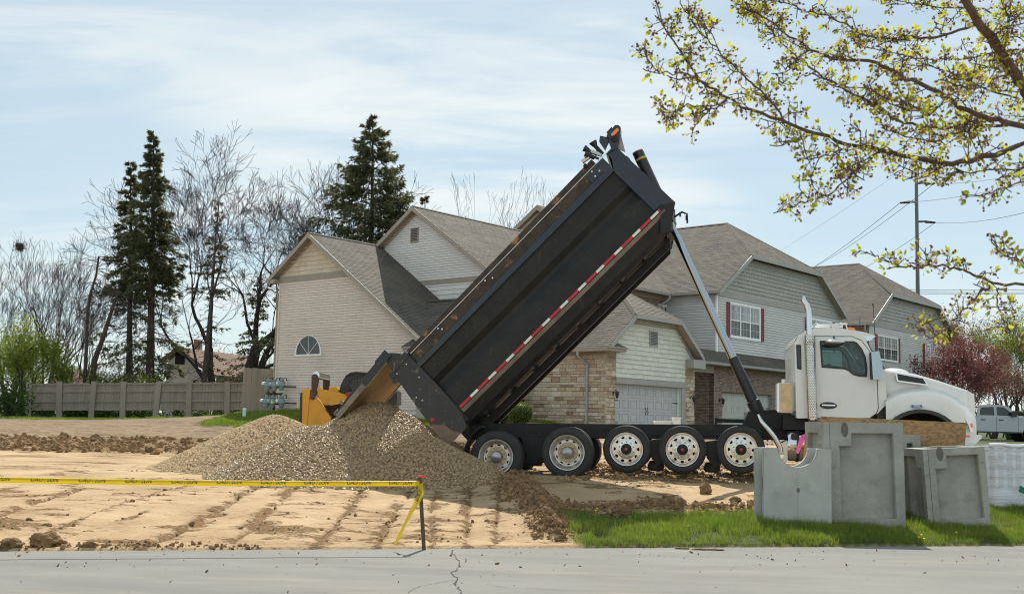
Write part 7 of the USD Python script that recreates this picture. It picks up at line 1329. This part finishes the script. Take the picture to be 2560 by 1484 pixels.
for i in range(11):
    x0, x1 = 868 + i * 7, 872 + i * 7; a, b = at(x0, 945, LY), at(x1, 989, LY); mesh_.obox([a[0], LY + .34, b[2]], [.012, 0, 0], [0, .012, 0], [0, 0, a[2] - b[2]])
for j in range(7): y = 946 + j * 6.5; a, b = at(868, y, LY), at(940, y, LY); mesh_.obox([a[0], LY + .326, a[2]], [b[0] - a[0], 0, 0], [0, .012, 0], [0, 0, .012])
part(cabL, "window_guard_mesh", mesh_, M["iron"]); LP("roof_edge", q2((858, 938), (872, 929), (886, 927.5), (946, 931), (946, 934), (886, 930.5), (873, 932), (860, 941)), -1.6, -.30, M["machine_black"], parent=cabL)
part(ld, "red_hose", MB().tube([at(864, 986, LY - .02), at(880, 981, LY - .02), at(893, 976, LY - .02), at(915, 985, LY - .02)], .035, 6).tube([at(868, 990, LY - .02), at(885, 985, LY - .02), at(898, 981, LY - .02)], .03, 6), M["red"])
LP("engine_block", q2((803, 1009), (862, 1007), (905, 1000), (980, 1000), (985, 1075), (815, 1075)), -1.7, -.30, M["brown_steel"]); 
for i in range(6): LP("hydraulic_line", q2((806 + i, 1012 + 6 * i), (848, 1011 + 6 * i), (848, 1014 + 6 * i), (806 + i, 1015 + 6 * i)), -.30, -.26, M["machine_black"] if i % 2 else M["rust"])
LP("track", q2((770, 1062), (790, 1052), (960, 1052), (985, 1066), (980, 1085), (955, 1094), (800, 1094), (772, 1082)), -.40, -.04, M["tyre"], r=.1); LP("track", q2((770, 1062), (790, 1052), (960, 1052), (985, 1066), (980, 1085), (955, 1094), (800, 1094), (772, 1082)), -1.75, -1.41, M["tyre"], r=.1)
LP("front_coupler", q2((977, 985), (984, 977), (990, 976), (990, 1010), (976, 1015)), -1.4, -.2, M["machine_black"]); part(ld, "coupler_hose", MB().tube([at(986, 980, LY), at(991, 990, LY), at(990, 1002, LY), at(985, 1008, LY)], .03, 6), M["iron"])
# ------------------------------------------------------------------ trees
def conifer(label, base, top, hw, seed, bare=.0, nwh=46, needle="needle", droop=.25, dens=1.0, cat="tree", group=None, gap=0.0, twig=.30, hang=.55, ragged=.25, name="spruce_tree", trunk_r=.28):
    """base, top: points; hw: half width; bare: lower fraction with dead branches only."""
    r = np.random.default_rng(seed); t = thing(name, label, cat, base, group); base, top = np.asarray(base, float), np.asarray(top, float); Hh = np.linalg.norm(top - base)
    sway = np.array([[r.normal(0, .06), r.normal(0, .06), 0] for _ in range(5)]).cumsum(0) * .3; ks = np.linspace(0, 1, 7)
    spine = [base + (top - base) * k + (sway[min(4, int(k * 5))] if 0 < k < 1 else 0) for k in ks]; spine[0] = base - [0, 0, .3]
    part(t, "trunk", MB().tube(spine, np.interp(ks, [0, 1], [trunk_r, .03]), 8), M["bark"], smooth=True); sp = np.array(spine)
    P0, P1, R0, R1, NP, ND = [], [], [], [], [], []
    for i in range(nwh):
        k0 = .10 + .89 * (i + r.random()) / nwh; nb = r.integers(4, 8)
        for j in range(nb):
            k = float(np.clip(k0 + r.normal(0, .018), .08, .995)); c = np.array([np.interp(k, ks, sp[:, q_]) for q_ in range(3)]); prof = (1 - k) ** .8 * (1.0 if k > bare else .55 + .45 * k / max(bare, .01))
            a = r.uniform(0, 2 * np.pi); L = hw * prof * r.uniform(1 - ragged * 1.6, 1 + ragged) * 1.15; L = max(L, .25); dead = k < bare and r.random() < .93
            if gap and r.random() < gap: continue
            d = np.array([math.cos(a), math.sin(a), 0]); up = (.55 * (k - .5) if not dead else r.uniform(-.5, .15)); m_ = 5; pts = [c]
            for q in range(1, m_ + 1): f = q / m_; pts.append(c + d * L * f + np.array([0, 0, L * (up * f - droop * f * f + (.16 * f ** 3 if not dead else 0))]) + r.normal(0, .035 * L, 3) * (1 if dead else .5))
            for q in range(m_): P0.append(pts[q]); P1.append(pts[q + 1]); R0.append((.035 if not dead else .026) * (1 - q / m_ * .75) * (.5 + .5 * (1 - k))); R1.append((.035 if not dead else .026) * (1 - (q + 1) / m_ * .8) * (.5 + .5 * (1 - k)))
            if dead:
                for _ in range(5): q = r.integers(1, m_); P0.append(pts[q]); P1.append(pts[q] + (d * r.uniform(.1, .5) + r.normal(0, .35, 3)) * L * .4); R0.append(.014); R1.append(.005)
                if r.random() < .93: continue
            nt = int(dens * (10 + 16 * L))
            for _ in range(nt):
                f = r.uniform(.18, 1.0) ** .75; q = min(int(f * m_), m_ - 1); fr_ = f * m_ - q; p = pts[q] + (pts[q + 1] - pts[q]) * fr_; side = np.cross(d, [0, 0, 1.0]) * r.normal(0, .28) * L * (1.1 - f) ; side[2] -= abs(r.normal(0, .22)) * hang * (.3 + .5 * L) - .05
                NP.append(p + side); ND.append(nrm(d * .7 + side * 1.4 + np.array([0, 0, -.18])))
    part(t, "branches", segments(P0, P1, R0, R1, 4), M["bark"], kind="stuff"); NP, ND = np.array(NP), np.array(ND)
    # each spray = a fan of needled twigs
    C_, N_ = np.repeat(NP, 5, 0), np.repeat(ND, 5, 0); N_ = N_ + r.normal(0, .48, N_.shape); N_ /= np.linalg.norm(N_, axis=1, keepdims=True); sz = twig * r.uniform(.55, 1.3, len(C_)); C_ = C_ + N_ * sz[:, None] * .3
    e = np.cross(N_, r.normal(size=N_.shape)); e /= np.linalg.norm(e, axis=1, keepdims=True); w_ = (sz * .11)[:, None]; s_ = sz[:, None]
    v = np.stack([C_ - N_ * s_ * .5, C_ - N_ * s_ * .1 + e * w_, C_ + N_ * s_ * .5, C_ - N_ * s_ * .1 - e * w_], 1).reshape(-1, 3)
    part(t, "crown", MB().add(v, np.arange(len(C_))[:, None] * 4 + np.array([[0, 1, 2, 3]])), M[needle], kind="stuff"); return t
def grow(r, p, d, L, R, lev, out, spread=.5, up=.12, nmin=2, nmax=4, shrink=.72, tipr=.008, maxlev=6, crook=.12, sep=None):
    """Recursive limbs; out: list of (p0, p1, r0, r1, level)."""
    n = 4; pts = [p]; dd = d
    for i in range(n): dd = nrm(dd + r.normal(0, crook, 3) + np.array([0, 0, up * .4])); pts.append(pts[-1] + dd * L / n)
    Re = max(R * .66, tipr)
    for i in range(n): out.append((pts[i], pts[i + 1], R + (Re - R) * i / n, R + (Re - R) * (i + 1) / n, lev))
    if lev >= maxlev: return
    for j in range(r.integers(nmin, nmax + 1)):
        a = nrm(np.cross(dd, r.normal(size=3))); ang = abs(r.normal(spread, .16)); nd = nrm(dd * math.cos(ang) + a * math.sin(ang) + np.array([0, 0, up])); k = n if j < 2 else r.integers(2, n + 1)
        grow(r, pts[k], nd, L * shrink * r.uniform(.75, 1.2), Re * r.uniform(.55, .85), lev + 1, out, spread, up, nmin, nmax, shrink, tipr, maxlev, crook)
def bare_tree(label, stems, seed, name="bare_tree", m="bark_grey", leaf=None, leafsize=.12, leafn=3, group=None, cat="tree", height=None, **kw):
    """stems: (base point, direction, first length, radius)."""
    r = np.random.default_rng(seed); t = thing(name, label, cat, stems[0][0], group); out = []
    for b, d, L, R in stems: grow(r, np.asarray(b, float) - [0, 0, .2], nrm(d), L, R, 0, out, **kw)
    P0, P1, R0, R1, lv = (np.array(x) for x in zip(*out)); tr = lv <= 1
    if height: b_ = np.asarray(stems[0][0], float); k_ = height / (np.percentile(P1[:, 2], 99.5) - b_[2]); P0, P1 = b_ + (P0 - b_) * k_, b_ + (P1 - b_) * k_
    part(t, "trunk", segments(P0[tr], P1[tr], R0[tr], R1[tr], 7), M[m], smooth=True); part(t, "crown_twigs", segments(P0[~tr], P1[~tr], R0[~tr], R1[~tr], 3), M[m], kind="stuff")
    if leaf:
        tip = lv >= max(lv) - 2; Q = P1[tip]; C_ = np.repeat(Q, leafn, 0) + r.normal(0, leafsize * 1.6, (len(Q) * leafn, 3)); part(t, "crown", leaves(C_, leafsize * r.uniform(.6, 1.4, len(C_)), r, .62), M[leaf], kind="stuff")
    return t, P1[lv >= max(lv) - 1]
def gp(px, py, Y): p = at(px, py, Y); p[2] = min(p[2], float(terrain(p[0], Y))) ; return p
# left spruces
conifer("taller of the two dark spruces behind the fence, bare below", gp(381, 951, 72), at(384, 327, 72), 3.0, 101, bare=.44, nwh=64, droop=.36, dens=1.1, ragged=.35, trunk_r=.34)
conifer("shorter left-hand dark spruce behind the fence, close beside the taller one", gp(327, 946, 74), at(327, 408, 74), 2.6, 102, bare=.46, nwh=52, droop=.38, dens=1.0, ragged=.4, trunk_r=.27)
conifer("thin half-dead conifer leaning before the big bare tree", gp(507, 951, 70), at(548, 500, 70), 1.9, 103, bare=.55, nwh=34, needle="needle_olive", droop=.15, dens=.28, ragged=.6, gap=.3, trunk_r=.2)
conifer("broad dark spruce rising behind the left house roof", gp(925, 940, 76), at(932, 292, 76), 7.2, 104, bare=.0, nwh=60, droop=.16, dens=.8, ragged=.25, twig=.40, gap=.08, trunk_r=.36)
conifer("small spruce tip showing just over the tall gable's ridge", gp(1062, 940, 90), at(1062, 490, 90), 1.6, 105, nwh=30, dens=.9, ragged=.35)
conifer("dark evergreen behind the big bare tree, left of the house", gp(632, 960, 82), at(645, 690, 82), 2.4, 106, nwh=26, needle="needle", dens=.45, ragged=.5, gap=.25)
# large bare deciduous
b0_ = gp(590, 951, 78)
bare_tree("large bare spreading tree between the spruces and the house", [(b0_ + [.1, 0, 0], (.02, 0, 1), 4.4, .46), (gp(606, 951, 78), (.30, .1, 1), 4.2, .34), (gp(566, 951, 77), (-.22, -.1, 1), 4.2, .32), (b0_ + [.3, .4, 0], (.62, .1, 1), 3.8, .24), (b0_ + [-.3, .2, 0], (-.65, .1, .9), 3.6, .22), (b0_ + [.1, .3, 0], (.15, .3, 1), 4.2, .26)], 201, height=at(640, 402, 78)[2] - b0_[2], spread=.50, up=.055, shrink=.755, maxlev=8, nmin=2, nmax=3, tipr=.013, crook=.10)
# dead leaning trunks
for i, (pts, lb) in enumerate((([(232, 948), (236, 900), (252, 860), (275, 790), (290, 745), (296, 725)], "leaning dead trunk with a broken top, between the spruces and the green tree"), ([(213, 950), (216, 870), (218, 800), (224, 740), (240, 690), (247, 640)], "thin crooked dead trunk with hanging twigs, left of the leaning trunk"))):
    r = np.random.default_rng(300 + i); P = [at(x, y, 70) for x, y in pts]; P[0][2] = float(terrain(P[0][0], 70)) - .2; t = thing("dead_tree", lb, "tree", P[0]); part(t, "trunk", MB().tube(P, np.linspace(.22 if i == 0 else .13, .06, len(P)), 8), M["bark"], smooth=True); o_ = []
    for k in range(46): q = r.uniform(.35, 1) * (len(P) - 1); j = min(int(q), len(P) - 2); p = P[j] + (P[j + 1] - P[j]) * (q - j); grow(r, p, nrm([r.normal(), r.normal() * .6, r.normal(-.1, .4)]), r.uniform(.5, 1.4), .03, 3, o_, spread=.5, up=-.12, shrink=.7, maxlev=5, nmin=1, nmax=2, tipr=.008, crook=.25)
    a = list(zip(*o_)); part(t, "twigs", segments(np.array(a[0]), np.array(a[1]), np.array(a[2]), np.array(a[3]), 3), M["bark"], kind="stuff")
# far-left multi-stem bare trees with a nest
for i, (px, sp, hh, lb) in enumerate(((40, .22, 3.7, "multi-stemmed bare tree with a bird nest at the far left"), (120, .22, 3.9, "tallest multi-stemmed bare tree behind the leafy green tree"), (190, .25, 2.8, "smaller bare tree right of the leafy green tree's top"))):
    r = np.random.default_rng(400 + i); b = gp(px, 950, 80); bare_tree(lb, [(b + r.normal(0, .3, 3) * [1, 1, 0], (r.normal(0, sp), r.normal(0, sp), 1), hh * r.uniform(.8, 1.1), .13) for _ in range(6)], 410 + i, height=at(px, (640, 578, 690)[i], 80)[2] - b[2], spread=.36, up=.10, shrink=.74, maxlev=6, nmin=2, nmax=3, tipr=.010, crook=.09)
ns = at(50, 617, 80); solo("bird_nest", segments(ns + RNG.normal(0, .16, (160, 3)), ns + RNG.normal(0, .22, (160, 3)), np.full(160, .02), np.full(160, .012), 3), M["nest"], "dark ball of twigs, a bird nest high in the far left bare tree", "nest")
# pale green tree at the left edge
def blob_tree(label, base, H_, W_, seed, leafm_, n, lf, name="leafy_tree", stems=5, cx=0.0, floor=.25, group=None, bark="bark"):
    r = np.random.default_rng(seed); t = thing(name, label, "tree", base, group); out = []
    for _ in range(stems): grow(r, np.asarray(base, float) - [0, 0, .2], nrm([r.normal(0, .35), r.normal(0, .35), 1]), H_ * .34, .11, 0, out, spread=.5, up=.08, shrink=.76, maxlev=5, nmin=2, nmax=3, tipr=.010)
    P0, P1, R0, R1, lv = (np.array(x) for x in zip(*out)); sc = np.array([W_ / max(np.abs(P1[:, 0] - base[0]).max(), .1) , W_ / max(np.abs(P1[:, 1] - base[1]).max(), .1), H_ / max((P1[:, 2] - base[2]).max(), .1)]); P0, P1 = base + (P0 - base) * sc, base + (P1 - base) * sc
    tr = lv <= 1; part(t, "trunk", segments(P0[tr], P1[tr], R0[tr], R1[tr], 6), M[bark], smooth=True); part(t, "limbs", segments(P0[~tr], P1[~tr], R0[~tr], R1[~tr], 3), M[bark], kind="stuff")
    tips = P1[lv >= 3]; tips = tips[(tips[:, 2] - base[2]) > floor * H_]; k = r.integers(0, len(tips), n); C_ = tips[k] + r.normal(0, lf * 2.1, (n, 3)); part(t, "crown", leaves(C_, lf * r.uniform(.6, 1.4, n), r, .6), M[leafm_], kind="stuff"); return t
blob_tree("leafy pale green spring tree at the left edge before the fence's end", gp(60, 1010, 66), 6.0, 3.9, 501, "leaf_spring", 13000, .13, stems=7, floor=.12)
blob_tree("low sparse yellow-green sapling before the far red-roofed house", gp(455, 955, 67), 2.2, 1.7, 502, "leaf_spring", 1300, .10, name="sapling", stems=4)
blob_tree("yellow-green sapling growing between the two spruce trunks", gp(352, 955, 67), 3.0, 1.3, 503, "leaf_spring", 1300, .10, name="sapling", stems=4)
blob_tree("sparse yellow-green sapling right of the leaning dead trunk", gp(255, 955, 69), 3.4, 1.6, 504, "leaf_spring", 1100, .10, name="sapling", stems=4)
for i, (px, Y, H_, W_, lb) in enumerate(((20, 62, 2.0, 1.5, "dark green bush under the pale green tree at the left edge"), (75, 66, 1.2, 1.3, "low green bush at the left end of the fence foot"), (185, 65.5, .9, 2.0, "low green shrub growing under the second fence panel"), (262, 65.5, .8, 1.6, "low green shrub growing under the third fence panel"), (350, 65.6, .8, 1.6, "low green shrub growing under the fourth fence panel"), (520, 65.6, .7, 2.4, "low green shrub under the right-hand fence panels"))):
    r = np.random.default_rng(520 + i); b = gp(px, 1045, Y); n = int(900 * W_ * H_ + 500); C_ = b + r.normal(0, 1, (n, 3)) * [W_ * .42, .35, H_ * .28] + [0, 0, H_ * .45]; t = thing("bush", lb, "bush", b); part(t, "foliage", leaves(C_, .13 * r.uniform(.6, 1.4, n), r, .6), M["leaf_bush"], kind="stuff"); part(t, "stems", segments(np.repeat([b], 14, 0), b + r.normal(0, .4, (14, 3)) * [W_ * .6, .4, .2] + [0, 0, H_ * .6], np.full(14, .02), np.full(14, .008), 3), M["bark"], kind="stuff")
# a far belt of brush beyond the fence closes the skyline
r = np.random.default_rng(540); out = []
for px in np.linspace(-160, 700, 46): b = gp(px, 950, r.uniform(92, 118)); grow(r, b, nrm([r.normal(0, .15), 0, 1]), r.uniform(1.5, 2.6), .09, 1, out, spread=.4, up=.1, shrink=.74, maxlev=5, nmin=2, nmax=3, tipr=.014)
a = list(zip(*out)); t = thing("far_brush", "belt of bare grey brush far beyond the fence", "brush", gp(300, 950, 105)); tag(t.prim, kind="stuff"); part(t, "brush_twigs", segments(np.array(a[0]), np.array(a[1]), np.array(a[2]), np.array(a[3]), 3), M["bark_grey"], kind="stuff"); tips = np.array(a[1])[np.array(a[4]) >= 4]; tips = tips[tips[:, 2] < 4.8]; k = r.integers(0, len(tips), 9000); part(t, "brush_leaves", leaves(tips[k] + r.normal(0, .3, (9000, 3)), .20, r, .6), M["leaf_bush"], kind="stuff")
out = []
for px in np.linspace(2380, 2900, 26): b = gp(px, 1030, r.uniform(85, 110)); grow(r, b, nrm([r.normal(0, .15), 0, 1]), r.uniform(1.8, 3.0), .09, 1, out, spread=.4, up=.1, shrink=.76, maxlev=5, nmin=2, nmax=3, tipr=.014)
a = list(zip(*out)); t = thing("far_brush", "belt of bare brush and budding trees far behind the silver pickup", "brush", gp(2600, 1030, 100)); tag(t.prim, kind="stuff"); part(t, "brush_twigs", segments(np.array(a[0]), np.array(a[1]), np.array(a[2]), np.array(a[3]), 3), M["bark_grey"], kind="stuff"); tips = np.array(a[1])[np.array(a[4]) >= 3]; k = r.integers(0, len(tips), 8000); part(t, "brush_leaves", leaves(tips[k] + r.normal(0, .35, (8000, 3)), .20, r, .6), M["leaf_pinkbrown"], kind="stuff")
# bare trees over the roofs
for i, (px, top_, lb) in enumerate(((1192, 432, "bare slender tree rising over the left house ridge, left of three"), (1265, 455, "bare slender tree rising over the left house ridge, middle of three"), (1335, 452, "bare slender tree rising over the left house ridge, right of three beside the bed"))):
    r = np.random.default_rng(600 + i); b = gp(px, 900, 88); hh = (at(px, top_, 88)[2] - b[2]); bare_tree(lb, [(b, (r.normal(0, .05), 0, 1), hh * .42, .18), (b + [.3, 0, 0], (.12, 0, 1), hh * .36, .11), (b - [.3, 0, 0], (-.12, 0, 1), hh * .36, .11)], 610 + i, height=hh, spread=.28, up=.12, shrink=.70, maxlev=6, nmin=2, nmax=2, tipr=.010, crook=.08)
for i, (px, top_, Y, lb) in enumerate(((2480, 775, 80, "bare tree right of the red tree, in front of the open sky"), (2545, 770, 76, "bare tree at the right edge behind the silver pickup"))):
    r = np.random.default_rng(620 + i); b = gp(px, 1040, Y); hh = (at(px, top_, Y)[2] - b[2]); bare_tree(lb, [(b, (r.normal(0, .1), 0, 1), hh * .34, .16), (b + [.2, 0, 0], (.25, 0, 1), hh * .3, .10), (b, (-.25, 0, 1), hh * .3, .10)], 630 + i, height=hh, spread=.34, up=.14, shrink=.74, maxlev=6, nmin=2, nmax=3, tipr=.0075, leaf="leaf_pinkbrown" if i == 0 else "leaf_spring", leafsize=.11, leafn=2)
blob_tree("red-leaved blossoming tree behind the truck's white hood", gp(2385, 1048, 68), 6.9, 3.4, 701, "leaf_red", 14000, .115, name="red_tree", stems=6, floor=.18)
blob_tree("budding brown-green tree right of the red tree", gp(2520, 1050, 71), 5.6, 2.5, 702, "leaf_pinkbrown", 6000, .10, name="budding_tree", stems=4, floor=.12)
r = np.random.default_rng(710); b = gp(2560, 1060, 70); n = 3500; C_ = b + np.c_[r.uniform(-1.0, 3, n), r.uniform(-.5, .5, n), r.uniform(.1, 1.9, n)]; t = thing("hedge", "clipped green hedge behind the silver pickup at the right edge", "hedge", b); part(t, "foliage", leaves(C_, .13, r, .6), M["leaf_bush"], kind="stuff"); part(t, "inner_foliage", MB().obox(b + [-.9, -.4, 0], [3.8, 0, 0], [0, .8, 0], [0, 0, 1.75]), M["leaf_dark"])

# ------------------------------------------------------------------ flowering crabapple in the foreground (trunk just outside the frame)
BR = [  # (pixel path from outer end of the limb to the tip, depth at start, depth at tip, start radius)
 ([(2560, 364), (2450, 395), (2375, 405), (2346, 405), (2270, 392), (2197, 371), (2125, 364), (2039, 335), (1972, 311), (1900, 282), (1819, 249), (1766, 211), (1718, 158), (1675, 91), (1637, 0), (1625, -40)], 4.3, 4.0, .019),
 ([(1972, 308), (1934, 261), (1895, 220), (1867, 192), (1814, 148), (1785, 115), (1752, 81), (1713, 29), (1690, -10)], 4.05, 4.2, .007),
 ([(1819, 249), (1771, 268), (1718, 259), (1685, 278), (1641, 287)], 4.0, 3.9, .005), ([(1814, 250), (1780, 272), (1742, 307), (1728, 328)], 4.0, 3.95, .005), ([(1766, 211), (1735, 196), (1704, 182), (1646, 182), (1613, 144), (1603, 138)], 4.0, 4.1, .0055),
 ([(2560, 316), (2494, 302), (2437, 283), (2375, 249), (2327, 220), (2269, 201), (2221, 172), (2173, 153), (2125, 153), (2082, 144), (2020, 120), (1967, 86), (1924, 53), (1867, 19), (1800, -15)], 3.7, 4.3, .017),
 ([(2518, 312), (2437, 319), (2375, 321), (2288, 314), (2231, 297), (2200, 268), (2135, 235), (2058, 194), (2020, 165), (1982, 134), (1948, 103), (1915, 60), (1870, 35)], 3.9, 4.6, .010),
 ([(2640, 330), (2560, 220), (2537, 182), (2509, 144), (2480, 96), (2451, 62), (2413, 0), (2390, -40)], 3.9, 3.6, .027),
 ([(2451, 62), (2413, 72), (2346, 91), (2290, 97), (2231, 98), (2173, 91), (2125, 67), (2077, 43), (2020, 29), (1943, 0), (1900, -10)], 3.75, 4.2, .009),
 ([(2197, 379), (2159, 412), (2125, 436), (2087, 479), (2039, 498), (1991, 513), (1938, 532)], 4.2, 4.0, .006),
 ([(2560, 712), (2488, 708), (2458, 693), (2423, 681), (2386, 671), (2355, 663), (2324, 662), (2290, 670), (2262, 668), (2238, 661), (2215, 652), (2197, 640), (2178, 630)], 4.3, 4.1, .009),
 ([(2484, 714), (2454, 728), (2427, 751), (2411, 771), (2390, 796), (2369, 817), (2345, 835), (2322, 845), (2303, 830), (2285, 818)], 4.25, 3.9, .006),
 ([(2497, 716), (2488, 745), (2499, 776), (2509, 792), (2519, 819), (2530, 833), (2542, 858), (2552, 880)], 4.25, 3.8, .0055),
 ([(2600, 668), (2560, 656), (2538, 644), (2509, 636), (2488, 620), (2477, 591)], 3.8, 3.6, .005),
 ([(2600, 440), (2560, 455), (2509, 470), (2475, 480), (2442, 489)], 3.9, 3.7, .005),
 ([(2600, 60), (2520, 40), (2440, 20), (2340, 20), (2260, 5), (2180, -20)], 4.6, 5.0, .008), ([(2640, 150), (2560, 120), (2500, 130), (2400, 150), (2300, 150), (2220, 130), (2140, 110)], 4.8, 5.2, .008),
 ([(2640, 260), (2540, 250), (2450, 215), (2380, 180), (2310, 160), (2240, 190)], 4.6, 5.0, .008), ([(2437, 283), (2400, 330), (2340, 350), (2270, 345), (2200, 320)], 3.9, 3.7, .006), ([(2375, 249), (2330, 270), (2270, 280), (2200, 240), (2150, 215)], 3.8, 3.6, .006),
 ([(2480, 96), (2520, 60), (2560, 20), (2600, -20)], 3.7, 3.9, .007), ([(2537, 182), (2480, 200), (2420, 225), (2350, 200)], 3.8, 3.5, .006), ([(2640, 390), (2560, 420), (2490, 425), (2420, 430), (2370, 440)], 4.2, 4.3, .006), ([(2020, 120), (1990, 160), (1960, 180), (1930, 185)], 4.3, 4.2, .004), ([(2125, 364), (2080, 385), (2030, 400), (1985, 395)], 4.1, 4.0, .004), ([(2039, 335), (2000, 345), (1960, 360), (1925, 365)], 4.05, 4.0, .004), ([(2346, 405), (2320, 425), (2260, 420), (2230, 440)], 4.2, 4.2, .0045)]
rc = np.random.default_rng(77); TB = np.array([3.35, 4.35, 0.0]); CRT = TB + [0, 0, 1.75]
ct_ = thing("crabapple_tree", "flowering crabapple tree whose budding branches hang into the upper right", "tree", TB)
part(ct_, "trunk", MB().tube([TB - [0, 0, .2], TB + [0, 0, .6], TB + [-.04, .02, 1.3], CRT, CRT + [.05, .05, .5]], [.13, .11, .095, .085, .06], 12), M["bark_crab"], smooth=True)
LC, LN, BC, BN, FCs, TW0, TW1, TWR = [], [], [], [], [], [], [], []
def dress(P, dens):
    """Spurs of young leaves and hanging bud clusters along a twig."""
    seg = np.linalg.norm(np.diff(P, axis=0), axis=1); cum = np.r_[0, np.cumsum(seg)]; L = cum[-1]; k = int(L * dens) + 2
    for s in np.sort(rc.uniform(0, L, k)):
        j = min(np.searchsorted(cum, s, "right") - 1, len(seg) - 1); p = P[j] + (P[j + 1] - P[j]) * (s - cum[j]) / max(seg[j], 1e-6); o = nrm(rc.normal(size=3) + [0, 0, .25]); c = p + o * rc.uniform(.012, .05); TW0.append(p); TW1.append(c); TWR.append(.0022)
        for _ in range(rc.integers(2, 6)): d = nrm(o + rc.normal(0, .75, 3)); LN.append(d); LC.append(c + d * .014)
        if rc.random() < .82:
            for _ in range(rc.integers(3, 7)): d = nrm(o * .6 + rc.normal(0, .7, 3)); e = c + d * rc.uniform(.018, .038); TW0.append(c); TW1.append(e); TWR.append(.0009); (FCs if rc.random() < .13 else BC).append(e); BN.append(d) if len(BC) > len(BN) else None
for bi, (path, d0_, d1_, r0_) in enumerate(BR):
    kx = np.linspace(d0_, d1_, len(path)); P = np.array([at(x, y, Y) for (x, y), Y in zip(path, kx)])
    s = np.linspace(0, len(P) - 1, len(P) * 3); Q = np.stack([np.interp(s, np.arange(len(P)), P[:, i]) for i in range(3)], 1); Q += rc.normal(0, .004, Q.shape); rad = np.linspace(r0_ * .62, .002, len(Q)) if bi != 7 else np.linspace(.022, .012, len(Q))
    if path[0][0] >= 2560: mid = .5 * (CRT + Q[0]) + np.array([.05, .1, .18 if Q[0][2] > CRT[2] + .4 else .02]); Q = np.vstack([CRT + [0, 0, .02 * bi], mid, Q]); rad = np.r_[min(.05, r0_ * 2.2), r0_ * 1.4, rad]
    part(ct_, "branch", MB().tube(Q, rad, 8), M["bark_crab"], smooth=True)
    vis = Q[2:] if path[0][0] >= 2560 else Q
    low = 9 < bi < 15
    dress(vis[len(vis) // (5 if r0_ > .012 else 9):], (30 if r0_ < .012 else 24) * (.8 if low else 1))
    for _ in range(int(len(path) * (1.5 if r0_ > .0055 else .7) * (.35 if low else 1))):                # side twigs
        j = rc.integers(1, len(vis) - 1); d = nrm(vis[min(j + 2, len(vis) - 1)] - vis[j]); d = nrm(d * .8 + rc.normal(0, .6, 3) * [1, 1, .8] + [0, 0, .05]); L = rc.uniform(.05, .11 if low else .20) * (1 - .6 * j / len(vis)); tp_ = [vis[j]]
        for q in range(4): d = nrm(d + rc.normal(0, .18, 3) + [0, 0, .05]); tp_.append(tp_[-1] + d * L / 4)
        tp_ = np.array(tp_); [(TW0.append(a), TW1.append(b), TWR.append(.0026)) for a, b in zip(tp_[:-1], tp_[1:])]; dress(tp_[1:], 24)
part(ct_, "twigs", segments(TW0, TW1, np.array(TWR), np.array(TWR) * .7, 4), M["bark_crab"], kind="stuff")
LC, LN, BC = np.array(LC), np.array(LN), np.array(BC); FCs = np.array(FCs)
def crab_leaf(c, d, L, r):
    e = nrm(np.cross(d, r.normal(size=3))); n_ = np.cross(e, d); w = L * r.uniform(.20, .30); k = n_ * L * r.uniform(-.12, .12); f = n_ * L * .07
    return np.array([c, c + d * L * .4 + e * w + f, c + d * L * .75 + e * w * .7 + f + k * .6, c + d * L + k, c + d * L * .75 - e * w * .7 + f + k * .6, c + d * L * .4 - e * w + f, c + d * L * .45, c + d * L * .75 + k * .5])
LFACE = np.array([[0, 1, 6], [1, 2, 7], [1, 7, 6], [2, 3, 7], [3, 4, 7], [4, 5, 6], [4, 6, 7], [5, 0, 6]]); sz = rc.uniform(.013, .033, len(LC)); show = np.argsort(-(sz / LC[:, 1]))
rest = MB(); VV, FF = [], []
for rank, i in enumerate(show):
    v = crab_leaf(LC[i], LN[i], sz[i], rc)
    px_ok = abs(((LC[i] - EYE) @ _r) / ((LC[i] - EYE) @ _f)) < .46
    if rank < 300: part(ct_, "leaf", MB().add(v, LFACE), M["leaf_crab"])
    else: VV.append(v); FF.append(LFACE + 8 * (len(VV) - 1))
part(ct_, "leaves", MB().add(np.vstack(VV), np.vstack(FF)), M["leaf_crab"], kind="stuff")
ico = trimesh.creation.icosphere(subdivisions=1, radius=1.0); iv, if_ = np.asarray(ico.vertices), np.asarray(ico.faces)
def beads(C_, size, m, name):
    R_ = trimesh.transformations.random_rotation_matrix; n = len(C_); s = size * rc.uniform(.65, 1.25, n); d = rc.normal(size=(n, 3)); d /= np.linalg.norm(d, axis=1, keepdims=True)
    along = iv @ d.T; V_ = iv[None] + (along.T[:, :, None] * d[:, None, :]) * .55; V_ = V_ * s[:, None, None] + C_[:, None]; part(ct_, name, MB().add(V_.reshape(-1, 3), (np.arange(n)[:, None, None] * len(iv) + if_[None]).reshape(-1, 3)), m, kind="stuff")
beads(BC, .0040, M["bud"], "buds")
pet, pf = [], []
for c in FCs:
    for _ in range(5): d = nrm(rc.normal(size=3)); v = crab_leaf(c, d, rc.uniform(.011, .017), rc); pet.append(v); pf.append(LFACE + 8 * (len(pet) - 1))
part(ct_, "blossoms", MB().add(np.vstack(pet), np.vstack(pf)), M["blossom"], kind="stuff")
